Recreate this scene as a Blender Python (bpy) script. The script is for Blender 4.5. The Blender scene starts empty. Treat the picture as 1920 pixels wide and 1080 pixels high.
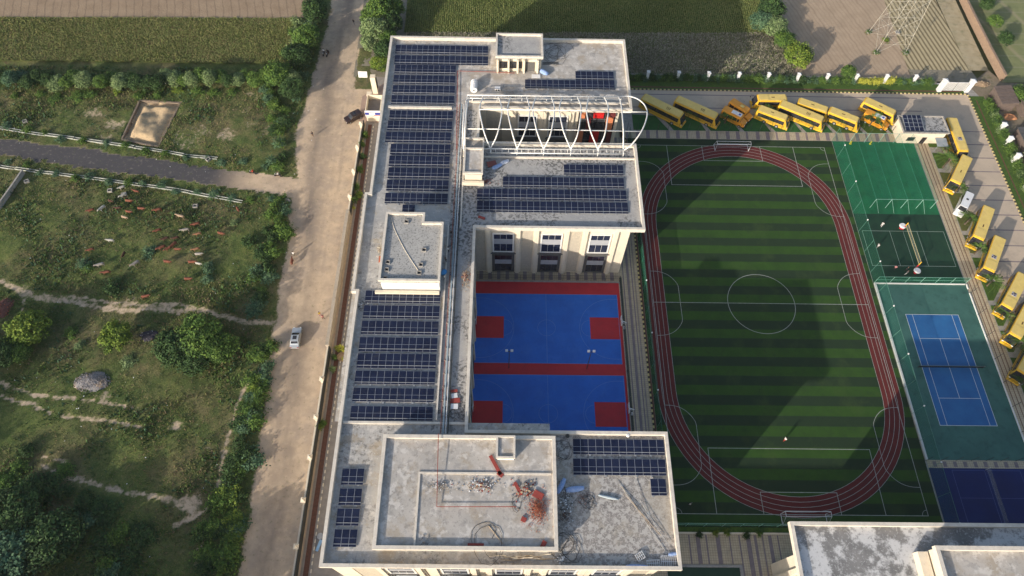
import bpy, bmesh, math, random
import numpy as np
from mathutils import Vector, Matrix

# ------------------------------------------------------------------ scene, camera, light
scene = bpy.context.scene
COL = scene.collection
FPX, PITCH, ROLL, YAW = 1284.114, 1.0561247, 0.0292319, 0.0193204
CAM = np.array([-83.0523, -65.6670, 125.1755])
_cp, _sp, _cy, _sy = math.cos(PITCH), math.sin(PITCH), math.cos(YAW), math.sin(YAW)
FW = np.array([_sy*_cp, _cy*_cp, -_sp])
_r0 = np.array([_cy, -_sy, 0.0]); _u0 = np.cross(_r0, FW)
RT = math.cos(ROLL)*_r0 + math.sin(ROLL)*_u0
UP = -math.sin(ROLL)*_r0 + math.cos(ROLL)*_u0
cam_data = bpy.data.cameras.new('camera')
cam = bpy.data.objects.new('camera', cam_data); COL.objects.link(cam)
cam.matrix_world = Matrix(((RT[0], UP[0], -FW[0], CAM[0]), (RT[1], UP[1], -FW[1], CAM[1]), (RT[2], UP[2], -FW[2], CAM[2]), (0, 0, 0, 1)))
cam_data.sensor_width = 36.0; cam_data.lens = 36.0*FPX/1920.0
cam_data.clip_start = 0.5; cam_data.clip_end = 5000
scene.camera = cam
HAZE = 0.00006

SUN_AZ = math.radians(46.0)      # direction the light travels, from +x towards +y
SUN_EL = math.radians(17.3)
world = bpy.data.worlds.new('World'); scene.world = world; world.use_nodes = True
wn = world.node_tree.nodes; wl = world.node_tree.links
sky = wn.new('ShaderNodeTexSky'); sky.sky_type = 'NISHITA'; sky.sun_disc = False
sky.sun_elevation = SUN_EL; sky.sun_rotation = math.atan2(-math.cos(SUN_AZ), -math.sin(SUN_AZ))
sky.air_density = 1.0; sky.dust_density = 2.5
wl.new(sky.outputs[0], wn['Background'].inputs[0]); wn['Background'].inputs[1].default_value = 0.15
sun_d = bpy.data.lights.new('sun', 'SUN'); sun_d.energy = 4.2; sun_d.angle = math.radians(0.6); sun_d.color = (1.0, 0.90, 0.77)
sun = bpy.data.objects.new('sun', sun_d); COL.objects.link(sun)
_d = Vector((math.cos(SUN_AZ)*math.cos(SUN_EL), math.sin(SUN_AZ)*math.cos(SUN_EL), -math.sin(SUN_EL)))
sun.rotation_euler = _d.to_track_quat('-Z', 'Y').to_euler(); sun.location = (-150, -150, 100)
scene.view_settings.view_transform = 'Standard'; scene.view_settings.look = 'None'
scene.view_settings.exposure = 0.42; scene.view_settings.gamma = 1.0
scene.render.engine = 'CYCLES'
scene.cycles.max_bounces = 5; scene.cycles.diffuse_bounces = 2; scene.cycles.glossy_bounces = 2
scene.cycles.transparent_max_bounces = 12; scene.cycles.use_denoising = True

rnd = random.Random(7)
NR = np.random.RandomState(11)

def at(px, py, z=0.0):
    """the world point at height z that the survey photograph shows at pixel (px, py) of 1920 x 1080"""
    d = RT*(px-960)/FPX - UP*(py-540)/FPX + FW
    p = CAM + d*(z-CAM[2])/d[2]
    return (float(p[0]), float(p[1]), float(z))

# ------------------------------------------------------------------ materials
MATS = {}
def mat(name, col, col2=None, scale=1.0, lo=0.35, hi=0.65, rough=0.85, bump=0.0, bscale=None, layers=(), metal=0.0, spec=0.3,
        detail=5.0, stripes=None, alpha=1.0, emit=None):
    """procedural surface: noise between col and col2, optional layers (colour, scale, lo, hi, amount[, mask scale, mask lo, mask hi])
    and stripes (axis, period, offset, duty, colour) in world metres"""
    if name in MATS: return MATS[name]
    m = bpy.data.materials.new(name); m.use_nodes = True; nt = m.node_tree; N = nt.nodes; L = nt.links
    b = N['Principled BSDF']; b.inputs['Roughness'].default_value = rough; b.inputs['Metallic'].default_value = metal
    b.inputs['Specular IOR Level'].default_value = spec
    geo = N.new('ShaderNodeNewGeometry')
    def noise(s, det=detail, rg=0.6):
        n = N.new('ShaderNodeTexNoise'); n.inputs['Scale'].default_value = s; n.inputs['Detail'].default_value = det
        n.inputs['Roughness'].default_value = rg; L.new(geo.outputs['Position'], n.inputs['Vector']); return n.outputs[0]
    def ramp(x, a, c):
        r = N.new('ShaderNodeMapRange'); r.inputs['From Min'].default_value = a; r.inputs['From Max'].default_value = c
        r.clamp = True; L.new(x, r.inputs['Value']); return r.outputs[0]
    def mul(x, y):
        r = N.new('ShaderNodeMath'); r.operation = 'MULTIPLY'; L.new(x, r.inputs[0])
        if isinstance(y, float): r.inputs[1].default_value = y
        else: L.new(y, r.inputs[1])
        return r.outputs[0]
    def mix(fac, a, c):
        r = N.new('ShaderNodeMix'); r.data_type = 'RGBA'; L.new(fac, r.inputs[0])
        for k, v in ((6, a), (7, c)):
            if isinstance(v, tuple): r.inputs[k].default_value = (*v[:3], 1)
            else: L.new(v, r.inputs[k])
        return r.outputs[2]
    c2 = col2 or tuple(min(1, x*0.9) for x in col)
    cur = mix(ramp(noise(scale), lo, hi), col, c2)
    if stripes:
        for (ax, per, off, duty, sc, soft) in stripes:
            sx = N.new('ShaderNodeSeparateXYZ'); L.new(geo.outputs['Position'], sx.inputs[0])
            if isinstance(ax, tuple):
                a1 = mul(sx.outputs[0], float(ax[0])); a2 = mul(sx.outputs[1], float(ax[1]))
                ad = N.new('ShaderNodeMath'); ad.operation = 'ADD'; L.new(a1, ad.inputs[0]); L.new(a2, ad.inputs[1]); v = ad.outputs[0]
            else: v = sx.outputs[ax]
            if soft > 0:   # slight wobble of the rows
                wn_ = mul(noise(0.25, 3), float(soft)); ad = N.new('ShaderNodeMath'); ad.operation = 'ADD'; L.new(v, ad.inputs[0]); L.new(wn_, ad.inputs[1]); v = ad.outputs[0]
            ad = N.new('ShaderNodeMath'); ad.operation = 'SUBTRACT'; L.new(v, ad.inputs[0]); ad.inputs[1].default_value = off
            dv = mul(ad.outputs[0], 1.0/per)
            fr = N.new('ShaderNodeMath'); fr.operation = 'FRACT'; L.new(dv, fr.inputs[0])
            ce = N.new('ShaderNodeMath'); ce.operation = 'SUBTRACT'; L.new(fr.outputs[0], ce.inputs[0]); ce.inputs[1].default_value = 0.5
            ab = N.new('ShaderNodeMath'); ab.operation = 'ABSOLUTE'; L.new(ce.outputs[0], ab.inputs[0])
            w = 0.02 if soft == 0 else 0.12
            f = ramp(ab.outputs[0], 0.5-duty/2-w/2, 0.5-duty/2+w/2)
            if len(sc) == 4: f = mul(f, float(sc[3]))
            cur = mix(f, cur, tuple(sc[:3]))
    for ly in layers:
        c, s, a, h, amt = ly[:5]
        f = mul(ramp(noise(s, 8.0, 0.65), a, h), float(amt))
        if len(ly) > 5: f = mul(f, ramp(noise(ly[5], 3.0), ly[6], ly[7]))
        cur = mix(f, cur, tuple(c))
    L.new(cur, b.inputs['Base Color'])
    if bump > 0:
        bp = N.new('ShaderNodeBump'); bp.inputs['Strength'].default_value = 1.0; bp.inputs['Distance'].default_value = bump
        L.new(noise(bscale or scale*3, 8.0), bp.inputs['Height']); L.new(bp.outputs[0], b.inputs['Normal'])
    if alpha < 1: b.inputs['Alpha'].default_value = alpha
    if emit: b.inputs['Emission Color'].default_value = (*emit, 1); b.inputs['Emission Strength'].default_value = 1
    MATS[name] = m
    return m

CREAM = mat('cream_paint', (.74, .66, .52), (.67, .59, .47), 0.8, layers=[((.36, .31, .25), 2.5, .58, .75, .5)])
PARAPET = mat('parapet_paint', (.70, .64, .55), (.60, .55, .48), 1.2, layers=[((.22, .21, .2), 3.0, .58, .72, .6), ((.35, .3, .24), .7, .5, .7, .35)])
WHITEP = mat('white_paint', (.78, .77, .74), (.7, .69, .66), 1.5, rough=.5)
WALLTEX = mat('textured_wall_panel', (.54, .48, .38), (.46, .41, .33), 2.2, bump=.03, bscale=6, layers=[((.3, .27, .22), 5, .5, .6, .5)])
DARKFR = mat('dark_stone_surround', (.13, .125, .12), (.1, .1, .1), 2)
GLASS = mat('window_glass', (.012, .016, .03), (.03, .035, .055), .35, rough=.12, spec=.5)
SPAND = mat('spandrel_grey', (.42, .43, .45), (.36, .37, .4), 1.5, rough=.5)
ROOF_A = mat('roof_screed', (.45, .43, .40), (.34, .335, .325), .22, rough=.9, bump=.02, bscale=3, layers=[
    ((.14,.135,.13), 1.7, .50, .60, .8, .13, .46, .56), ((.60,.57,.53), .8, .53, .62, .7), ((.34, .28, .20), .35, .52, .64, .65), ((.2,.2,.2), 5, .56, .64, .5), ((.55,.54,.52), 2.4, .6, .66, .6)])
ROOF_B = mat('roof_screed_mottled', (.27, .25, .235), (.20, .185, .175), .3, rough=.9, bump=.02, bscale=3, layers=[
    ((.48, .46, .43), 1.3, .49, .54, .85), ((.5, .47, .43), 4.2, .52, .56, .6), ((.40,.36,.30), .2, .5, .6, .6), ((.1, .1, .1), 1.2, .6, .68, .6)])
ROOF_C = mat('roof_screed_pale', (.49, .455, .415), (.40, .375, .345), .2, rough=.9, bump=.015, bscale=3, layers=[
    ((.2,.195,.185), 1.3, .53, .62, .6, .11, .46, .58), ((.36, .30, .225), .33, .50, .62, .65), ((.24, .23, .22), .9, .57, .63, .5), ((.62,.59,.55), .7, .53, .6, .7), ((.16,.15,.14), 4.5, .60, .66, .6), ((.27,.26,.25), .6, .56, .62, .45)])
ROOF_D = mat('roof_screed_patchy', (.17, .17, .17), (.25, .245, .24), .18, rough=.9, bump=.02, bscale=3, layers=[
    ((.62, .62, .62), .22, .46, .52, .85), ((.16, .16, .16), 1.7, .52, .6, .6), ((.5, .5, .5), 2.6, .56, .62, .6)])
ROOF_E = mat('roof_screed_streaked', (.40, .39, .375), (.32, .315, .31), .4, rough=.9, bump=.02, bscale=3, layers=[
    ((.09,.09,.088), 1.9, .49, .56, .85, .1, .44, .52), ((.58, .57, .55), 2.2, .58, .66, .5), ((.1, .1, .1), 5, .56, .62, .4)])
CELL = mat('solar_cells', (.007, .011, .032), (.013, .019, .048), .35, rough=.28, spec=.28, layers=[((.05, .05, .055), .8, .58, .72, .5)])
ALU = mat('aluminium_frame', (.40, .42, .45), None, rough=.4, metal=.3)
GALV = mat('galvanised_steel', (.42, .43, .44), (.33, .34, .35), 3, rough=.5, metal=.4)
RUSTRED = mat('red_oxide_paint', (.30, .05, .035), (.2, .045, .03), 2)
BRICK = mat('broken_red_brick', (.42, .13, .07), (.30, .1, .06), 4)
BLUEBAG = mat('blue_plastic_sheet', (.20, .33, .62), (.36, .46, .68), 3, rough=.5)
BLACKP = mat('black_rubber', (.02, .02, .022), None, rough=.6)
CONC = mat('concrete', (.36, .34, .31), (.28, .265, .245), 1.0, bump=.01, layers=[((.16, .15, .14), 2, .55, .68, .6)])
WOOD = mat('scrap_wood', (.46, .36, .25), (.36, .27, .18), 3)
PIPEBLUE = mat('insulated_pipe', (.33, .40, .45), (.22, .28, .33), 2, rough=.5)
# sports surfaces
TURF = mat('pitch_turf', (.030, .080, .010), (.022, .062, .009), .35, rough=.95, bump=.02, bscale=20,
           stripes=[(1, 4.066, 37.77, .5, (.012, .026, .015, .82), 0)], layers=[((.02, .04, .02), 2, .5, .7, .25), ((.05, .085, .02), .16, .52, .66, .35), ((.016, .034, .014), .5, .54, .68, .4)])
TRACKM = mat('running_track', (.13, .019, .017), (.10, .016, .015), .5, rough=.9, bump=.005, bscale=30)
LINE = mat('line_paint', (.40, .41, .38), (.28, .30, .27), 1.5)
LINEG = mat('line_paint_faint', (.20, .30, .24), None)
LINEB = mat('line_paint_blue_court', (.16, .28, .58), None)
BCOURT = mat('court_acrylic_blue', (.022, .145, .56), (.018, .12, .48), .25, rough=.75, layers=[((.05, .17, .55), .4, .5, .7, .45), ((.015, .07, .30), 1.5, .56, .7, .35), ((.07, .18, .5), 6, .62, .7, .35)])
RCOURT = mat('court_acrylic_red', (.48, .030, .040), (.41, .024, .034), .3, rough=.75, layers=[((.30, .03, .04), .7, .52, .68, .5), ((.48, .08, .08), 5, .6, .7, .35)])
TGREEN = mat('tennis_surround_green', (.055, .150, .125), (.042, .12, .10), .25, rough=.85, layers=[((.015, .05, .045), .6, .52, .7, .5), ((.06, .14, .12), .4, .6, .75, .4)])
TBLUE = mat('tennis_court_blue', (.026, .14, .34), (.020, .11, .29), .3, rough=.8, layers=[((.05, .15, .36), .5, .6, .72, .4)])
NAVY = mat('court_navy', (.006, .020, .115), (.005, .015, .09), .3, rough=.8)
NETGREEN = mat('practice_turf_green', (.012, .15, .06), (.01, .11, .045), .3, rough=.9, layers=[((.01, .07, .035), .8, .5, .7, .4)])
DGREEN = mat('volleyball_turf_dark', (.010, .040, .024), (.014, .052, .028), .4, rough=.9)
MINT = mat('faint_green_line', (.05, .30, .18), None)
# ground
PAVE = mat('cream_pavers', (.54, .45, .31), (.46, .38, .26), 1.2, rough=.85, stripes=[(0, .42, 0, .1, (.25, .2, .14), 0), (1, .42, 0, .1, (.25, .2, .14), 0)],
           layers=[((.2, .17, .14), .4, .55, .7, .4)])
PURPLE = mat('mauve_pavers', (.24,.195,.20), (.19,.155,.16), 1.2, rough=.85)
GREYP = mat('grey_pavers', (.30, .27, .24), (.24, .215, .195), 1.0, rough=.85)
BUSPAVE = mat('bus_yard_pavers', (.55, .44, .33), (.47, .38, .29), .15, rough=.85, bump=.004, bscale=12,
              layers=[((.32, .27, .225), .35, .52, .7, .5), ((.12, .11, .1), 1.4, .64, .7, .6), ((.48, .4, .3), 7, .5, .6, .35)])
LAWN = mat('lawn', (.075, .13, .018), (.05, .10, .018), .8, rough=.95, bump=.05, bscale=9, layers=[((.03, .07, .015), 3, .45, .6, .6), ((.14, .15, .04), .6, .6, .72, .4)])
LAWNS = mat('lawn_shade_green', (.03, .12, .03), (.022, .09, .025), .8, rough=.95, bump=.04, bscale=9, layers=[((.02, .06, .02), 3, .5, .65, .5)])  # turf green with the school's shade mixed into the colour, for the shaded beds
LAWND = mat('lawn_dry', (.10, .11, .03), (.07, .09, .025), .8, rough=.95, bump=.05, bscale=9, layers=[((.16, .13, .06), 1.2, .5, .65, .5)])
KERBY = mat('kerb_yellow', (.60, .50, .22), None)
KERBK = mat('kerb_black', (.05, .045, .04), None)
REDSOIL = mat('red_planting_soil', (.15, .065, .045), (.10, .05, .035), 2)
GREENNET_C = (.015, .12, .07)
def net_mat(name, col, a):
    m = mat(name, col, None, rough=.8, alpha=a); return m
NET = net_mat('green_netting', (.012, .12, .07), .5)
NETD = net_mat('fine_white_netting', (.6, .6, .6), .10)
ROADM = mat('dusty_road', (.33, .245, .165), (.25, .20, .15), .10, lo=.4, hi=.6, rough=.95, bump=.03, bscale=4, layers=[
    ((.19, .165, .145), .12, .48, .6, .55), ((.42, .31, .2), .5, .55, .7, .5), ((.17, .13, .09), 2.2, .6, .7, .45)])
ASPH = mat('old_asphalt', (.055, .055, .06), (.075, .072, .075), .6, rough=.95, bump=.02, bscale=6, layers=[((.2, .17, .14), .9, .58, .7, .55), ((.26, .23, .19), .15, .58, .72, .5), ((.3, .28, .25), 6, .68, .72, .6)])
CROP = mat('crop_green', (.20, .24, .065), (.15, .20, .055), .9, rough=1, bump=.25, bscale=3.2, layers=[((.035, .055, .014), 3.2, .48, .62, .7), ((.17, .15, .04), 1.6, .52, .66, .5), ((.13, .10, .05), .08, .55, .7, .3)],
           stripes=[((1.0, 0.12), 21.0, 3.0, .05, (.03, .045, .012, .7), .8)])
CROP2 = mat('crop_green_dark', (.13, .18, .045), (.09, .135, .035), .7, rough=1, bump=.2, bscale=3, layers=[((.025, .045, .013), 3.0, .48, .62, .7), ((.13, .13, .04), .1, .5, .65, .4)],
           stripes=[((1.0, 0.03), 1.5, 0, .16, (.11, .12, .04, .35), .5)])
PLOW = mat('ploughed_soil', (.33, .245, .165), (.27, .195, .13), .3, rough=1, bump=.10, bscale=2.6, stripes=[((.97, .25), 2.1, 0, .14, (.15, .11, .08, .55), .9)],
           layers=[((.32, .24, .17), 2, .5, .65, .5)])
PLOW2 = mat('ploughed_soil_pink', (.44, .335, .235), (.37, .28, .195), .3, rough=1, bump=.05, bscale=2.6, stripes=[((.96, .28), 4.6, 0, .05, (.15, .10, .065, .35), 1.6), ((.96, .28), 1.15, 0, .3, (.28, .20, .14, .35), 1.6)],
           layers=[((.35, .25, .17), 2, .5, .65, .4)])
FALLOW = mat('fallow_ground', (.27, .24, .18), (.20, .18, .135), .25, rough=1, bump=.12, bscale=3, layers=[((.25, .225, .18), 2.4, .52, .62, .7), ((.06, .08, .03), .5, .55, .7, .6)])
SEEDBED = mat('seedbed_rows', (.46, .385, .235), (.40, .335, .205), .6, rough=1, bump=.03, stripes=[((.985, .17), 1.18, 0, .42, (.14, .11, .06, .85), .25)])
STRIPF = mat('dry_field', (.42, .35, .23), (.35, .29, .18), .5, rough=1, bump=.04, stripes=[(1, 3.2, 0, .08, (.38, .33, .23, .8), .5)], layers=[((.12, .13, .05), .4, .5, .68, .6)])
PLOTS = mat('vegetable_plots', (.21, .22, .10), (.17, .19, .085), .5, rough=1, bump=.04, stripes=[(1, 4.3, 0, .06, (.27, .26, .16, .8), .2), ((.93, .37), 10.5, 3, .06, (.33, .28, .18, .8), .2)])
FARM = mat('distant_farmland', (.11, .13, .04), (.2, .16, .1), .02, rough=1)
SOILW = mat('bare_farm_track', (.24, .195, .14), (.19, .155, .11), .4, rough=1, bump=.03, layers=[((.09, .10, .04), .7, .5, .62, .6)])
MUD = mat('mud_hut_roof', (.15, .115, .10), (.11, .085, .075), 1.5, rough=1, bump=.05)
SAND = mat('pale_sand', (.50, .38, .23), (.40, .30, .19), .8, rough=1, bump=.08, bscale=3, layers=[((.15, .13, .1), 1.3, .55, .68, .5)])
# foliage
def leafm(n, a, b): return mat(n, a, b, 1.5, rough=.75, spec=.25)
LEAF = {
 'green': [leafm('leaf_mid', (0.080, 0.152, 0.026), (0.058, 0.123, 0.022)), leafm('leaf_light', (0.138, 0.217, 0.041), (0.109, 0.189, 0.032)), leafm('leaf_dark', (0.032, 0.072, 0.017), (0.043, 0.087, 0.020))],
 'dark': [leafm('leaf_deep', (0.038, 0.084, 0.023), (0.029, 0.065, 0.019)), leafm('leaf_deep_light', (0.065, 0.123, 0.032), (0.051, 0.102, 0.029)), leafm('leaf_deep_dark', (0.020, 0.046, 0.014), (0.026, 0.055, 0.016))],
 'lime': [leafm('leaf_lime', (0.145, 0.217, 0.026), (0.116, 0.181, 0.023)), leafm('leaf_lime_light', (0.217, 0.275, 0.043), (0.174, 0.239, 0.032)), leafm('leaf_lime_dark', (0.058, 0.109, 0.017), (0.072, 0.123, 0.020))],
 'pale': [leafm('leaf_pale', (0.174, 0.246, 0.102), (0.138, 0.210, 0.080)), leafm('leaf_pale_light', (0.246, 0.319, 0.138), (0.203, 0.275, 0.116)), leafm('leaf_pale_dark', (0.072, 0.123, 0.043), (0.094, 0.145, 0.051))],
 'blue': [leafm('leaf_bluish', (0.072, 0.152, 0.080), (0.058, 0.123, 0.065)), leafm('leaf_bluish_light', (0.135, 0.22, 0.10), (0.102, 0.181, 0.102)), leafm('leaf_bluish_dark', (0.029, 0.072, 0.038), (0.039, 0.084, 0.043))],
 'gold': [leafm('leaf_gold', (0.435, 0.435, 0.058), (0.348, 0.377, 0.051)), leafm('leaf_gold_light', (0.609, 0.580, 0.102), (0.522, 0.507, 0.072)), leafm('leaf_gold_dark', (0.145, 0.189, 0.029), (0.174, 0.203, 0.029))],
}
BARK = mat('bark', (.13, .10, .075), (.09, .07, .05), 4, rough=1)
# vehicles
BUSY = mat('bus_yellow', (.72, .43, .03), (.66, .39, .028), .8, rough=.35, spec=.5, layers=[((.60, .40, .1), 1.1, .5, .7, .45)])
BUSROOF = mat('bus_roof_yellow_dusty', (.72, .54, .17), (.66, .49, .14), .9, rough=.5, layers=[((.60, .42, .16), 1.3, .5, .66, .55)])
BUSO = mat('minibus_orange', (.72, .30, .02), (.64, .27, .02), .9, rough=.35, spec=.5)
TINT = mat('tinted_glass', (.012, .013, .018), (.05, .05, .055), .9, rough=.12, spec=.6)
TYRE = mat('tyre_rubber', (.02, .02, .02), None, rough=.9)
VWHITE = mat('vehicle_white', (.74, .74, .74), None, rough=.35, spec=.5)
VSILVER = mat('vehicle_silver', (.48, .52, .56), None, rough=.3, metal=.4)
VDARK = mat('vehicle_dark', (.035, .022, .022), None, rough=.3, spec=.5)
LAMPW = mat('lamp_lens', (.8, .8, .75), None, rough=.2)
TAILR = mat('tail_lamp_red', (.45, .02, .02), None, rough=.3)

# ------------------------------------------------------------------ object helpers
class MB:
    def __init__(s): s.v = []; s.f = []; s.m = []; s.k = 0
    def mi(s, i): s.k = i; return s
    def add(s, vs, fs):
        o = len(s.v); s.v += [tuple(map(float, p)) for p in vs]; s.f += [tuple(i+o for i in f) for f in fs]; s.m += [s.k]*len(fs); return s
    def box(s, x0, y0, z0, x1, y1, z1):
        x0, x1 = min(x0, x1), max(x0, x1); y0, y1 = min(y0, y1), max(y0, y1)
        return s.add([(x0,y0,z0),(x1,y0,z0),(x1,y1,z0),(x0,y1,z0),(x0,y0,z1),(x1,y0,z1),(x1,y1,z1),(x0,y1,z1)],
                     [(0,3,2,1),(4,5,6,7),(0,1,5,4),(1,2,6,5),(2,3,7,6),(3,0,4,7)])
    def obox(s, c, l, w, h, rz=0.0, rx=0.0, ry=0.0):
        M = Matrix.Rotation(rz, 3, 'Z') @ Matrix.Rotation(ry, 3, 'Y') @ Matrix.Rotation(rx, 3, 'X')
        vs = [M @ Vector((a*l/2, b*w/2, d*h/2)) + Vector(c) for d in (-1, 1) for a, b in ((-1,-1),(1,-1),(1,1),(-1,1))]
        return s.add(vs, [(0,3,2,1),(4,5,6,7),(0,1,5,4),(1,2,6,5),(2,3,7,6),(3,0,4,7)])
    def tube(s, pts, r, n=6, r2=None, cap=True):
        pts = [Vector(p) for p in pts]; R = len(pts); rings = []
        for i, p in enumerate(pts):
            t = (pts[min(i+1, R-1)] - pts[max(i-1, 0)]).normalized()
            a = t.cross(Vector((0, 0, 1)))
            if a.length < 1e-3: a = t.cross(Vector((1, 0, 0)))
            a.normalize(); b = t.cross(a).normalized()
            rr = r if r2 is None else r + (r2-r)*i/(R-1)
            rings.append([p + (a*math.cos(q) + b*math.sin(q))*rr for q in [2*math.pi*k/n for k in range(n)]])
        vs = [v for g in rings for v in g]; fs = []
        for i in range(R-1):
            for k in range(n):
                fs.append((i*n+k, i*n+(k+1) % n, (i+1)*n+(k+1) % n, (i+1)*n+k))
        if cap: fs += [tuple(range(n))[::-1], tuple((R-1)*n+k for k in range(n))]
        return s.add(vs, fs)
    def cyl(s, x, y, z0, z1, r, n=12, r2=None): return s.tube([(x, y, z0), (x, y, z1)], r, n, r2)
    def poly(s, pts, z=None):
        return s.add([(p[0], p[1], p[2] if z is None else z) for p in pts], [tuple(range(len(pts)))])
    def prism(s, pts, z0, z1):
        n = len(pts)
        return s.add([(p[0], p[1], z0) for p in pts] + [(p[0], p[1], z1) for p in pts],
                     [tuple(range(n))[::-1], tuple(range(n, 2*n))] + [(i, (i+1) % n, (i+1) % n+n, i+n) for i in range(n)])
    def ribbon(s, pts, w, z, closed=False):
        P = [Vector((p[0], p[1])) for p in pts]; n = len(P); L = []; Rr = []
        for i in range(n):
            a = P[i-1] if (closed or i > 0) else P[i]; b = P[(i+1) % n] if (closed or i < n-1) else P[i]
            d1 = (P[i]-a); d2 = (b-P[i])
            d1 = d1.normalized() if d1.length > 1e-6 else d2.normalized(); d2 = d2.normalized() if d2.length > 1e-6 else d1
            t = (d1+d2).normalized(); nn = Vector((-t.y, t.x)); k = 1/max(.5, nn.dot(Vector((-d1.y, d1.x))))
            L.append(P[i]+nn*w/2*k); Rr.append(P[i]-nn*w/2*k)
        vs = [(q.x, q.y, z) for q in L] + [(q.x, q.y, z) for q in Rr]
        m = n if closed else n-1
        return s.add(vs, [(i+n, (i+1) % n+n, (i+1) % n, i) for i in range(m)])
    def ring(s, pts, t, z0, z1):
        """wall of thickness t inside a closed counter-clockwise outline"""
        P = [Vector((p[0], p[1])) for p in pts]; n = len(P); I = []
        for i in range(n):
            d1 = (P[i]-P[i-1]).normalized(); d2 = (P[(i+1) % n]-P[i]).normalized()
            n1 = Vector((-d1.y, d1.x)); n2 = Vector((-d2.y, d2.x)); b = (n1+n2).normalized()
            I.append(P[i]+b*t/max(.3, b.dot(n1)))
        vs = [(p.x, p.y, z0) for p in P]+[(p.x, p.y, z1) for p in P]+[(p.x, p.y, z0) for p in I]+[(p.x, p.y, z1) for p in I]
        fs = []
        for i in range(n):
            j = (i+1) % n
            fs += [(i, j, n+j, n+i), (n+i, n+j, 3*n+j, 3*n+i), (2*n+j, 2*n+i, 3*n+i, 3*n+j), (j, i, 2*n+i, 2*n+j)]
        return s.add(vs, fs)
    def mesh(s, name, mats, smooth=False):
        me = bpy.data.meshes.new(name); me.from_pydata(s.v, [], s.f)
        for m in (mats if isinstance(mats, (list, tuple)) else [mats]): me.materials.append(m)
        me.polygons.foreach_set('material_index', s.m)
        if smooth: me.polygons.foreach_set('use_smooth', [True]*len(s.f))
        me.update(); return me
    def build(s, name, mats, parent=None, loc=None, rz=0.0, smooth=False):
        o = bpy.data.objects.new(name, s.mesh(name, mats, smooth)); COL.objects.link(o)
        if parent: o.parent = parent
        if loc is not None: o.location = loc
        o.rotation_euler = (0, 0, rz); return o

def tag(o, label=None, cat=None, group=None, kind=None):
    if label: o['label'] = label
    if cat: o['category'] = cat
    if group: o['group'] = group
    if kind: o['kind'] = kind
    return o
def empty(name, loc=(0, 0, 0), rz=0.0):
    o = bpy.data.objects.new(name, None); COL.objects.link(o); o.location = loc; o.rotation_euler = (0, 0, rz); o.empty_display_size = .3; return o
def kids(o): return [c for c in ALLKIDS.get(o.name, [])]
ALLKIDS = {}
def copy_tree(o, parent=None):
    c = o.copy(); COL.objects.link(c); c.parent = parent
    for ch in list(o.children): copy_tree(ch, c)
    return c
def struct(o): o['kind'] = 'structure'; return o
ORD = ['first','second','third','fourth','fifth','sixth','seventh','eighth','ninth','tenth','eleventh','twelfth','thirteenth','fourteenth','fifteenth',
       'sixteenth','seventeenth','eighteenth','nineteenth','twentieth','twenty-first','twenty-second','twenty-third','twenty-fourth','twenty-fifth','twenty-sixth','twenty-seventh','twenty-eighth','twenty-ninth','thirtieth','thirty-first','thirty-second','thirty-third','thirty-fourth','thirty-fifth','thirty-sixth','thirty-seventh','thirty-eighth','thirty-ninth','fortieth']
NUM = {1:'one',2:'two',3:'three',4:'four',5:'five',6:'six',7:'seven',8:'eight',9:'nine',10:'ten',11:'eleven',12:'twelve',13:'thirteen',14:'fourteen',15:'fifteen',16:'sixteen',17:'seventeen',18:'eighteen',24:'twenty-four',20:'twenty'}

# ------------------------------------------------------------------ wild ground west of the road, one grid split into ground / road / path faces
def vnoise(X, Y, s, seed):
    r = np.random.RandomState(seed); T = r.rand(257, 257)
    x = X/s + 1000.3; y = Y/s + 1000.7; xi = np.floor(x).astype(int); yi = np.floor(y).astype(int); fx = x-xi; fy = y-yi
    fx = fx*fx*(3-2*fx); fy = fy*fy*(3-2*fy); a = xi % 256; b = yi % 256
    return (T[b, a]*(1-fx)+T[b, a+1]*fx)*(1-fy)+(T[b+1, a]*(1-fx)+T[b+1, a+1]*fx)*fy
def fbm(X, Y, s, seed, o=4):
    v = 0; a = .5; t = 0
    for i in range(o): v = v+a*vnoise(X, Y, s/2**i, seed+i); t += a; a *= .55
    return v/t
def pdist(X, Y, pts):
    D = np.full(X.shape, 1e9)
    for (ax, ay), (bx, by) in zip(pts[:-1], pts[1:]):
        dx, dy = bx-ax, by-ay; t = np.clip(((X-ax)*dx+(Y-ay)*dy)/(dx*dx+dy*dy+1e-9), 0, 1)
        D = np.minimum(D, np.hypot(X-ax-t*dx, Y-ay-t*dy))
    return D
def W(pts): return [at(*p)[:2] for p in pts]
def sstep(x, a, b): t = np.clip((x-a)/(b-a), 0, 1); return t*t*(3-2*t)

GX0, GX1, GY0, GY1, GS = -262.0, -115.4, -66.0, 100.0, 0.5
gx = np.arange(GX0, GX1+.01, GS); gy = np.arange(GY0, GY1+.01, GS)
GX, GY = np.meshgrid(gx, gy)
road_l = [(-126.3,-70),(-126.8,-51.4),(-127.7,-35.3),(-128.4,-20),(-129.2,-7.8),(-129.9,5),(-130.2,16.4),(-131.2,24),(-131.4,34),(-133.2,46.9),(-132.6,60),(-131.8,74.2),(-131.0,84),(-131.2,101)]
road_r = [(-118.4,-70),(-118.6,-51),(-118.7,-25),(-118.9,-3),(-119.2,23),(-118.6,34),(-118.4,45),(-118.0,52),(-118.6,58.2),(-121.6,59),(-122.4,68.6),(-122.4,80),(-122.9,101)]
LX = np.interp(GY, [p[1] for p in road_l], [p[0] for p in road_l]) + (fbm(GX, GY, 3.0, 5)-.5)*1.6
RX = np.interp(GY, [p[1] for p in road_r], [p[0] for p in road_r]) + (fbm(GX, GY, 2.0, 9)-.5)*.7
roadm = (GX > LX) & (GX < RX)
edge = np.minimum(GX-LX, RX-GX)
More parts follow.
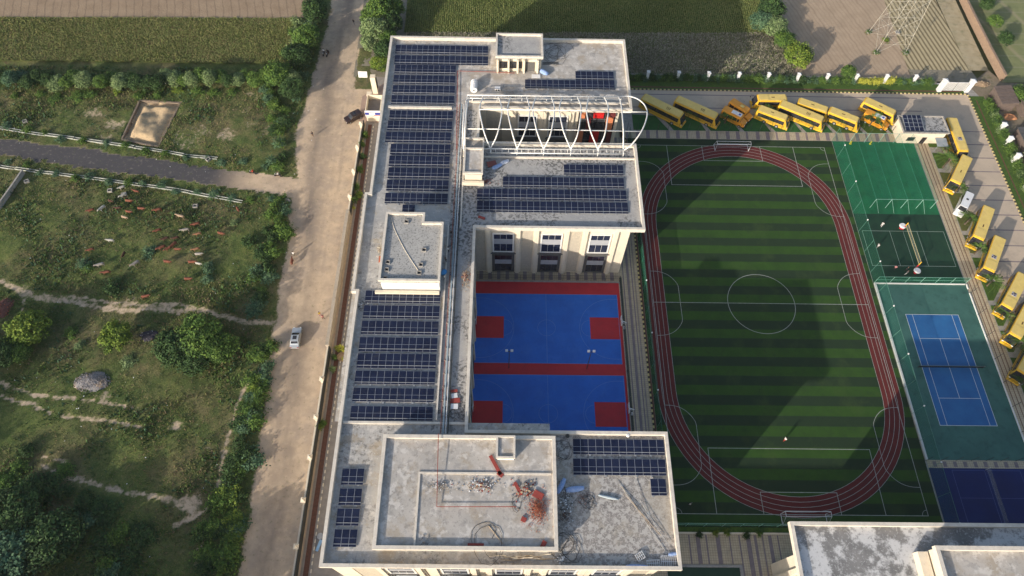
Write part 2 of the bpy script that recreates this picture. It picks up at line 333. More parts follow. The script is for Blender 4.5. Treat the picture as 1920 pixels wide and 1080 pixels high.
bare = np.zeros_like(GX); pathm = np.zeros_like(GX, bool)
n1 = fbm(GX, GY, 2.2, 21); n2 = fbm(GX, GY, 9.0, 31); n3 = fbm(GX, GY, .9, 41, 2)
PATHS = [([(0,527),(48,547),(72,559),(134,564),(192,578),(240,581),(288,578),(335,583),(383,581),(419,593),(455,602),(520,606)], .95),
         ([(72,554),(144,557),(204,567),(264,571),(335,570),(383,583)], .55),
         ([(48,547),(40,590)], .5), ([(0,718),(43,733),(75,743),(100,742),(145,748),(180,752),(230,762),(275,769)], .38),
         ([(0,745),(60,758),(95,775)], .3), ([(110,780),(200,790),(262,800)], .3),
         ([(80,872),(120,893),(170,905),(230,922),(290,930),(330,940),(362,965),(335,985)], .65),
         ([(522,670),(480,700),(455,735),(440,770),(425,830),(418,860),(410,900),(405,945),(385,1000),(365,1065)], .55),
         ([(330,985),(375,962),(402,945)], .45), ([(80,855),(130,868)], .3)]
for pts, w in PATHS:
    d = pdist(GX, GY, W(pts))+(n3-.5)*1.1+(n1-.5)*.7; ww = w*(.2+.8*n1)
    bare = np.maximum(bare, .80*(1-sstep(d, ww*.2, ww*1.3+.45))); pathm |= d < ww
for (px, py), r, a in [((330,795),2.2,.9),((352,950),2.6,1),((45,552),2.4,.8),((345,212),3.5,.3),((420,255),3.2,.75),((215,235),3.6,.75),((130,212),3,.35),((455,208),3,.6),((250,560),2.5,.5),((395,842),1.5,.7),((190,745),1.6,.8),
                       ((350,262),4.5,.55),((180,215),3.2,.7),((380,245),3.5,.55),((200,262),3,.75),((480,177),3,.7),((100,200),4,.35),((450,160),5,.4),((560,255),3,.6),((185,800),3,.15),((330,430),5,.2),((505,240),3,.6),((480,232),3,.5)]:
    c = at(px, py); d = np.hypot(GX-c[0], (GY-c[1])*1.1)+(n1-.5)*r*1.6+(n3-.5)*1.2
    bare = np.maximum(bare, a*.82*(1-sstep(d, r*.1, r*1.25)))
lane_u = W([(-60,255),(0,260),(160,278),(333,305),(480,324),(560,335)]); lane_d = W([(-60,284),(0,290),(167,317),(333,337),(480,359),(560,373)])
LU = np.interp(GX, [p[0] for p in lane_u], [p[1] for p in lane_u]); LD = np.interp(GX, [p[0] for p in lane_d], [p[1] for p in lane_d])
lanem = (GY < LU+(n1-.5)*1.6) & (GY > LD+(n3-.5)*1.3) & (GX < -129) & (GX > -262)
asph = lanem*(1-sstep(GX, -152, -139)+0.0)
_rc = np.abs(GX-(LX+RX)/2+1.2*np.sin(GY/23)+.9); _rt = fbm(GX*2.2, GY*.35, 6, 88)
_cx = (LX+RX)/2-.9+1.2*np.sin(GY/23); rut = np.zeros_like(GX)
for _o in (-1.5, -.05, 1.6, 3.1): rut = np.maximum(rut, np.exp(-((GX-_cx-_o-.25*np.sin(GY/9+_o))/.32)**2))
asph = np.maximum(asph, roadm*rut*.28*np.clip((fbm(GX*1.5, GY*.3, 5, 66)-.3)*2.6, 0, 1))
asph = np.maximum(asph, roadm*np.clip(1.15-_rc/3.2, 0, 1)*np.clip((_rt-.25)*2.4, 0, .9)*.62)
bare = np.maximum(bare, lanem*1.0)
bare = np.where(roadm, 1.0, bare); bare = np.maximum(bare, (1-sstep(-edge, 0, 1.1))*(.5+.6*n1))
bare = np.maximum(bare, (GX > -122)*(GY < 62)*1.0)
# rough dry grass belt, lush belt
lush = np.clip(.5+(n2-.5)*2.4, 0, 1)
flat = np.maximum(roadm, lanem)*1.0
Z = (fbm(GX, GY, 6, 51)-.5)*.5 + (n1-.5)*.30 + (n3-.5)*.16
Z = Z*(1-bare*.75)*(1-flat) * (1-sstep(GX, -119.5, -117)) - bare*.05*(1-flat) + flat*(n3-.5)*.03
pit = [at(262,188)[:2], at(338,193)[:2], at(297,275)[:2], at(228,262)[:2]]
def inside(X, Y, poly):
    m = np.ones(X.shape, bool); n = len(poly)
    for i in range(n):
        (ax, ay), (bx, by) = poly[i], poly[(i+1) % n]; m &= ((bx-ax)*(Y-ay)-(by-ay)*(X-ax)) < 0
    return m
pm = inside(GX, GY, pit); bare = np.where(pm, 1, bare)
Z = np.where(pm, -.95+1.9*fbm(GX, GY, 4.5, 77)*sstep(pdist(GX, GY, pit+[pit[0]]), .6, 2.6)+.5*fbm(GX, GY, 1.5, 78), Z)
ny, nx = GX.shape
V = np.stack([GX.ravel(), GY.ravel(), Z.ravel()], 1).astype(np.float32)
I = np.arange(ny*nx).reshape(ny, nx); Q = np.stack([I[:-1, :-1], I[:-1, 1:], I[1:, 1:], I[1:, :-1]], -1).reshape(-1, 4)
cls = np.zeros(GX.shape, int); cls[pathm] = 2; cls[lanem] = 3; cls[roadm] = 1; cls[pm] = 4
fc = cls[:-1, :-1].ravel()
def np_mesh(name, V, F, mats, mi=None, attrs=None, smooth=True):
    me = bpy.data.meshes.new(name); k = F.shape[1]
    me.vertices.add(len(V)); me.vertices.foreach_set('co', np.ascontiguousarray(V, np.float32).ravel())
    me.loops.add(F.size); me.loops.foreach_set('vertex_index', np.ascontiguousarray(F, np.int32).ravel())
    me.polygons.add(len(F)); me.polygons.foreach_set('loop_start', np.arange(0, F.size, k, dtype=np.int32))
    if mi is not None: me.polygons.foreach_set('material_index', mi.astype(np.int32))
    me.polygons.foreach_set('use_smooth', np.full(len(F), smooth))
    for m in mats: me.materials.append(m)
    for n_, a in (attrs or {}).items():
        at_ = me.attributes.new(n_, 'FLOAT', 'POINT'); at_.data.foreach_set('value', a.astype(np.float32))
    me.update(calc_edges=True); return me
def sub(name, sel, mats):
    F = Q[sel]; u, inv = np.unique(F, return_inverse=True); F2 = inv.reshape(-1, 4)
    me = np_mesh(name, V[u], F2, mats, attrs={'bare': bare.ravel()[u], 'asph': asph.ravel()[u], 'lush': lush.ravel()[u]})
    o = bpy.data.objects.new(name, me); COL.objects.link(o); return o
def wild_mat():
    m = bpy.data.materials.new('wild_grass_and_soil'); m.use_nodes = True; nt = m.node_tree; N = nt.nodes; L = nt.links
    b = N['Principled BSDF']; b.inputs['Roughness'].default_value = 1; b.inputs['Specular IOR Level'].default_value = .15
    geo = N.new('ShaderNodeNewGeometry')
    def attr(n): a = N.new('ShaderNodeAttribute'); a.attribute_name = n; return a.outputs['Fac']
    def noise(s, d=8, r=.65):
        n = N.new('ShaderNodeTexNoise'); n.inputs['Scale'].default_value = s; n.inputs['Detail'].default_value = d; n.inputs['Roughness'].default_value = r
        L.new(geo.outputs['Position'], n.inputs['Vector']); return n.outputs[0]
    def rp(x, a, c, t0=0., t1=1.):
        r = N.new('ShaderNodeMapRange'); r.inputs['From Min'].default_value = a; r.inputs['From Max'].default_value = c
        r.inputs['To Min'].default_value = t0; r.inputs['To Max'].default_value = t1; L.new(x, r.inputs['Value']); return r.outputs[0]
    def mx(f, a, c):
        r = N.new('ShaderNodeMix'); r.data_type = 'RGBA'; L.new(f, r.inputs[0])
        for k, v in ((6, a), (7, c)):
            if isinstance(v, tuple): r.inputs[k].default_value = (*v, 1)
            else: L.new(v, r.inputs[k])
        return r.outputs[2]
    def ma(op, x, y):
        r = N.new('ShaderNodeMath'); r.operation = op; L.new(x, r.inputs[0])
        if isinstance(y, float): r.inputs[1].default_value = y
        else: L.new(y, r.inputs[1])
        return r.outputs[0]
    g = mx(rp(noise(.9), .4, .6), (.125, .155, .045), (.08, .115, .032))
    g = mx(rp(noise(.07, 4), .45, .62), g, (.15, .13, .065))
    g = mx(rp(noise(3.5), .52, .62, 0, .8), g, (.19, .20, .075))
    g = mx(rp(noise(2.1), .54, .66, 0, .75), g, (.045, .07, .02))
    g = mx(rp(noise(.22, 5), .46, .6, 0, .75), g, (.06, .095, .028))
    g = mx(rp(noise(.8, 6), .56, .66, 0, .7), g, (.035, .06, .02))
    g = mx(rp(noise(6), .6, .66, 0, .6), g, (.25, .25, .13))
    g = mx(ma('MULTIPLY', rp(noise(.4), .55, .66, 0, .6), attr('lush')), g, (.16, .11, .07))
    s = mx(rp(noise(.35), .42, .6), (.55, .425, .30), (.46, .355, .255))
    s = mx(rp(noise(2.6), .58, .72, 0, .4), s, (.24, .19, .14))
    s = mx(rp(noise(.10, 4), .47, .6, 0, .75), s, (.40, .32, .25))
    s = mx(rp(noise(.6), .5, .62, 0, .45), s, (.62, .48, .34))
    a = mx(rp(noise(1.2), .55, .66, 0, .6), (.075, .072, .078), (.2, .18, .16))
    a = mx(rp(noise(5), .66, .70), a, (.35, .33, .3))
    s = mx(attr('asph'), s, a)
    f = ma('ADD', attr('bare'), ma('MULTIPLY', ma('SUBTRACT', noise(1.3), .5), 2.0))
    L.new(mx(rp(f, .38, .85), g, s), b.inputs['Base Color'])
    bp = N.new('ShaderNodeBump'); bp.inputs['Distance'].default_value = .10; inv = N.new('ShaderNodeMath'); inv.operation = 'SUBTRACT'; inv.use_clamp = True; inv.inputs[0].default_value = 1.12; L.new(attr('bare'), inv.inputs[1]); L.new(inv.outputs[0], bp.inputs['Strength']); L.new(noise(3.2), bp.inputs['Height']); L.new(bp.outputs[0], b.inputs['Normal'])
    return m
WILD = wild_mat()
struct(sub('ground', fc == 0, [WILD])); struct(sub('road', fc == 1, [WILD])); struct(sub('footpath', fc == 2, [WILD])); struct(sub('asphalt_lane', fc == 3, [WILD]))
struct(sub('sand_pit_floor', fc == 4, [SAND]))

def zt(x, y):
    i = int(round((x-GX0)/GS)); j = int(round((y-GY0)/GS))
    if 0 <= i < nx and 0 <= j < ny: return float(Z[j, i])
    return 0.0
def bare_at(x, y):
    i = int(round((x-GX0)/GS)); j = int(round((y-GY0)/GS))
    return float(bare[j, i]) if 0 <= i < nx and 0 <= j < ny else 0

# the far country and the school plot
def sheet(name, pts, z, m, kind=True):
    mb = MB(); mb.poly(pts, z); o = mb.build(name, m)
    if kind: struct(o)
    return o
mb = MB(); mb.box(-1500, -1500, -1.2, 1500, 1500, -.9); struct(mb.build('farmland', FARM))
sheet('school_yard_ground', [(-115.4,-70),(60,-70),(60,66.8),(-115.4,66.8)], -.02, CONC)
# fields
FZ = .02
sheet('ploughed_field', [(-262,84.9),(-137.5,87.0),(-137,101),(-262,101)], .30, PLOW)
sheet('crop_field', [(-262,69.2),(-139,69.8),(-137.5,87.0),(-262,84.9)], .36, CROP)
sheet('crop_field', [(-110.6,82.5),(-13,84.6),(-13,130),(-112,130)], .02, CROP2)
sheet('fallow_field', [(-110.6,66.8),(-10,66.8),(-7,84.0),(-13,84.6),(-110.6,82.5)], .03, FALLOW)
sheet('ploughed_field', [(-10,66.8),(20.5,66.8),(21.5,100),(22,130),(-7,130)], .03, PLOW2)
sheet('seedbed_field', [(20.5,71.6),(36.5,71.6),(36.0,100),(36,130),(22,130),(21.5,100)], .035, SEEDBED)
sheet('ploughed_field', [(20.5,66.8),(38,66.8),(37,71.6),(20.5,71.6)], .03, FALLOW)
sheet('dry_field', [(36.5,71.6),(41.6,71.6),(41.6,130),(36,130)], .03, STRIPF)
sheet('vegetable_field', [(43.6,67.5),(90,67.5),(90,130),(43.6,130)], .03, PLOTS)
sheet('farm_track', [(34.5,66.0),(41.5,72),(44,67.4),(60,66.9),(60,60),(42,40),(40,28),(44,-70),(37.2,-70),(37.2,60)], .025, SOILW)
sheet('verge', [(-122.2,66),(-110.6,66),(-110.6,130),(-123.5,130)], .01, FALLOW)
sheet('farmyard', [(60,-70),(120,-70),(120,67),(60,67)], .0, SOILW)

# paved school yard ------------------------------------------------
z1, z2, z3 = .004, .012, .020
# bus yard
sheet('bus_yard', [(-56,55.2),(18.4,55.2),(21.5,51),(21.5,-70),(33.2,-70),(33.2,62.9),(-56,62.9)], z1, BUSPAVE)
for i, yy in enumerate([56.9, 61.3]): sheet('paving_band', [(-56,yy),(20,yy),(20,yy+.28),(-56,yy+.28)], z2, PURPLE)
for i in range(24):
    yy = 50.5-4.15*i; sheet('paving_band', [(22.2,yy),(33.1,yy-.1),(33.1,yy+.16),(22.2,yy+.26)], z2, PURPLE)
# lawns by the buses with paved bays between them
def lawn(pts, m=LAWN, z=.05, name='lawn'):
    mb = MB(); mb.prism(pts, -.01, z); return struct(mb.build(name, m))
xs = [-52.5, -43.6, -34.6, -26.4, -18.8, -11.3, -3.8, 3.6, 9.6]
for i, x in enumerate(xs):
    x1_ = (xs[i+1] if i+1 < len(xs) else 11.4)-1.6
    lawn([(x+.9,49.6),(x1_+1.3,49.6),(x1_,52.6),(x1_-1.6,54.2),(x-2.0,54.6)][:5] if i else [(x,49.6),(x1_+1.3,49.6),(x1_-1.6,54.2),(x,54.6)], LAWNS if i < 6 else LAWN)
yy = 43.6
for i in range(15):
    y0_ = yy-5.9*i; lawn([(18.5,y0_),(18.5,y0_-4.7),(19.6,y0_-4.7),(23.0,y0_-.3)], LAWND if i < 5 and i != 0 else LAWN)
lawn([(18.4,49.2),(25.4,49.2),(25.4,45.4),(18.4,45.4)])
# walkway round the pitch
sheet('walkway', [(-56,46.95),(17.6,46.95),(17.6,49.5),(-56,49.5)], z1, PAVE)
for i in range(30):
    x = -54.5+2.42*i
    if x > 17: break
    sheet('walkway_band', [(x,47.0),(x+(.9 if i % 3 else .5),47.0),(x+(.9 if i % 3 else .5)+.15,49.45),(x+.15,49.45)], z2, PURPLE)
sheet('walkway', [(15.1,-70),(18.3,-70),(18.3,46.9),(15.1,46.9)], z1, PAVE)
for x in (15.75, 16.6, 17.35): sheet('walkway_band', [(x,-70),(x+.22,-70),(x+.22,46.9),(x,46.9)], z2, mat('brown_pavers', (.22,.14,.09), (.18,.115,.08), 1))
# paving east of the courts
sheet('walkway', [(-59.2,-70),(-54.9,-70),(-54.9,55),(-59.2,55)], z1, PAVE)
for x, w in ((-58.2,.22),(-57.35,.55),(-56.35,.25),(-55.75,.18)): sheet('walkway_band', [(x,-42.9),(x+w,-42.9),(x+w,47),(x,47)], z2, PURPLE)
sheet('walkway', [(-59.2,7.0),(-89.3,7.0),(-89.3,9.3),(-59.2,9.3)], z1+.004, PAVE)
for i in range(16):
    x = -88.6+1.85*i; sheet('walkway_band', [(x,7.2),(x+.75,7.2),(x+.75,9.2),(x,9.2)], z2+.004, PURPLE)
# plaza south of the pitch
sheet('plaza', [(-54.8,-48.9),(-31,-48.9),(-31,-43.9),(-54.8,-43.9)], z1+.002, PAVE)
sheet('plaza', [(-41.8,-70),(-31,-70),(-31,-48.9),(-41.8,-48.9)], z1+.002, PAVE)
for x, w in ((-50.6,.28),(-49.3,.75),(-47.6,.3),(-45.8,.75),(-43.5,.25),(-41.8,.28),(-40.5,.8),(-39.1,.5),(-37.7,.25),(-36.6,.65),(-35.0,.25)):
    sheet('plaza_band', [(x,-48.85 if x < -42 else -60),(x+w,-48.85 if x < -42 else -60),(x+w,-44.05),(x,-44.05)], z2+.002, PURPLE)
lawn([(-54.8,-70),(-42.4,-70),(-42.4,-49.4),(-54.8,-49.4)], mat('plaza_pond_green', (.012,.04,.022), (.016,.05,.03), .5, rough=.6), .06, 'sunken_lawn')
mb = MB(); mb.box(-54.8,-49.4,0,-41.9,-49.0,.16); mb.box(-42.35,-70,0,-41.9,-49.4,.16); struct(mb.build('kerb', CONC))
lawn([(-54.0,-43.6),(-31,-43.6),(-31,-42.75),(-54.0,-42.75)])
mb = MB(); mb.box(-54.0,-43.9,0,-31,-43.62,.14); struct(mb.build('kerb', CREAM))
# outer green belts
lawn([(-56,63.25),(32.6,63.25),(32.6,66.4),(-56,66.4)]); lawn([(33.5,-70),(37.2,-70),(37.2,62.4),(33.5,62.4)])
sheet('planting_trench', [(-56,63.75),(32,63.75),(32,64.15),(-56,64.15)], .058, REDSOIL); sheet('planting_trench', [(34.7,-70),(35.0,-70),(35.0,61),(34.7,61)], .058, REDSOIL)
def kerb(p0, p1, n, w=.30, h=.16, mats=(KERBY, KERBK), name='kerb'):
    mb = MB(); p0 = Vector(p0); p1 = Vector(p1); d = (p1-p0)/n; a = math.atan2(d.y, d.x)
    for i in range(n):
        c = p0+d*(i+.5); mb.mi(i % 2).obox((c.x, c.y, h/2), d.length*.995, w, h, a)
    return struct(mb.build(name, list(mats)))
kerb((-56,63.05),(33.3,63.05), 176); kerb((33.35,62.8),(33.35,-70), 260); kerb((-54.75,-42.9),(-54.75,46.8), 170, .3)
sheet('planting_trench', [(-54.6,-42.9),(-54.25,-42.9),(-54.25,46.8),(-54.6,46.8)], .02, REDSOIL)
# west strip between boundary wall and building
sheet('service_lane', [(-117.2,-70),(-109,-70),(-109,66.8),(-117.2,66.8)], z1, GREYP)
sheet('planting_trench', [(-116.7,-70),(-115.8,-70),(-115.8,50),(-116.7,50)], z2, REDSOIL)
kerb((-115.4,-70),(-115.4,50), 200, .2, .14, (CREAM, CONC))
sheet('driveway', [(-119.2,51.0),(-112,50.5),(-112,66.0),(-119.2,59.2)], z3, mat('pink_pavers', (.36,.26,.21), (.30,.22,.18), 1.5))

# ------------------------------------------------------------------ pitch, track, courts
sheet('pitch', [(-54.2,-42.75),(-4.9,-42.75),(-4.9,46.9),(-54.2,46.9)], .004, TURF)
TC, TY0, TY1 = -29.65, -17.35, 21.65
def stadium(r, n=40):
    p = [(TC+r*math.cos(a), TY1+r*math.sin(a)) for a in [math.pi*i/n for i in range(n+1)]]
    p += [(TC+r*math.cos(a), TY0+r*math.sin(a)) for a in [math.pi+math.pi*i/n for i in range(n+1)]]
    return p
R0, R1 = 20.05, 23.72
mb = MB(); a = stadium(R0); b = stadium(R1); n = len(a)
mb.add([(p[0],p[1],.010) for p in a]+[(p[0],p[1],.010) for p in b], [(i,i+n,(i+1)%n+n,(i+1)%n) for i in range(n)]); struct(mb.build('running_track', TRACKM))
mb = MB()
for k in range(5): mb.ribbon(stadium(R0+(R1-R0)*k/4), .075, .016, True)
struct(mb.build('lane_lines', LINE))
mb = MB(); zz = .020; PX0, PX1, PY0, PY1 = -52.2, -7.2, -40.5, 44.8; PCX, PCY = -29.65, 2.15; lw = .11
mb.ribbon([(PX0,PY0),(PX1,PY0),(PX1,PY1),(PX0,PY1)], lw, zz, True); mb.ribbon([(PX0,PCY),(PX1,PCY)], lw, zz+.001)
circ = lambda cx, cy, r, a0=0, a1=360, n=48: [(cx+r*math.cos(math.radians(a0+(a1-a0)*i/n)), cy+r*math.sin(math.radians(a0+(a1-a0)*i/n))) for i in range(n+1)]
mb.ribbon(circ(PCX,PCY,7.0)[:-1], lw, zz+.002, True)
for s, yb, yp, yg in ((1,PY1,33.0,40.3),(-1,PY0,-28.6,-36.6)):
    mb.ribbon([(-45.0,yb),(-45.0,yp),(-14.75,yp),(-14.75,yb)], lw, zz+.001); mb.ribbon([(-36.6,yb),(-36.6,yg),(-22.7,yg),(-22.7,yb)], lw, zz+.001)
for x, sg in ((PX0,1),(PX1,-1)):
    for yc in (32.2, 2.1, -27.9):
        pts = [(x+sg*math.sin(t)*5.9*(1 if abs(math.cos(t)) < 2 else 1), yc+7.4*math.cos(t)) for t in [math.pi*i/30 for i in range(31)]]
        pts = [(x+sg*min(5.6, 6.4*math.sin(math.pi*i/30)**.75), yc+7.6*math.cos(math.pi*i/30)) for i in range(31)]
        mb.ribbon(pts, .09, zz+.002)
for cx, cy, a0 in ((PX0,PY0,0),(PX1,PY0,90),(PX1,PY1,180),(PX0,PY1,270)): mb.ribbon(circ(cx,cy,1.0,a0,a0+90,8), .08, zz+.003)
struct(mb.build('pitch_lines', LINE))
# basketball courts
sheet('court_surround', [(-90,-31.4),(-59.15,-31.4),(-59.15,6.6),(-90,6.6)], .006, RCOURT)
sheet('basketball_court', [(-89.45,-11.95),(-59.75,-11.95),(-59.75,3.75),(-89.45,3.75)], .012, BCOURT)
sheet('basketball_court', [(-89.45,-30.2),(-59.6,-30.2),(-59.6,-14.35),(-89.45,-14.35)], .012, BCOURT)
for yc in (-4.05, -22.3):
    for x0_, x1_ in ((-89.45,-83.3),(-65.7,-59.7)): sheet('court_key', [(x0_,yc-2.45),(x1_,yc-2.45),(x1_,yc+2.45),(x0_,yc+2.45)], .018, RCOURT)
mb = MB()
for y0_, y1_ in ((-11.95,3.75),(-30.2,-14.35)):
    yc = (y0_+y1_)/2
    mb.ribbon([(-89.4,y0_+.05),(-59.75,y0_+.05),(-59.75,y1_-.05),(-89.4,y1_-.05)], .07, .024, True); mb.ribbon([(-74.6,y0_),(-74.6,y1_)], .06, .026)
    mb.ribbon(circ(-74.6,yc,1.8)[:-1], .05, .025, True)
    for cx, a0 in ((-83.3,-90),(-65.7,90)): mb.ribbon(circ(cx,yc,1.8,a0,a0+180,20), .05, .025)
    for cx, a0 in ((-88.0,-90),(-61.1,90)): mb.ribbon([(cx-1.4 if a0 < 0 else cx+1.4, yc-6.75)]+circ(cx,yc,6.75,a0,a0+180,30)[::(1 if a0 < 0 else -1)]+[(cx-1.4 if a0 < 0 else cx+1.4, yc+6.75)], .05, .025)
struct(mb.build('court_lines', LINEB))
mb = MB(); mb.box(-90,6.6,0,-59.0,6.85,.2); mb.box(-59.1,-31.2,0,-58.95,6.6,.2); struct(mb.build('kerb', CONC))
lawn([(-58.95,-31),(-58.45,-31),(-58.45,8),(-58.95,8)], mat('drain_strip_moss', (.05,.07,.045), (.08,.09,.07), 2), .03, 'planting_strip')
# green courts
sheet('practice_turf', [(-4.8,25.5),(14.9,25.5),(14.9,46.85),(-4.8,46.85)], .006, NETGREEN)
sheet('volleyball_turf', [(-4.8,7.4),(14.9,7.4),(14.9,25.5),(-4.8,25.5)], .006, DGREEN)
mb = MB(); mb.ribbon([(-3.9,11.8),(14.25,11.8),(14.25,20.85),(-3.9,20.85)], .08, .016, True)
for x in (2.2, 5.2, 8.3): mb.ribbon([(x,11.8),(x,20.85)], .07, .018)
struct(mb.build('volleyball_lines', mat('court_line_green_white', (.34,.42,.36), None)))
sheet('tennis_surround', [(-4.4,-30.4),(14.9,-30.4),(14.9,7.2),(-4.4,7.2)], .006, TGREEN)
sheet('tennis_court', [(0,-23.77),(10.97,-23.77),(10.97,0),(0,0)], .012, TBLUE)
mb = MB(); mb.ribbon([(0,-23.77),(10.97,-23.77),(10.97,0),(0,0)], .09, .018, True)
for x in (1.37, 9.6): mb.ribbon([(x,-23.77),(x,0)], .08, .020)
for y in (-5.485,-18.285): mb.ribbon([(1.37,y),(9.6,y)], .08, .022)
mb.ribbon([(5.485,-18.285),(5.485,-5.485)], .08, .024); struct(mb.build('tennis_lines', mat('tennis_line', (.62,.66,.66), None)))
mb = MB(); mb.box(-4.7,7.2,0,14.6,7.42,.25); mb.box(-4.75,-30.4,0,-4.4,7.2,.28); mb.box(14.9,-70,0,15.08,5.2,.22); mb.box(14.9,6.2,0,15.08,7.4,.22); struct(mb.build('court_plinth', WHITEP))
sheet('walkway', [(-4.6,-31.9),(14.9,-31.9),(14.9,-30.45),(-4.6,-30.45)], z1+.003, PAVE)
for i in range(10): sheet('walkway_band', [(-3.6+1.9*i,-31.7),(-2.9+1.9*i,-31.7),(-2.9+1.9*i,-30.7),(-3.6+1.9*i,-30.7)], z2+.003, PURPLE)
sheet('badminton_court', [(-4.6,-70),(14.9,-70),(14.9,-31.9),(-4.6,-31.9)], .006, NAVY)
mb = MB()
for x0_ in (-.4, 6.2): mb.ribbon([(x0_,-44),(x0_+6.0,-44),(x0_+6.0,-32.3),(x0_,-32.3)], .06, .014, True); mb.ribbon([(x0_,-37.3),(x0_+6,-37.3)], .05, .016)
struct(mb.build('badminton_lines', mat('navy_court_line', (.10,.14,.34), None)))

# ------------------------------------------------------------------ school building
ZR, ZP = 16.2, 17.0
OUT = [(-110.0,-52.0),(-56.4,-52.0),(-56.4,-31.0),(-88.9,-31.0),(-88.9,8.7),(-56.4,8.7),(-56.4,30.2),(-88.9,30.2),(-88.9,39.6),(-56.4,39.6),(-56.4,61.3),(-110.0,61.3),
       (-110.0,16.7),(-110.9,16.7),(-110.9,-5.6),(-110.0,-5.6)]
school = tag(empty('school_building', (-83, 5, 0)), 'large comb shaped cream school block with flat grey roofs full of solar panels', 'school building')
def part(mb, name, mats, parent): 
    o = mb.build(name, mats); o.parent = parent
    if parent.parent is None: o.matrix_parent_inverse = Matrix.Translation(-Vector(parent.location))   # the mesh is written in world metres
    return o
mb = MB(); mb.box(-109.2,-51.5,0,-89.3,60.8,16.0); mb.box(-89.3,40.0,0,-59,60.8,16.0); mb.box(-89.3,9.2,0,-59,29.8,16.0); mb.box(-89.3,-51.5,0,-59,-31.4,16.0)
part(mb, 'wall', CREAM, school)
mb = MB()
for x0_,y0_,x1_,y1_ in ((-109.9,-51.9,-89.0,61.2),(-89.0,39.7,-56.5,61.2),(-89.0,8.8,-56.5,30.1),(-89.0,-51.9,-56.5,-31.1)): mb.box(x0_,y0_,16.0,x1_,y1_,16.16)
mb.box(-110.8,-5.5,16.0,-109.9,16.6,16.16); part(mb, 'roof_slab', CREAM, school)
mb = MB(); mb.ring(OUT, .52, 16.0, ZP); part(mb, 'parapet', PARAPET, school)
def deck(pts, m, z=ZR):
    mb = MB(); mb.poly(pts, z); return part(mb, 'roof_deck', m, school)
deck([(-110.8,-29.6),(-94.0,-29.6),(-94.0,61.2),(-110.0,61.2),(-110.0,16.7),(-110.8,16.6)], ROOF_A)
deck([(-94.0,-29.6),(-89.0,-29.6),(-89.0,39.7),(-94.0,39.7)], ROOF_E); deck([(-94.0,39.7),(-56.5,39.7),(-56.5,61.2),(-94.0,61.2)], ROOF_C)
deck([(-89.0,8.8),(-56.5,8.8),(-56.5,30.1),(-89.0,30.1)], ROOF_E)
deck([(-109.9,-51.9),(-75.5,-51.9),(-75.5,-29.6),(-109.9,-29.6)], ROOF_A); deck([(-75.5,-51.9),(-56.5,-51.9),(-56.5,-31.1),(-75.5,-31.1)], ROOF_B)
# low upstands and expansion joints on the decks
mb = MB(); mb.box(-109.4,-30.0,ZR,-89.4,-29.6,ZR+.35); mb.box(-108.6,39.6,ZR,-95.0,40.1,ZR+.45); mb.box(-92.2,41.6,ZR,-57.0,42.0,ZR+.5); mb.box(-91.6,26.4,ZR,-57.0,26.7,ZR+.4)
mb.box(-92.1,26.4,ZR,-91.7,42.0,ZR+.5); mb.box(-94.25,-29.2,ZR,-94.0,9.6,ZR+.3); mb.box(-92.0,9.2,ZR,-91.7,26.0,ZR+.3); part(mb, 'upstand', PARAPET, school)
# facade bays --------------------------------------------------
def bay(parent, M, dark=True, z0=0.0, variant=0):
    """one window bay 4.4 m wide; local x along the wall, local -y out of the wall"""
    def tr(mb, name, m, par):
        mb.v = [tuple(M @ Vector(v)) for v in mb.v]; return part(mb, name, m, par)
    mb = MB()
    for x in (-2.95, 2.95): mb.box(x-.38,-.45,0,x+.38,.02,15.95); mb.box(x-.62,-.22,0,x+.62,.02,15.95)
    tr(mb, 'pilaster', CREAM, parent)
    mb = MB(); mb.box(-2.3,-.10,0,2.3,.02,7.3); mb.box(-2.55,-.35,7.3,2.55,.02,7.62); tr(mb, 'stone_surround', DARKFR, parent)
    for zb, fm in ((7.9, WHITEP), (0.6, DARKFR)):
        h = 6.7 if zb > 5 else 6.2; w = 2.15 if zb > 5 else 1.85; yo = -.12
        mb = MB(); t = .3 if zb > 5 else .12
        for a_ in ((-w,zb,-w+t,zb+h),(w-t,zb,w,zb+h),(-w+t,zb,w-t,zb+t),(-w+t,zb+h-t,w-t,zb+h)): mb.box(a_[0],-.26,a_[1],a_[2],yo+.12,a_[3])
        for x in (-.6,.6): mb.box(x-.02,-.19,zb+t,x+.02,-.155,zb+h*.44); mb.box(x-.02,-.19,zb+h*.7,x+.02,-.155,zb+h-t)
        f = tr(mb, 'window', fm, parent)
        mb = MB(); mb.box(-w+t,-.15,zb+t,w-t,-.05,zb+h*.44); mb.box(-w+t,-.15,zb+h*.70,w-t,-.05,zb+h-t)
        g = tr(mb, 'pane', GLASS, f)
        mb = MB(); mb.box(-w+t,-.19,zb+h*.44,w-t,-.05,zb+h*.70); tr(mb, 'spandrel', SPAND, f)
def face_M(x, y, ang): return Matrix.Translation(Vector((x, y, 0))) @ Matrix.Rotation(ang, 4, 'Z')
def panelstrip(parent, M, w):
    mb = MB(); mb.box(-w/2,-.06,.4,w/2,.02,15.6)
    for x in (-w/2-.12, w/2+.12): mb.box(x-.1,-.14,0,x+.1,.02,15.95)
    mb.v = [tuple(M @ Vector(v)) for v in mb.v]; mb.m = [0]*6+[1]*12; part(mb, 'wall_panel', [WALLTEX, CREAM], parent)
for x in (-83.6,-74.1,-64.55): bay(school, face_M(x, 9.2, 0))
for x in (-88.2,-78.85,-69.3): panelstrip(school, face_M(x, 9.2, 0), 2.2)
for x in (-78.7,-72.0): bay(school, face_M(x, 40.0, 0))
panelstrip(school, face_M(-86.0, 40.0, 0), 3.4)
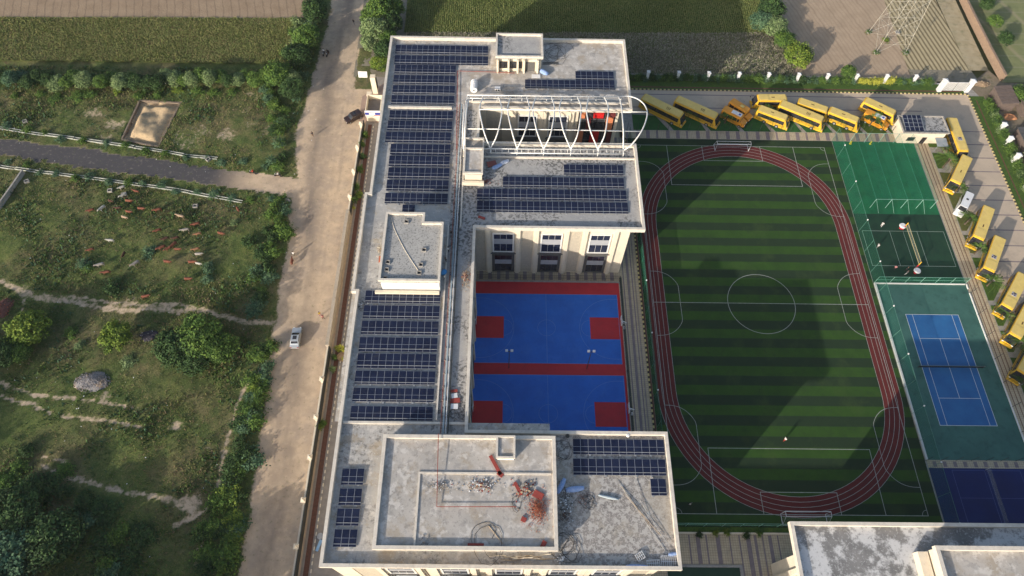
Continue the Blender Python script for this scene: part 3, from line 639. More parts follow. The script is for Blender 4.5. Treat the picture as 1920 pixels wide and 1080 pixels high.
# glazed corner with red and orange fins on the north wing
mb = MB(); mb.box(-67.7,39.9,.3,-59.7,40.0,16.0); g = part(mb, 'window', TINT, school)
mb = MB()
for x in (-66.9,-64.4,-61.9,-60.0): mb.box(x-.05,39.8,.3,x+.05,39.9,15.9)
for z in (3.5,7,10.5,13.6): mb.box(-67.7,39.82,z,-59.7,39.9,z+.12)
part(mb, 'mullion', DARKFR, g)
FIN = [mat('fin_orange', (.62,.22,.10), None, rough=.6), mat('fin_red', (.55,.015,.015), None, rough=.6), mat('fin_maroon', (.14,.03,.03), None, rough=.6)]
mb = MB()
for x0_, z0_, x1_, z1_, k in ((-67.2,14.3,-66.3,15.9,0),(-67.4,6.5,-66.2,10.2,0),(-64.5,14.4,-62.3,15.9,1),(-64.6,6.0,-62.7,10.0,1),(-61.6,10.6,-60.1,14.6,0),(-60.9,14.7,-59.8,15.9,2),(-60.9,6.2,-59.9,9.8,2),(-65.8,10.5,-64.9,14.2,2)): mb.mi(k).box(x0_,39.45,z0_,x1_,39.8,z1_)
part(mb, 'fin', FIN, school)
for i, x in enumerate((-98.6,-90.3,-82.0,-77.8,-73.6,-66.8)): 
    if i != 3: bay(school, face_M(x, -51.5, 0))
panelstrip(school, face_M(-103.8,-51.5,0), 4.2); panelstrip(school, face_M(-61.6,-51.5,0), 2.6)
for y in (-45.5,-37.5,14.5,24.0,45.0,55.5): bay(school, face_M(-59.0, y, math.pi/2))
for y in (-24.0,-14.0,-4.0): bay(school, face_M(-89.3, y, math.pi/2))
for x in (-83.0,-73.5,-64.0): bay(school, face_M(x, -31.4, math.pi))
for x in (-83.0,-73.5,-64.0): bay(school, face_M(x, 29.8, math.pi))

def rooftop_room(name, pts, z0, z1, lip, deckm, par_t=.45, over=0.3, walls=CREAM):
    t = empty(name, (0,0,0)); t.parent = school; t.matrix_parent_inverse = Matrix.Translation(-school.location)
    inner = pts
    mb = MB(); mb.prism(pts, z0, z1-lip-.25); o = mb.build('room_wall', walls, t)
    cx = sum(p[0] for p in pts)/len(pts); cy = sum(p[1] for p in pts)/len(pts)
    def grow(p, d): return (p[0]+(d if p[0] > cx else -d), p[1]+(d if p[1] > cy else -d))
    g = [grow(p, over) for p in pts]
    mb = MB(); mb.prism(g, z1-lip-.25, z1-lip); mb.build('room_roof', deckm, t)
    mb = MB(); mb.ring(g, par_t, z1-lip, z1); mb.build('room_parapet', PARAPET, t)
    return t
PH = [(-102.0,-49.5),(-75.0,-49.5),(-75.0,-32.6),(-102.0,-32.6)]
ph = rooftop_room('penthouse', PH, ZR, 18.6, .55, ROOF_C, .55, .2)
mb = MB(); mb.box(-96.2,-49.1,18.05,-95.9,-38.2,18.22); mb.box(-95.9,-38.5,18.05,-75.6,-38.2,18.22); mb.build('upstand', PARAPET, ph)
st = rooftop_room('stair_tower', [(-105.3,-5.0),(-94.9,-5.0),(-94.9,7.2),(-98.5,7.2),(-98.5,9.3),(-105.3,9.3)], ZR, 20.5, .5, mat('roof_screed_speckled', (.44, .43, .41), (.34, .335, .32), .4, bump=.015, layers=[((.13, .13, .125), 3.0, .52, .60, .75), ((.5,.49,.47), .8, .6, .7, .5)]), .42, .25, WHITEP)
mb = MB(); mb.box(-106.6,-5.8,ZR,-95.0,-5.25,ZR+.8); mb.build('ledge', CREAM, st)
for px, py in ((753,400),(786,401),(762,415),(795,468),(727,491),(725,505),(789,496),(786,511),(722,521)):
    x, y, _ = at(px, py, 20.2); mb = MB(); mb.ring([(x-.4,y-.4),(x+.4,y-.4),(x+.4,y+.4),(x-.4,y+.4)], .12, 19.99, 20.25); mb.mi(1).box(x-.28,y-.28,19.98,x+.28,y+.28,20.06); mb.build('roof_vent', [CONC, BLACKP], st)
mt = rooftop_room('stair_tower', [(-85.5,51.5),(-75.8,51.5),(-75.8,58.2),(-85.5,58.2)], ZR, 20.6, .5, ROOF_E, .4, .35, CREAM)
mb = MB()
for x0_, x1_ in ((-85.0,-83.2),(-82.8,-81.2),(-80.8,-80.0)): mb.box(x0_,51.42,17.0,x1_,51.5,18.9)
mb.build('window', TINT, mt)
mb = MB(); mb.box(-79.2,51.38,16.25,-77.2,51.5,18.8); mb.build('doorway', DARKFR, mt)
mb = MB()
for x in (-85.4,-83.0,-81.0,-79.6,-76.6): mb.box(x-.2,50.7,ZR,x+.2,51.45,19.8)
mb.build('pilaster', CREAM, mt)
s2 = rooftop_room('stair_tower', [(-91.4,20.0),(-88.0,20.0),(-88.0,26.0),(-91.4,26.0)], ZR, 19.6, .35, ROOF_C, .35, .25, CREAM)
mb = MB(); mb.box(-91.9,19.2,ZR,-87.6,19.7,ZR+1.1); mb.build('ledge', CREAM, s2)
s3 = rooftop_room('stair_tower', [(-91.6,26.9),(-87.9,26.9),(-87.9,29.6),(-91.6,29.6)], ZR, 18.6, .5, CONC, .3, .15, WHITEP)
s4 = rooftop_room('water_tank_room', [(-84.0,-36.2),(-81.4,-36.2),(-81.4,-33.0),(-84.0,-33.0)], 18.05, 19.9, .25, ROOF_C, .3, .2, WHITEP)

# ------------------------------------------------------------------ solar arrays
def module_mesh():
    mb = MB(); w, h, t = 1.23, 2.5, .05; e = .026
    mb.mi(0).box(-w/2,-h/2,-t,w/2,h/2,-.006)
    mb.mi(1)
    for a in ((-w/2+e,-h/2+e,w/2-e,-.02),(-w/2+e,.02,w/2-e,h/2-e)): mb.add([(a[0],a[1],0),(a[2],a[1],0),(a[2],a[3],0),(a[0],a[3],0)], [(0,1,2,3)])
    return mb.mesh('solar_panel', [ALU, CELL])
MODM = module_mesh(); TILT = math.radians(3.5)
def solar(x0, y0, y1, n, label, group, z=ZR, pitch=1.235):
    L = n*pitch; cy = (y0+y1)/2; x0 += .05
    r = tag(empty('solar_array', (x0, cy, z)), label, 'solar panels', group)
    mb = MB(); h = (y1-y0)
    zl = .16; zh = .16+math.sin(TILT)*2.5
    for yy, zz in ((-.85, zl+.1), (.85, zh-.1)): mb.box(0, yy-.04, zz-.06, L, yy+.04, zz)
    k = 0; x = .25
    while x < L:
        mb.box(x-.04,-.89,.05,x+.04,-.81,zl+.04); mb.box(x-.04,.81,.05,x+.04,.89,zh-.02); mb.box(x-.16,-1.52,0,x+.16,-1.2,.12); mb.box(x-.2,.65,0,x+.2,1.05,.06); x += 2.45
    mb.build('support_frame', GALV, r)
    for i in range(n):
        o = bpy.data.objects.new('solar_panel', MODM); COL.objects.link(o); o.parent = r
        o.location = (pitch*(i+.5), 0, (zl+zh)/2+.02); o.rotation_euler = (TILT, 0, 0); o.scale = ((pitch-.005)/1.23, h/2.5, 1)
    return r
GW = 'solar arrays on the school roofs'
rowsW = [(58.9,56.2,17,-108.7),(55.6,52.9,17,-108.6),(52.6,49.9,11,-108.3),(49.4,46.8,11,-108.3),(46.3,43.8,11,-108.2),(43.3,40.8,11,-108.2),
         (38.9,36.3,11,-108.2),(36.0,33.3,11,-108.3),(32.9,30.1,11,-108.4),(29.6,26.8,10,-107.1),(26.5,23.8,10,-107.1),(23.4,20.7,10,-107.0),(20.3,17.6,10,-107.0),(17.0,14.5,10,-107.0)]
for i, (a, b, n, x) in enumerate(rowsW):
    if i < 2: l = f'long row of seventeen solar panels at the north edge of the roof, {"outer one" if i == 0 else "inner one"}'
    elif i < 6: l = f'row of eleven dark solar panels, {ORD[i-2]} below the two long rows'
    elif i < 9: l = f'row of eleven solar panels, {ORD[i-6]} one south of the low cross beam'
    else: l = f'row of ten dark solar panels above the big stair tower, {ORD[i-9]} from the north'
    solar(x, b, a, n, l, GW)
solar(-103.4, 12.2, 14.2, 2, 'pair of dark solar panels alone just above the stair tower roof', GW, pitch=1.235)
for i, (a, b) in enumerate([(-5.1,-7.6),(-8.1,-10.7),(-11.2,-13.8),(-14.4,-17.1),(-17.5,-20.2),(-20.7,-23.1),(-23.8,-26.2),(-27.0,-29.4)]):
    solar(-108.4, b, a, 11, f'row of eleven dark solar panels beside the ball courts, {ORD[i]} south of the stair tower', GW)
solar(-71.6,22.2,24.8,10,'short row of ten dark solar panels nearest the white tube canopy on the middle wing', GW, pitch=1.21)
solar(-83.9,18.9,21.5,20,'row of twenty dark solar panels, second from the tube canopy on the middle wing', GW, pitch=1.215)
solar(-89.0,15.8,18.4,24,'row of twenty-four dark solar panels, third from the tube canopy on the middle wing', GW)
solar(-88.9,12.8,15.4,24,'row of twenty-four dark solar panels closest to the ball court edge of the middle wing', GW)
solar(-68.2,48.7,51.4,7,'short row of seven dark solar panels on the northeast roof', GW, pitch=1.22); solar(-79.4,46.0,48.6,16,'row of sixteen dark solar panels on the northeast roof beside the tube canopy', GW)
solar(-71.9,-34.7,-32.2,12,'row of twelve dark solar panels along the court edge of the south block', GW); solar(-72.0,-38.0,-35.4,12,'row of twelve dark solar panels, inner one of the two on the south block', GW)
solar(-59.9,-41.1,-38.5,2,'pair of dark solar panels by the east parapet of the south block', GW)
for i, y in enumerate((-37.35,-40.45,-43.5,-46.55)): solar(-108.5, y-2.55, y, 3, f'short row of three dark solar panels west of the penthouse, {ORD[i]} from the north', GW, pitch=1.16)

# ------------------------------------------------------------------ white tube canopy over the light well
can = tag(empty('tube_canopy', (-75, 35, ZR)), 'white painted tube canopy of looping ribs over the gap between two wings', 'canopy frame')
def T(px, py, z): return at(px, py, z)
def cpart(name, paths, r=.13):
    mb = MB()
    for p in paths: mb.tube(p, r, 7)
    mb.v = [(v[0]+75, v[1]-35, v[2]-ZR) for v in mb.v]; return mb.build(name, WHITEP, can, smooth=True)
def smooth_path(P, n=10):
    P = [Vector(p) for p in P]; out = []
    for i in range(len(P)-1):
        p0 = P[max(i-1,0)]; p1 = P[i]; p2 = P[i+1]; p3 = P[min(i+2,len(P)-1)]
        for k in range(n):
            t = k/n; out.append(.5*((2*p1)+(-p0+p2)*t+(2*p0-5*p1+4*p2-p3)*t*t+(-p0+3*p1-3*p2+p3)*t**3))
    out.append(P[-1]); return out
def zz_(t): return 17.9+2.9*math.sin(math.pi*min(1, max(0, t)))**.8
Zs = lambda x, y: (860+x/5.053, 160+y/5.053)
def rib(pts, name='rib'):
    P = [T(*Zs(x, y), zz_(t)) for x, y, t in pts]; cpart(name, [smooth_path(P, 6)], .14)
# south and north rails
cpart('rail', [[T(*Zs(50,608),17.7), T(*Zs(300,600),17.9), T(*Zs(1565,612),17.9)], [T(*Zs(300,640),17.1), T(*Zs(1570,650),17.1)]], .12)
cpart('rail', [[T(*Zs(80,92),18.4), T(*Zs(1520,110),18.4)], [T(*Zs(80,122),17.6), T(*Zs(1520,135),17.6)]], .11)
cpart('rail', [[T(*Zs(55,412),20.4), T(*Zs(900,420),20.4), T(*Zs(1735,437),20.4)], [T(*Zs(200,228),20.2), T(*Zs(1160,238),20.2), T(*Zs(1430,240),20.2)], [T(*Zs(1555,252),20.2), T(*Zs(1785,252),20.2)]], .11)
rib([(45,605,0),(42,400,.5),(60,220,.8),(85,95,1)], 'end_post'); rib([(60,605,0),(60,400,.5),(78,220,.8),(100,115,1)], 'end_post')
for vx, vy, l, lx, r, rx in ((300,600,200,235,408,375),(553,602,465,495,672,645),(805,604,703,735,908,880),(1062,606,955,985,1160,1125),(1320,608,1212,1235,1418,1380)):
    rib([(vx,vy+36,-.1),(vx,vy,0),(l+40,440,.35),(l,250,.75),(l+8,170,.9),(lx,112,1)]); rib([(vx,vy,0),(vx+60,480,.3),(r-8,320,.62),(r,230,.78),(r-8,175,.9),(rx,112,1)])
rib([(1562,645,-.1),(1560,600,0),(1560,420,.4),(1548,260,.75),(1535,160,.92),(1515,108,1)]); rib([(1570,612,0),(1640,560,.15),(1735,430,.45),(1785,290,.7),(1770,200,.85),(1705,135,.95),(1620,105,1),(1530,110,1)], 'end_hoop')
mb_p = []
for i in range(24):
    x = 100+62*i
    if x < 1520: mb_p.append([T(*Zs(x,92),18.4), T(*Zs(x+2,118),17.6)])
    if 300 < x < 1560: mb_p.append([T(*Zs(x,604),17.9), T(*Zs(x+2,642),17.1)])
cpart('bracing', mb_p, .05)
mb_p = []
for i in range(7):
    x = 130+235*i; a = T(*Zs(x,120),17.6); mb_p.append([a, (a[0], a[1], ZR)])
for x, y in ((553,640),(805,643),(1062,646),(1320,648),(1562,650),(50,608)): a = T(*Zs(x,y),17.1); mb_p.append([a, (a[0], a[1], ZR)])
cpart('post', mb_p, .09)

# ------------------------------------------------------------------ neighbouring block at the lower right
nb = tag(empty('annex_building', (-10,-60,0)), 'flat roofed block with patchy white and dark roof south of the pitch', 'building')
def npart(mb, name, m): return part(mb, name, m, nb)
NO = [(-39.1,-90),(40,-90),(40,-44.9),(-39.1,-44.9)]
mb = MB(); mb.box(-36.9,-90,0,39.0,-48.8,16.0); npart(mb, 'wall', CREAM)
mb = MB(); mb.box(-39.0,-89.9,16.0,39.9,-45.0,16.16); npart(mb, 'roof_slab', CREAM)
mb = MB(); mb.ring(NO, .55, 16.0, ZP); npart(mb, 'parapet', PARAPET)
mb = MB(); mb.poly([(-39,-89.9),(39.9,-89.9),(39.9,-45),(-39,-45)], ZR); npart(mb, 'roof_deck', ROOF_D)
mb = MB(); mb.box(-19.2,-89,ZR,36,-49.0,19.0); npart(mb, 'upper_storey', CREAM)
mb = MB(); mb.ring([(-19.5,-89),(36.3,-89),(36.3,-48.7),(-19.5,-48.7)], .6, 19.0, 19.9); npart(mb, 'upper_parapet', PARAPET)
mb = MB(); mb.poly([(-19.4,-89),(36.2,-89),(36.2,-48.8),(-19.4,-48.8)], 19.05); npart(mb, 'upper_deck', ROOF_C)
mb = MB(); mb.box(-21.0,-56,ZR,-19.5,-49.2,17.6); npart(mb, 'ledge', CREAM)
for y in (-54.2,-63.5,-73,-82): bay(nb, face_M(-36.9, y, -math.pi/2))
for x in (-28,-14,0,14,28): bay(nb, face_M(x, -48.8, math.pi))
sb2 = tag(empty('south_building', (-83,-90,0)), 'further cream school block standing south of the main one', 'building')
mb = MB(); mb.box(-109.2,-118,0,-58,-72,16.0); part(mb, 'wall', CREAM, sb2)
mb = MB(); mb.box(-109.9,-118.9,16.0,-56.6,-71.1,16.16); part(mb, 'roof_slab', CREAM, sb2)
mb = MB(); mb.ring([(-110,-119),(-56.5,-119),(-56.5,-71),(-110,-71)], .52, 16.0, ZP); part(mb, 'parapet', PARAPET, sb2)
for x in (-100,-90.3,-82.0,-73.6,-64.5): bay(sb2, face_M(x, -72, math.pi))
for y in (-80,-92,-105): bay(sb2, face_M(-58, y, math.pi/2))
# ------------------------------------------------------------------ small buildings
gh = tag(empty('guard_room', (16,48.7,0)), 'small flat roofed guard room with slanted solar panels beside the bus yard', 'guard room')
mb = MB(); mb.box(10.8,46.6,0,21.0,51.3,3.6); part(mb, 'wall', CREAM, gh)
mb = MB(); mb.box(10.5,46.3,3.6,21.3,51.6,3.8); part(mb, 'roof', ROOF_E, gh)
mb = MB(); mb.ring([(10.4,46.2),(21.4,46.2),(21.4,51.7),(10.4,51.7)], .25, 3.8, 4.1); part(mb, 'parapet', CONC, gh)
mb = MB(); mb.obox((13.2,49.0,4.35), 4.4, 4.4, .06, 0, math.radians(8)); part(mb, 'solar_panel', CELL, gh)
mb = MB()
for x in (11.0,12.1,13.2,14.3,15.4): mb.obox((x,49.0,4.40), .07, 4.4, .05, 0, math.radians(8))
for y_ in (-1.1, 0, 1.1): mb.obox((13.2,49+y_,4.395+.14*y_), 4.4, .05, .04, 0, math.radians(8))
part(mb, 'panel_frame', ALU, gh)
mb = MB(); mb.box(12.5,46.5,.9,14.3,46.6,2.1); mb.box(16,46.5,0,17.1,46.6,2.1); part(mb, 'window', TINT, gh)
mb = MB(); mb.obox((20.2,45.2,2.0), 2.6, 2.4, .08, 0, .12); mb.tube([(19,44.1,0),(19,44.1,1.9)], .05); mb.tube([(21.4,44.1,0),(21.4,44.1,1.9)], .05); o = mb.build('canopy', mat('grey_sheet_metal', (.22,.26,.30), (.3,.33,.36), 1, rough=.4)); tag(o, 'small grey sheet metal awning at the corner of the guard room', 'awning')
gt = tag(empty('gatehouse', (-115.2,53.6,0)), 'gate kiosk with blue and white signboard by the dirt road', 'gatehouse')
mb = MB(); mb.ring([(-117.0,51.0),(-113.4,51.0),(-113.4,56.2),(-117.0,56.2)], .15, 0, 3.6); part(mb, 'wall', CREAM, gt)
mb = MB(); mb.poly([(-116.9,51.1),(-113.5,51.1),(-113.5,56.1),(-116.9,56.1)], 2.3); part(mb, 'roof', mat('kiosk_roof_dark', (.20,.18,.175), (.15,.14,.13), 1), gt)
mb = MB(); mb.box(-117.1,50.75,1.9,-113.3,50.98,3.75); sg = part(mb, 'signboard', VWHITE, gt)
mb = MB(); mb.mi(0).box(-117.05,50.70,2.55,-113.35,50.75,3.3); mb.mi(1).box(-117.0,50.70,2.1,-115.0,50.75,2.2); mb.mi(1).box(-115.0,50.70,2.2,-113.4,50.75,2.4)
mb.mi(2).box(-116.1,50.66,2.65,-114.7,50.70,3.2); part(mb, 'sign_lettering_band', [mat('sign_blue', (.04,.05,.28), None), mat('sign_red', (.6,.1,.06), None), VWHITE], sg)

# ------------------------------------------------------------------ vehicles
def rounded_body(L, Wd, z0, z1, rc=.18, rake=0.0, belly=0):
    """lofted coach body along +x (front), rounded roof edges and corners; returns MB"""
    prof = [(-Wd/2, z0), (-Wd/2-belly, z0+(z1-z0)*.4), (-Wd/2+.03, z1-rc*1.6), (-Wd/2+rc*.4, z1-rc*.5), (-Wd/2+rc*1.3, z1), (0, z1+.05),
            (Wd/2-rc*1.3, z1), (Wd/2-rc*.4, z1-rc*.5), (Wd/2-.03, z1-rc*1.6), (Wd/2+belly, z0+(z1-z0)*.4), (Wd/2, z0)]
    st = [(-L/2, .90, .93), (-L/2+.12, .97, .985), (-L/2+.4, 1, 1), (0, 1, 1), (L/2-.7, 1, 1), (L/2-.25, .97, .985), (L/2-.06, .92, .95), (L/2, .86, .90)]
    mb = MB(); n = len(prof); vs = []
    for x, sw, sz in st:
        for y, z in prof: vs.append((x - (rake*max(0, (z-1.2)/(z1-1.2)) if x > L/2-.8 else 0), y*sw, z0+(z-z0)*sz))
    fs = []
    for i in range(len(st)-1):
        for k in range(n):
            k2 = (k+1) % n; fs.append((i*n+k, (i+1)*n+k, (i+1)*n+k2, i*n+k2))
    fs += [tuple(range(n))[::-1][::-1], tuple((len(st)-1)*n+k for k in range(n))[::-1]]
    return mb.add(vs, fs)
def wheels(root, xs, Wd, r=.48, w=.28):
    for x in xs:
        for s in (-1, 1):
            mb = MB(); mb.tube([(x, s*(Wd/2-w), r), (x, s*(Wd/2+.02), r)], r, 16); o = mb.build('wheel', TYRE, root)
            mb = MB(); mb.tube([(x, s*(Wd/2+.0), r), (x, s*(Wd/2+.05), r)], r*.55, 12); mb.build('rim', GALV, o)
def make_bus(L=11.0, Wd=2.5, H=3.15, body=BUSY, roof=BUSROOF, mark='dots', panel=False):
    r = empty('school_bus'); h = L/2
    b = rounded_body(L, Wd, .38, H, rake=.75).build('body', body, r, smooth=False)
    mb = MB(); mb.box(-h+.35, -Wd/2+.12, H+.015, h-1.15, Wd/2-.12, H+.07); mb.build('roof_skin', roof, r)
    mb = MB(); x1 = h-1.0
    for s in (-1, 1): mb.box(-h+.5, s*(Wd/2-.02), 1.55, x1, s*(Wd/2+.035), H-.42)
    k = int((x1+h-.5)/1.35); mb.mi(1)
    for s in (-1, 1):
        for i in range(1, k): x = -h+.5+(x1+h-.5)*i/k; mb.box(x-.02, s*(Wd/2+.03), 1.55, x+.02, s*(Wd/2+.045), H-.42)
    mb.build('window_band', [TINT, BLACKP], r)
    mb = MB(); xt = h-.75*(H-.28-1.2)/(H-1.2); mb.add([(h+.05,-Wd*.44,1.2),(h+.05,Wd*.44,1.2),(xt+.05,Wd*.43,H-.28),(xt+.05,-Wd*.43,H-.28),(h-.1,-Wd*.44,1.2),(h-.1,Wd*.44,1.2),(xt-.15,Wd*.43,H-.28),(xt-.15,-Wd*.43,H-.28)],
        [(0,1,2,3),(4,7,6,5),(0,4,5,1),(1,5,6,2),(2,6,7,3),(3,7,4,0)]); mb.build('windscreen', TINT, r)
    mb = MB(); mb.box(-h-.02,-Wd*.36,1.6,-h+.08,Wd*.36,H-.55); mb.build('rear_window', TINT, r)
    mb = MB(); mb.box(h-.05,-Wd*.47,.35,h+.32,Wd*.47,.85); mb.build('bumper', body, r); mb = MB(); mb.box(-h-.14,-Wd*.46,.38,-h+.05,Wd*.46,.75); mb.build('bumper', body, r)
    for s in (-1, 1):
        mb = MB(); mb.box(h+.02, s*.95-.17, .95, h+.10, s*.95+.17, 1.18); mb.build('headlight', LAMPW, r)
        mb = MB(); mb.tube([(h-.2, s*(Wd/2-.05), H-.5),(h+.42, s*(Wd/2+.18), H-.55),(h+.45, s*(Wd/2+.2), H-.95)], .035, 5); mb.box(h+.38, s*(Wd/2+.2)-.12, H-1.35, h+.48, s*(Wd/2+.2)+.12, H-.9); mb.build('mirror', BLACKP, r)
        mb = MB(); mb.box(-h-.05, s*1.0-.12, .95, -h+.02, s*1.0+.12, 1.3); mb.build('tail_lamp', TAILR, r)
    mb = MB()
    for s in (-1, 1): mb.box(-h+.4, s*(Wd/2-.0), .92, h-.6, s*(Wd/2+.03), .98); mb.box(-h+.4, s*(Wd/2), 1.25, h-.6, s*(Wd/2+.03), 1.30)
    mb.build('body_line', mat('bus_line_dark', (.08,.05,.03), None), r)
    mb = MB(); mb.box(h-3.4,-Wd*.36,H+.07,h-1.0,Wd*.36,H+.13); mb.build('roof_pod', roof, r)
    mb = MB(); x = h-4.5
    if mark == 'dots':
        for i in range(3):
            for j in range(2): mb.box(x-.45+.36*i, -.30+.36*j, H+.07, x-.22+.36*i, -.08+.36*j, H+.085)
        mb.box(x-.42, -.52, H+.07, x+.5, -.46, H+.085); mb.build('roof_marking', mat('mark_dark', (.10,.05,.02), None), r)
    elif mark == 'square':
        mb.mi(0).box(x-.5,-.5,H+.07,x+.5,.5,H+.1)
        for i, j in ((-.28,-.1),(.12,-.32),(.14,.14),(-.3,.2)): mb.mi(1).box(x+i-.13, j-.13, H+.1, x+i+.16, j+.16, H+.12)
        mb.build('roof_hatch', [mat('hatch_grey', (.42,.40,.42), None), mat('mark_dark2', (.05,.04,.05), None)], r)
    else:
        mb.box(x-.4,-.1,H+.07,x+.4,.12,H+.09); mb.build('roof_marking', mat('mark_dark', (.10,.05,.02), None), r)
    wheels(r, (-h+2.6, h-2.3), Wd); return r
def make_minibus(panel):
    r = empty('school_minibus'); L, Wd, H = 6.3, 2.15, 2.75; h = L/2
    rounded_body(L-1.2, Wd, .4, H, .16).build('body', BUSO, r, loc=(-.6,0,0))
    mb = MB(); mb.add([(h-1.3,-1.0,.4),(h+.15,-.86,.42),(h+.15,.86,.42),(h-1.3,1.0,.4),(h-1.3,-1.0,1.55),(h+.05,-.82,1.2),(h+.05,.82,1.2),(h-1.3,1.0,1.55)],
                    [(0,3,2,1),(4,5,6,7),(0,1,5,4),(1,2,6,5),(2,3,7,6),(3,0,4,7)]); mb.build('bonnet', BUSO, r)
    for s in (-1, 1):
        mb = MB()
        for a, b in ((-h+.5,-h+1.7),(-h+1.85,-h+3.0),(-h+3.15,-h+4.2),(-h+4.35,h-1.45)): mb.box(a, s*(Wd/2-.02), 1.45, b, s*(Wd/2+.03), H-.35)
        mb.build('side_window', TINT, r)
    mb = MB(); mb.add([(h-1.15,-.95,1.55),(h-1.15,.95,1.55),(h-1.42,.9,H-.2),(h-1.42,-.9,H-.2),(h-1.4,-.95,1.5),(h-1.4,.95,1.5),(h-1.7,.9,H-.25),(h-1.7,-.9,H-.25)],
        [(0,1,2,3),(4,7,6,5),(0,4,5,1),(1,5,6,2),(2,6,7,3),(3,7,4,0)]); mb.build('windscreen', TINT, r)
    mb = MB(); mb.box(h+.05,-.95,.35,h+.3,.95,.65); mb.build('bumper', BLACKP, r)
    for s in (-1, 1): mb = MB(); mb.box(h+.08, s*.62-.14, .8, h+.18, s*.62+.14, 1.05); mb.build('headlight', LAMPW, r)
    if panel:
        mb = MB(); mb.mi(0).box(-.9,-.55,H+.06,1.6,.55,H+.14); mb.mi(1).box(.85,-.3,H+.14,1.35,.3,H+.15); mb.build('roof_board', [VWHITE, mat('board_blue', (.05,.08,.35), None)], r)
    else: mb = MB(); mb.box(-.4,-.4,H+.06,.5,.4,H+.14); mb.build('roof_hatch', BUSROOF, r)
    wheels(r, (-h+1.3, h-1.0), Wd, .36, .24); return r
def place2(o, a, b, z=3.0, frac=.5, L=None):
    A = Vector(at(*a, z)[:2]); B = Vector(at(*b, z)[:2]); d = (B-A).normalized(); c = (A+B)/2
    o.location = (c.x, c.y, .012); o.rotation_euler = (0, 0, math.atan2(d.y, d.x)); return (B-A).length
GB = 'yellow school buses parked in the school yard'
buses = [((1213,184.5),(1276,215.5),11.6,'dots','long yellow school bus parked nearest the northeast wing of the school'),
 ((1275,188),(1342,218),11.6,'dots','long yellow school bus parked second from the school wing'),
 ((1469,183),(1422,182.4),8.0,'bar','short yellow bus standing lengthwise close to the top kerb, facing the school'),
 ((1429,204),(1475.4,221.4),8.0,'bar','short yellow bus parked below the bus that stands lengthwise'),
 ((1470.4,196),(1541,224.4),11.6,'dots','long dusty yellow bus parked in the middle of the top row beside a short one'),
 ((1503.8,190),(1551.6,206),8.0,'bar','short yellow bus parked behind the long dusty one in the top row'),
 ((1562,207),(1609,225.6),8.0,'bar','short yellow bus parked alone between the long dusty bus and the orange minibus'),
 ((1630,190),(1675.6,211),8.6,'plain','yellow bus parked beside the orange minibus near the guard room'),
 ((1786,226),(1807,283),11.4,'square','long yellow bus with grey roof hatch beside the guard room'),
 ((1813.4,295.3),(1790.7,343.5),10.2,'bar','yellow bus just below the corner bus, before the white van'),
 ((1854,392),(1834.5,447),10.8,'bar','yellow bus directly after the white van in the right hand row'),
 ((1874.7,448.5),(1854.3,506.8),10.8,'square','yellow bus with grey roof hatch, second after the white van'),
 ((1918,518),(1888,576.4),11.0,'square','yellow bus with grey roof hatch, third after the white van and partly out of view'),
 ((1934,572),(1903.7,629.6),11.0,'bar','yellow bus cut by the picture edge, fourth after the white van'),
 ((1950,640),(1918.5,698),11.0,'dots','yellow bus of which only the nose shows at the picture edge')]
protos = {}
for a, b, L, mk, lab in buses:
    k = (L, mk); first = k not in protos
    if first: protos[k] = make_bus(L, 2.5 if L > 9 else 2.35, 3.15 if L > 9 else 3.0, mark=mk)
    o = protos[k] if first else copy_tree(protos[k])
    tag(o, lab, 'bus', GB); place2(o, a, b)
for (a, b), p, lab in ((((1369.4,189.3),(1411,216)), False, 'orange minibus with plain roof, behind one with a white roof board'),
                    (((1355,204),(1401,226)), True, 'orange minibus with white roof board, parked beside the plain roofed one'),
                    (((1622,210),(1669,231)), True, 'bright orange minibus with white roof board nearest the guard room')):
    o = make_minibus(p); tag(o, lab, 'minibus', 'orange school minibuses'); place2(o, a, b, 2.2)
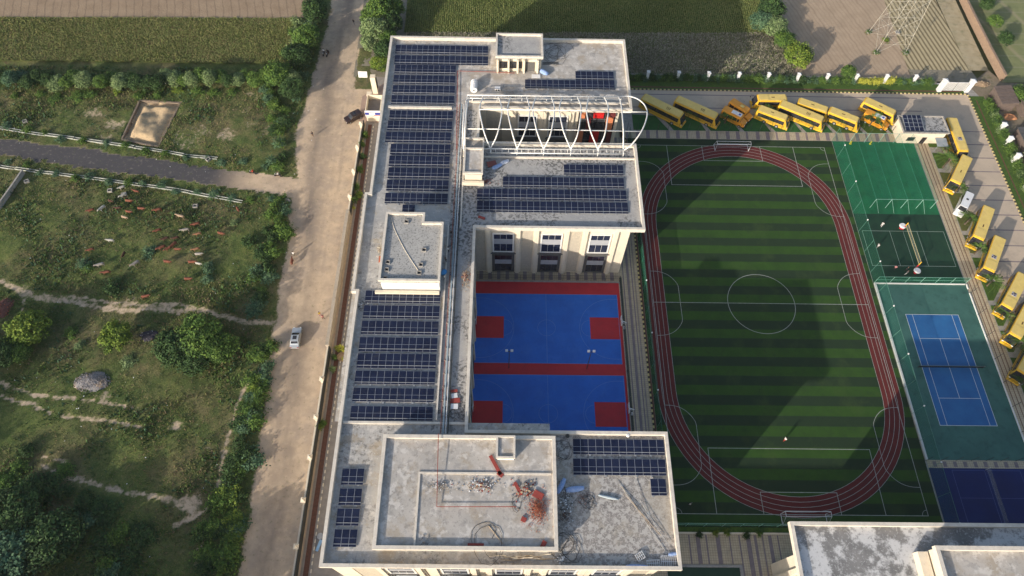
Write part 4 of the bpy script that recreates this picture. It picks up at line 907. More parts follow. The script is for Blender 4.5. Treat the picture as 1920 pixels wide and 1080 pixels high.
def make_car(L=4.4, Wd=1.78, H=1.48, m=VSILVER, name='car', suv=False, van=False):
    r = empty(name); h = L/2
    if van: prof = [(-h,.35),(-h,H-.12),(-h+.15,H),(h-1.35,H),(h-.75,1.25),(h-.08,1.02),(h,.7),(h,.35)]
    elif suv: prof = [(-h,.38),(-h+.02,1.0),(-h+.25,H-.06),(-h+.5,H),(.35,H),(1.05,1.12),(h-.12,.98),(h,.75),(h,.38)]
    else: prof = [(-h,.32),(-h,.85),(-h+.45,.98),(-h+1.15,H),(.2,H),(.95,.98),(h-.15,.82),(h,.6),(h,.32)]
    n = len(prof); mb = MB(); vs = []
    secs = [(-Wd/2, .93, 0), (-Wd/2+.12, 1, 0), (Wd/2-.12, 1, 0), (Wd/2, .93, 0)]
    for y, s, _ in secs:
        for x, z in prof:
            up = max(0, (z-.95)/(H-.95+1e-6)); vs.append((x*s, y*(1-.16*up), z))
    fs = []
    for i in range(3):
        for k in range(n): k2 = (k+1) % n; fs.append((i*n+k, i*n+k2, (i+1)*n+k2, (i+1)*n+k))
    fs += [tuple(range(n))[::-1], tuple(3*n+k for k in range(n))]
    mb.add(vs, fs).build('body', m, r)
    def quad(a, b, w0, w1, nm):
        d = Vector((b[0]-a[0], 0, b[1]-a[1])); nrm = Vector((-d.z, 0, d.x)).normalized()*.02
        if nrm.z < 0: nrm = -nrm
        A = Vector((a[0], 0, a[1]))+nrm; B = Vector((b[0], 0, b[1]))+nrm; mb = MB()
        mb.add([(A.x,-w0,A.z),(A.x,w0,A.z),(B.x,w1,B.z),(B.x,-w1,B.z),(A.x,-w0,A.z-.03),(A.x,w0,A.z-.03),(B.x,w1,B.z-.03),(B.x,-w1,B.z-.03)],
               [(0,1,2,3),(4,7,6,5),(0,4,5,1),(1,5,6,2),(2,6,7,3),(3,7,4,0)]); mb.build(nm, TINT, r)
    if van: quad((h-.80,1.28),(h-1.3,H-.04), Wd*.40, Wd*.37, 'windscreen')
    elif suv: quad((1.0,1.15),(.42,H-.04), Wd*.42, Wd*.37, 'windscreen'); quad((-h+.05,1.05),(-h+.22,H-.1), Wd*.4, Wd*.37, 'rear_window')
    else: quad((.9,1.01),(.27,H-.05), Wd*.42, Wd*.36, 'windscreen'); quad((-h+.52,1.0),(-h+1.1,H-.05), Wd*.4, Wd*.36, 'rear_window')
    x0_, x1_ = (-h+.4, h-1.5) if van else ((-h+.5, .75) if suv else (-h+.95, .6))
    for s in (-1, 1):
        mb = MB(); ya = s*Wd/2*.955; yb = s*Wd/2*.86; mb.add([(x0_,ya,1.02),(x1_,ya,1.02),(x1_-.35,yb+s*.02,H-.1),(x0_+.2,yb+s*.02,H-.1),(x0_,ya*.93,1.02),(x1_,ya*.93,1.02),(x1_-.35,yb*.93,H-.1),(x0_+.2,yb*.93,H-.1)],
               [(0,1,2,3),(4,7,6,5),(0,4,5,1),(1,5,6,2),(2,6,7,3),(3,7,4,0)]); mb.build('side_window', TINT, r)
        mb = MB(); mb.box(h-.1, s*.62-.16, .62, h+.02, s*.62+.16, .78); mb.build('headlight', LAMPW, r)
        mb = MB(); mb.box(-h-.02, s*.66-.14, .72, -h+.05, s*.66+.14, .88); mb.build('tail_lamp', TAILR, r)
    if not van:
        mb = MB(); mb.box(-.75,-.4,H-.01,.05,.4,H+.015); mb.build('sunroof', TINT, r)
    else: mb = MB(); mb.box(-.9,-.25,H,-.5,.25,H+.05); mb.build('roof_vent', BLACKP, r)
    wheels(r, (-h+.8, h-.85), Wd, .32, .2); return r
o = make_car(6.4, 2.05, 2.4, VWHITE, 'van', van=True); place2(o, (1820,358.5),(1799.5,402), 1.9); tag(o, 'white passenger van parked between yellow buses in the right hand row', 'van')
o = make_car(4.5, 1.8, 1.48, VSILVER); place2(o, (552.5,648),(557,618), .7); tag(o, 'silver car driving up the dirt road', 'car')
o = make_car(4.5, 1.85, 1.75, VDARK, suv=True); place2(o, (677,212),(648,226), .8); tag(o, 'dark car parked at the roadside in front of the gatehouse', 'car')
o = make_car(4.3, 1.75, 1.5, VWHITE); o.location = (-112.6, 31.0, .012); o.rotation_euler = (0,0,math.pi/2); tag(o, 'white car half hidden under the west edge of the school roof', 'car')
def make_bike():
    r = empty('motorcycle')
    for x, nm in ((-.62,'wheel'),(.68,'wheel')):
        mb = MB(); mb.tube([(x,-.06,.3),(x,.06,.3)], .3, 14); mb.build(nm, TYRE, r)
    mb = MB(); mb.tube([(-.62,0,.3),(-.2,0,.5),(.35,0,.72),(.68,0,.3)], .06, 6); mb.obox((.15,0,.82), .5, .26, .22); mb.obox((0,0,.45), .4, .24, .3); mb.build('frame', VDARK, r)
    mb = MB(); mb.obox((-.4,0,.8), .75, .24, .09); mb.build('seat', BLACKP, r)
    mb = MB(); mb.tube([(.45,-.35,1.02),(.45,.35,1.02)], .025, 5); mb.tube([(.68,0,.3),(.45,0,1.0)], .03, 5); mb.build('handlebar', GALV, r)
    mb = MB(); mb.obox((.58,0,.88), .1, .16, .16); mb.build('headlight', LAMPW, r); return r

# ------------------------------------------------------------------ people and cattle (one skinned surface each)
def skinned(name, V_, E_, R_, mats, cls_fn, sub=1):
    me = bpy.data.meshes.new(name); me.from_pydata(V_, E_, []); o = bpy.data.objects.new(name, me); COL.objects.link(o)
    sk = o.modifiers.new('s', 'SKIN'); sk.use_smooth_shade = True
    for i, v in enumerate(me.skin_vertices[0].data if me.skin_vertices else []): v.radius = R_[i]
    if not me.skin_vertices:
        bm = bmesh.new(); bm.from_mesh(me); L = bm.verts.layers.skin.verify()
        for i, v in enumerate(bm.verts): v[L].radius = R_[i]; v[L].use_root = (i == 0)
        bm.to_mesh(me); bm.free()
    ss = o.modifiers.new('u', 'SUBSURF'); ss.levels = sub; ss.render_levels = sub
    dg = bpy.context.evaluated_depsgraph_get(); dg.update(); ev = o.evaluated_get(dg); m2 = bpy.data.meshes.new_from_object(ev)
    bpy.data.objects.remove(o); m2.name = name
    m2.materials.clear()
    for m in mats: m2.materials.append(m)
    for p in m2.polygons: p.material_index = cls_fn(p.center); p.use_smooth = True
    return m2
SKIN = mat('skin', (.22,.12,.075), None, rough=.6)
HAIR = mat('black_hair', (.012,.01,.01), None, rough=.6)
def cloth(n, c): return mat('cloth_'+n, c, None, rough=.9)
def person_mesh(shirt, trousers, pose='stand', seed=0):
    q = random.Random(seed); st = .16 if pose == 'walk' else .09
    if pose == 'ride': V_ = [(0,0,.95),(0.05,0,1.2),(.1,0,1.42),(.12,0,1.5),(.14,0,1.66),(.12,.19,1.38),(.3,.27,1.18),(.52,.28,1.05),(.12,-.19,1.38),(.3,-.27,1.18),(.52,-.28,1.05),(.1,.13,.88),(.42,.18,.82),(.25,.18,.42),(.1,-.13,.88),(.42,-.18,.82),(.25,-.18,.42),(.4,.18,.38),(.4,-.18,.38)]
    else: V_ = [(0,0,.95),(0,0,1.18),(.0,0,1.38),(.01,0,1.48),(.03,0,1.64),(0,.19,1.38),(.03,.25,1.12),(.12,.24,.88),(0,-.19,1.38),(-.03,-.25,1.12),(.06,-.26,.86),(0,.1,.88),(st*.6,.11,.48),(st,.11,.08),(0,-.1,.88),(-st*.3,-.11,.48),(-st,-.11,.08),(st+.16,.12,.05),(-st+.16,-.12,.05)]
    E_ = [(0,1),(1,2),(2,3),(3,4),(2,5),(5,6),(6,7),(2,8),(8,9),(9,10),(0,11),(11,12),(12,13),(0,14),(14,15),(15,16),(13,17),(16,18)]
    R_ = [(.15,.12),(.14,.11),(.16,.11),(.06,.06),(.10,.115),(.07,.07),(.05,.05),(.038,.038),(.07,.07),(.05,.05),(.038,.038),(.1,.1),(.07,.07),(.05,.05),(.1,.1),(.07,.07),(.05,.05),(.04,.04),(.04,.04)]
    def c(p): 
        if p.z > 1.46: return 2
        if abs(p.y) > .2 and p.z < 1.15: return 2
        if p.z > .93: return 0
        return 1 if p.z > .12 else 3
    return skinned('person', V_, E_, R_, [shirt, trousers, SKIN, BLACKP], c, 1)
def add_person(loc, rz, shirt, trousers, label, pose='stand', group=None, seed=0):
    o = bpy.data.objects.new('person', person_mesh(shirt, trousers, pose, seed)); COL.objects.link(o)
    o.location = loc; o.rotation_euler = (0, 0, rz); tag(o, label, 'person', group)
    mb = MB(); hx = .14 if pose == 'ride' else .03; hz = 1.72 if pose == 'ride' else 1.70
    for i in range(6):
        for j in range(3):
            pass
    vs = []; fs = []; n = 8
    for j in range(4):
        a = math.pi/2*j/3
        for k in range(n): vs.append((hx-.015+.112*math.cos(a)*math.cos(2*math.pi*k/n), .105*math.cos(a)*math.sin(2*math.pi*k/n), hz+.0+.085*math.sin(a)))
    for j in range(3):
        for k in range(n): fs.append((j*n+k, j*n+(k+1) % n, (j+1)*n+(k+1) % n, (j+1)*n+k))
    mb.add(vs, fs).build('hair', HAIR, o); return o
C_ = {k: cloth(k, v) for k, v in dict(white=(.7,.7,.68), red=(.5,.06,.04), yellow=(.6,.45,.08), pink=(.55,.25,.25), dark=(.03,.03,.035), navy=(.03,.05,.12), khaki=(.25,.2,.12), blue=(.08,.18,.45), grey=(.2,.2,.2), brown=(.16,.09,.05)).items()}
def gp(px, py, z=0): x, y, _ = at(px, py, z); return (x, y, z if z else (zt(x, y) if x < -116 else .02))
add_person(gp(664,46), 1.4, C_['dark'], C_['grey'], 'lone person in dark clothes walking far up the dirt road', 'walk')
add_person(gp(587,256), 2.0, C_['dark'], C_['brown'], 'person in dark clothes on the left roadside across from the dark car', 'walk')
add_person(gp(601,592), -.6, C_['yellow'], C_['pink'], 'person in a yellow top walking beside another near the boundary wall', 'walk', 'pair walking on the road')
add_person(gp(607,598), -.6, C_['pink'], C_['brown'], 'person in a pink top, right hand one of the pair near the boundary wall', 'walk', 'pair walking on the road')
add_person(gp(552,480), 1.6, C_['white'], C_['khaki'], 'person in white behind the brown calf at the left edge of the road', 'walk')
for (px, py), a, lab, sh in (((475,326),2.9,'motorcyclist in a red shirt riding out of the asphalt lane','red'),((522,331),3.0,'motorcyclist in white where the asphalt lane meets the dirt road','white'),((615,103),-1.8,'motorcyclist in dark clothes on the upper road','dark'),((608,102),-1.7,'motorcyclist in white beside the other on the upper road','white')):
    x, y, z = gp(px, py); r = make_bike(); r.location = (x, y, z); r.rotation_euler = (0, 0, a)
    tag(r, 'motorcycle under the '+lab, 'motorcycle', 'motorcycles on the road'); add_person((x-.32*math.cos(a), y-.32*math.sin(a), z+.02), a, C_[sh], C_['dark'], lab, 'ride')
for (px, py), sh, tr_, lab in (((846.7,442),'dark','grey','worker in dark clothes by the pipes, topmost of the group on the west wing roof'),((840.8,472),'white','dark','worker in a white shirt on the roof beside the stair tower'),
      ((836.7,492),'dark','dark','worker in dark clothes between the white shirted ones on the roof'),((845,520),'navy','grey','worker in dark blue by the red pipe on the roof'),((834,524),'white','grey','worker in white next to the blue drum on the roof')):
    x, y, _ = at(px, py, ZR); add_person((x, y, ZR), rnd.uniform(0,6), C_[sh], C_[tr_], lab, 'stand', 'workers on the west wing roof')
add_person(gp(1469,826), .4, C_['white'], C_['red'], 'player in white and red near the lower penalty box of the pitch', 'walk'); add_person(gp(1292,947), 2.2, C_['white'], C_['navy'], 'player in white by the lower left corner of the pitch', 'walk')
add_person(gp(1651,425), .9, C_['white'], C_['white'], 'person dressed in white at the fence above the volleyball lines', 'walk'); add_person(gp(1643,465), .2, C_['white'], C_['grey'], 'person in a white shirt at the left fence of the volleyball court', 'walk')
add_person(gp(1675,506), 1.2, C_['pink'], C_['dark'], 'player in pink below the volleyball lines', 'walk'); add_person(gp(1697,508), 2.2, C_['dark'], C_['dark'], 'player in dark clothes below the volleyball lines', 'walk'); add_person(gp(1697,515), 2.8, C_['grey'], C_['white'], 'player in grey just below the dark clothed one on the volleyball court', 'walk')

def cow_mesh(m):
    # length ~2.1, back ~1.35
    V_ = [(-.55,0,1.08),(-.85,0,1.10),(0,0,1.02),(.45,0,1.08),(.78,0,1.22),(1.02,0,1.32),(1.22,0,1.18),(1.38,0,1.05),
          (-.72,.2,.85),(-.80,.2,.55),(-.72,.2,.30),(-.70,.2,.04),(-.72,-.2,.85),(-.80,-.2,.55),(-.72,-.2,.30),(-.70,-.2,.04),
          (.48,.19,.80),(.52,.19,.45),(.50,.19,.04),(.48,-.19,.80),(.52,-.19,.45),(.50,-.19,.04),(-.98,0,1.0),(-1.03,0,.6),
          (1.08,.17,1.34),(1.08,-.17,1.34)]
    E_ = [(0,1),(0,2),(2,3),(3,4),(4,5),(5,6),(6,7),(0,8),(8,9),(9,10),(10,11),(0,12),(12,13),(13,14),(14,15),(3,16),(16,17),(17,18),(3,19),(19,20),(20,21),(1,22),(22,23),(5,24),(5,25)]
    R_ = [(.30,.32),(.22,.22),(.31,.34),(.27,.33),(.16,.2),(.12,.15),(.10,.12),(.07,.08),(.14,.16),(.07,.09),(.05,.06),(.045,.05),(.14,.16),(.07,.09),(.05,.06),(.045,.05),(.10,.12),(.06,.07),(.045,.05),(.10,.12),(.06,.07),(.045,.05),(.04,.04),(.03,.03),(.04,.03),(.04,.03)]
    return skinned('cow', V_, E_, R_, [m], lambda p: 0, 1)
hide = {'red': mat('hide_red_brown', (.19, .065, .04), (.14, .05, .03), 3), 'white': mat('hide_white', (.42, .41, .37), (.33, .32, .29), 3), 'tan': mat('hide_tan', (.34,.25,.17), (.29,.21,.15), 3),
        'grey': mat('hide_grey', (.32,.29,.26), (.25,.23,.21), 3), 'orange': mat('hide_orange', (.27, .14, .08), (.22, .11, .06), 3), 'dark': mat('hide_dark', (.08,.035,.025), (.06,.03,.02), 3)}
word = dict(red='red brown', white='white', tan='tan', grey='pale grey', orange='orange brown', dark='dark brown')
CM = {k: cow_mesh(m) for k, m in hide.items()}
HORN = MB()
for s in (-1, 1): HORN.tube([(1.06, s*.08, 1.42), (1.06, s*.2, 1.52), (1.12, s*.22, 1.64)], .022, 5, .008)
HORNM = HORN.mesh('horns', mat('horn', (.35,.3,.22), None))
cows = [(325,75,'white',150),(345,160,'white',140),(130,290,'white',130),(470,115,'red',200),(400,215,'red',10),(525,295,'red',5),(290,285,'dark',170),(400,325,'red',15),(690,305,'red',150),(360,385,'tan',30),(920,370,'tan',190),
 (690,515,'red',150),(970,510,'grey',155),(1095,548,'orange',150),(1075,450,'red',150),(1330,545,'red',20),(215,615,'white',175),(870,590,'dark',155),(770,600,'dark',140),(855,662,'red',130),(735,692,'red',140),(895,705,'red',10),(800,700,'red',130),
 (345,755,'dark',100),(1080,705,'orange',150),(1105,752,'grey',10),(790,830,'red',15),(1040,835,'red',5),(1100,845,'white',20),(470,850,'grey',130),(110,860,'grey',145),(170,935,'red',160),(1000,1005,'red',5),(15,310,'red',150),(15,710,'red',150),(215,215,'dark',20),(1500,300,'red',50)]
order = sorted(range(len(cows)), key=lambda i: (cows[i][2], cows[i][1])); seen = {}
tot = {}
for c in cows: tot[c[2]] = tot.get(c[2], 0)+1
for i in order:
    px, py, k, a = cows[i]; seen[k] = seen.get(k, 0)+1
    x, y, _ = at(170+px/5.4, 340+py/5.4); o = bpy.data.objects.new('cow', CM[k]); COL.objects.link(o)
    o.location = (x, y, zt(x, y)+.02); o.rotation_euler = (0, 0, math.radians(-a+rnd.uniform(-10,10))); s = rnd.uniform(.72, .92); o.scale = (s, s, s)
    h = bpy.data.objects.new('horns', HORNM); COL.objects.link(h); h.parent = o
    tag(o, f'{word[k]} cow grazing in the meadow, {ORD[seen[k]-1]} from the top among the {word[k]} ones', 'cow', 'herd of cattle in the meadow')
for (px, py), k, a, lab in (((549,493),'red',95,'brown calf walking on the left edge of the dirt road'),((275,558),'red',10,'red brown cow standing just above the pale footpath')):
    x, y, z = gp(px, py); o = bpy.data.objects.new('cow', CM[k]); COL.objects.link(o); o.location = (x, y, z); o.rotation_euler = (0,0,math.radians(a)); o.scale = (.7,.7,.7) if k == 'dark' else (.85,.85,.85); tag(o, lab, 'calf' if 'calf' in lab else 'cow')
    h = bpy.data.objects.new('horns', HORNM); COL.objects.link(h); h.parent = o

# ------------------------------------------------------------------ vegetation
def leaves(C, N_, size, rs, up=.35):
    """quads at points C with outward normals N_"""
    n = len(C); nn = N_*(1-up)+rs.normal(0, .55, (n, 3)); nn[:, 2] += up; nn /= np.linalg.norm(nn, axis=1, keepdims=True)+1e-9
    t = rs.normal(0, 1, (n, 3)); t -= (t*nn).sum(1, keepdims=True)*nn; t /= np.linalg.norm(t, axis=1, keepdims=True)+1e-9; b = np.cross(nn, t)
    s = (size*rs.uniform(.6, 1.3, n))[:, None]; a = s*.5; c = s*rs.uniform(.28, .45, (n, 1))
    P = np.stack([C-t*a, C-b*c, C+t*a, C+b*c], 1).reshape(-1, 3); F = np.arange(4*n).reshape(n, 4); return P, F
def crown_mesh(name, seed, kind, rx, ry, rz, zc, nclump, per, leaf, flat=.0, low=-.5):
    rs = np.random.RandomState(seed); cs = []; ns = []; mi = []
    lob = rs.normal(0, 1, (7, 3)); lob /= np.linalg.norm(lob, axis=1, keepdims=True); amp = rs.uniform(-.28, .32, 7)
    for k in range(nclump):
        d = rs.normal(0, 1, 3); d /= np.linalg.norm(d)
        if d[2] < low: d[2] = -d[2]*.6
        w = 1+sum(a*max(0, d@l)**4 for a, l in zip(amp, lob)); rr = rs.uniform(.55, 1.0)**.6*w
        c = d*np.array([rx, ry, rz])*rr; cr = rs.uniform(.16, .30)*min(rx, ry)
        m = int(per*rs.uniform(.6, 1.3)); q = rs.normal(0, 1, (m, 3)); q /= np.linalg.norm(q, axis=1, keepdims=True)+1e-9
        q = q*(rs.uniform(.5, 1, (m, 1))**.5)*cr*np.array([1.15, 1.15, .75]); cs.append(c+q); nn = q/cr*.6+d*.7; ns.append(nn)
        base = rs.choice([0, 1, 2], p=[.5, .28, .22]); mm = np.full(m, base); sw = rs.rand(m) < .3; mm[sw] = rs.choice([0, 1, 2], sw.sum()); mi.append(mm)
    C = np.concatenate(cs)+np.array([0, 0, zc]); N_ = np.concatenate(ns); keep = C[:, 2] > .05; C, N_, mi = C[keep], N_[keep], np.concatenate(mi)[keep]
    P, F = leaves(C, N_, leaf, rs); return np_mesh(name, P, F, LEAF[kind], mi=mi, smooth=False)
def spray_mesh(name, seed, kind):
    rs = np.random.RandomState(seed); cs = []; ns = []; mi = []
    for k in range(52):
        a = rs.uniform(0, 6.28); el = rs.uniform(.15, 1.45); Lg = rs.uniform(.6, 1.15)*(1.0 if rs.rand() < .8 else 1.3); m = int(rs.uniform(22, 46))
        t = rs.uniform(.15, 1, m)**.7; r = Lg*t*math.cos(el); z = .12+Lg*t*math.sin(el)*.95-.22*t*t
        ox, oy = rs.normal(0, .12, 2); w = .05+.09*t
        P = np.stack([ox+r*math.cos(a)+rs.normal(0, 1, m)*w, oy+r*math.sin(a)+rs.normal(0, 1, m)*w, z+rs.normal(0, 1, m)*w*.8], 1)
        cs.append(P); ns.append(np.tile([math.cos(a)*.5, math.sin(a)*.5, .7], (m, 1))); base = rs.choice([0, 1, 2], p=[.45, .33, .22]); mm = np.full(m, base); sw = rs.rand(m) < .35; mm[sw] = rs.choice([0, 1, 2], sw.sum()); mi.append(mm)
    C = np.concatenate(cs); N_ = np.concatenate(ns); mi = np.concatenate(mi); k = C[:, 2] > .03; P, F = leaves(C[k], N_[k], .15, rs)
    return np_mesh(name, P, F, LEAF[kind], mi=mi[k], smooth=False)
def trunk_mesh(seed, h, r, spread):
    rs = random.Random(seed); mb = MB(); mb.tube([(0,0,-.3),(rs.uniform(-.1,.1),rs.uniform(-.1,.1),h*.4),(rs.uniform(-.2,.2),rs.uniform(-.2,.2),h*.75)], r, 7, r*.5)
    for i in range(7):
        a = 2*math.pi*i/7+rs.uniform(-.3,.3); z0 = h*rs.uniform(.3,.65); k = spread*rs.uniform(.5,.85)
        mb.tube([(0,0,z0),(math.cos(a)*k*.5,math.sin(a)*k*.5,z0+h*.22),(math.cos(a)*k,math.sin(a)*k,z0+h*.42)], r*.4, 5, r*.1)
    return mb.mesh('trunk', BARK, True)
VEG = {}
def veg(kind, var, big):
    k = (kind, var, big)
    if k not in VEG:
        seed = 100+17*var+hash_(kind)*31+(7 if big else 0)
        if big: VEG[k] = (crown_mesh('crown', seed, kind, 1, 1, .8, 1.05, 150, 46, .115), trunk_mesh(seed, 1.2, .07, .8))
        else: VEG[k] = (spray_mesh('foliage', seed, kind), None)
    return VEG[k]
def hash_(s): return sum(ord(c)*(i+1) for i, c in enumerate(s)) % 97
STEM = MB()
for i in range(5): a = 1.26*i; STEM.tube([(0,0,-.1),(math.cos(a)*.25,math.sin(a)*.25,.4),(math.cos(a)*.5,math.sin(a)*.5,.8)], .035, 4, .012)
STEMM = STEM.mesh('stem', BARK)
def tree(x, y, r, h, kind, label, group=None, name='tree', z=None, var=None):
    v = rnd.randrange(3) if var is None else var; cm, tm = veg(kind, v, True); z = zt(x, y) if z is None else z
    o = empty(name, (x, y, z), rnd.uniform(0, 6.28)); o.scale = (r, r*rnd.uniform(.9, 1.1), h/1.85); tag(o, label, 'tree', group)
    for nm, me in (('crown', cm), ('trunk', tm)): c = bpy.data.objects.new(nm, me); COL.objects.link(c); c.parent = o
    return o
def bush(x, y, r, h, kind, label, group=None, name='bush', z=None):
    cm, _ = veg(kind, rnd.randrange(4), False); z = zt(x, y) if z is None else z
    o = empty(name, (x, y, z), rnd.uniform(0, 6.28)); o.scale = (r, r*rnd.uniform(.85, 1.15), h/1.2); tag(o, label, 'bush', group)
    for nm, me in (('foliage', cm), ('stem', STEMM)): c = bpy.data.objects.new(nm, me); COL.objects.link(c); c.parent = o
    return o
TP = lambda px, py: at(px, py, 0)[:2]
# big crowns (base given by the picture position of the crown at about 60 % of its height)
def tp(px, py, h): x, y, _ = at(px, py, h*.55); return x, y
for px, py, r, h, k, lab in [(52,618,3.6,5.2,'lime','broad lime green tree at the left edge below the pale footpath'),(30,655,2.6,4.2,'green','smaller tree touching the broad lime green tree on its lower side'),
    (216,628,2.9,4.6,'lime','round lime green tree standing alone in the middle of the meadow'),(328,650,3.6,5.2,'dark','left tree of the dense dark green clump below the footpath'),(372,632,4.2,6.0,'green','tallest middle tree of the dense clump below the footpath'),
    (412,650,3.0,4.8,'green','right tree of the dense clump below the footpath'),(365,672,3.0,4.0,'dark','front tree of the dense clump below the footpath'),(5,665,2.8,5,'dark','dark tree cut by the left picture edge below the lime green tree'),
    (1497,105,3.3,5.4,'lime','round bright tree just beyond the hedge between fallow and ploughed fields'),(1590,135,1.8,3.4,'green','small round tree poking over the hedge above the short buses'),
    (1447,15,3.4,6.0,'dark','dark green tree topmost in the tree line between the upper fields'),(1452,48,3.0,4.5,'pale','pale green tree second from the top in the tree line between the upper fields'),(1470,75,2.6,4.2,'green','mid green tree third from the top in the tree line between the upper fields'),(1428,38,2.6,4.6,'blue','bluish green tree on the left of the tree line between the upper fields'),
    (1850,8,1.7,3.4,'dark','topmost small tree among the vegetable plots'),(1866,40,1.8,3.2,'green','second small tree among the vegetable plots'),(1886,72,1.9,3.4,'dark','third small tree among the vegetable plots'),(1915,178,2.6,3.8,'green','tree beside the mud huts at the right edge'),
    (712,18,3.4,7.5,'green','feathery tree topmost on the right side of the upper dirt road'),(705,55,3.2,6.6,'pale','feathery pale tree second down the right side of the upper dirt road'),(722,95,2.6,5.0,'dark','tree by the northwest corner of the school roof'),(735,45,2.4,5.8,'dark','dark tree behind the feathery ones next to the field track'),(695,35,2.4,5.0,'green','low leafy tree between the feathery trees and the dirt road'),(690,80,2.2,4.2,'pale','pale low tree at the road edge above the signboard'),(712,118,2.2,3.4,'lime','yellowish low tree behind the blank signboard'),(738,15,2.6,6.0,'green','tall tree behind the topmost feathery one'),(730,75,2.4,5.0,'green','mid green tree right above the northwest roof corner'),
    (590,20,3.0,6.0,'dark','dark tree topmost on the left side of the upper dirt road'),(575,70,3.2,6.0,'green','tree second from the top on the left side of the upper dirt road'),(558,105,3.2,5.6,'dark','dark tree third from the top on the left side of the upper dirt road'),(520,140,3.4,5.4,'green','wide tree where the hedge row meets the road'),(548,165,2.8,4.4,'dark','low dark tree where the hedge row meets the road'),
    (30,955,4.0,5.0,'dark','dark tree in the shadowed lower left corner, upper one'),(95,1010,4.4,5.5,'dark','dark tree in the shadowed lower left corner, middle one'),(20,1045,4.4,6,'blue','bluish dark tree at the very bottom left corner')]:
    x, y = tp(px, py, h); tree(x, y, r, h, k, lab, z=None if x < -116 else 0)
for i, (x, y, r, h) in enumerate([(-197,-62,6,11),(-186,-66,6,12),(-176,-61,5.5,10),(-166,-67,6,12),(-156,-62,5.5,11),(-147,-66,6,12),(-139,-61,5,10),(-131.5,-66,5,11),(-200,-44,5.5,10),(-196,-30,5,9),(-192,-14,4.5,8),(-205,-54,6,11)]):
    tree(x, y, r, h, ['dark','green'][i % 2], f'tall dark tree of the grove south west of the meadow, {ORD[i]}', 'grove trees', z=0)
# hedge row under the crop field
i = 0
for px in range(4, 560, 17):
    i += 1; h = rnd.uniform(2.6, 4.2); x, y = tp(px, 150+rnd.uniform(-7, 6)+(px > 300)*(-4), h); k = rnd.choice(['green','dark','pale','blue','green'])
    tree(x, y, rnd.uniform(1.5, 2.2), h, k, f'shrubby tree in the hedge row under the crop field, {ORD[i-1]} from the left', 'shrubby trees of the hedge row', 'shrub')
# reeds and bushes: left verge of the dirt road
def belt(path, n, spread, rr, hh, kinds, lab, group, name='bush'):
    P = W(path); seg = [math.hypot(b[0]-a[0], b[1]-a[1]) for a, b in zip(P[:-1], P[1:])]; T_ = sum(seg)
    for i in range(n):
        d = (i+.5)/n*T_; j = 0
        while j < len(seg)-1 and d > seg[j]: d -= seg[j]; j += 1
        a, b = P[j], P[j+1]; t = d/seg[j]; x = a[0]+(b[0]-a[0])*t+rnd.uniform(-1,1)*spread; y = a[1]+(b[1]-a[1])*t+rnd.uniform(-1,1)*spread
        bush(x, y, rnd.uniform(*rr)*1.15, rnd.uniform(*hh)*1.0, rnd.choice(kinds), lab % ORD[i], group, name, z=None if x < -116 else 0)
belt([(600,8),(588,60),(572,110),(560,150),(548,190)], 16, 1.4, (1.3,2.1), (2.4,4.0), ['green','dark','dark','blue'], 'tall bush on the left bank of the upper dirt road, %s from the top', 'tall bushes on the upper left bank')
belt([(560,40),(552,80),(545,120)], 8, 1.6, (1.2,1.9), (2.6,3.8), ['pale','pale','green'], 'pale reed like bush between the crop field and the road bank, %s from the top', 'pale reed like bushes')
belt([(500,160),(522,200),(530,240),(528,290),(515,315)], 16, 2.0, (1.0,1.8), (1.4,2.8), ['green','blue','dark','green'], 'bush between the meadow and the road above the asphalt lane, %s from the top', 'bushes above the asphalt lane')
belt([(500,385),(520,400),(525,440),(505,480),(500,530),(490,575)], 22, 2.3, (1.1,2.0), (1.4,2.6), ['green','dark','blue','green'], 'bush on the left road verge below the asphalt lane, %s from the top', 'bushes below the asphalt lane')
belt([(500,640),(492,680),(480,730),(470,790),(460,850),(450,900),(438,960),(425,1010),(412,1060)], 34, 1.6, (1.2,2.2), (1.2,2.4), ['green','green','dark','blue','lime'], 'bush on the left road verge of the lower road, %s from the top', 'bushes along the lower road')
belt([(420,870),(428,930),(400,1010),(385,1070)], 10, 1.6, (1.2,2.2), (1.4,2.4), ['green','dark'], 'bush on the meadow side of the verge in the lower left, %s from the top', 'bushes on the meadow side')
belt([(0,305),(60,318),(130,330),(200,338),(290,352),(380,362),(460,372),(520,380)], 16, .8, (.7,1.3), (.7,1.4), ['blue','blue','green'], 'low greyish bush along the lower white kerb line, %s from the left', 'low bushes at the lower kerb line')
belt([(0,235),(70,250),(140,262),(200,272),(290,285),(400,300),(470,310),(515,320)], 14, .8, (.7,1.2), (.7,1.3), ['blue','green','blue'], 'low greyish bush along the upper white kerb line, %s from the left', 'low bushes at the upper kerb line')
belt([(20,180),(150,185),(250,178),(360,175),(450,180)], 12, 1.6, (1.0,1.8), (.9,1.6), ['green','lime','green'], 'low bush in front of the hedge row, %s from the left', 'low bushes before the hedge row')
belt([(0,880),(60,920),(100,960),(160,1000),(230,1030),(300,1050)], 20, 5.0, (1.4,2.8), (1.2,2.2), ['dark','dark','blue','green'], 'dark bush in the shady lower left thicket, %s from the left', 'dark thicket bushes')
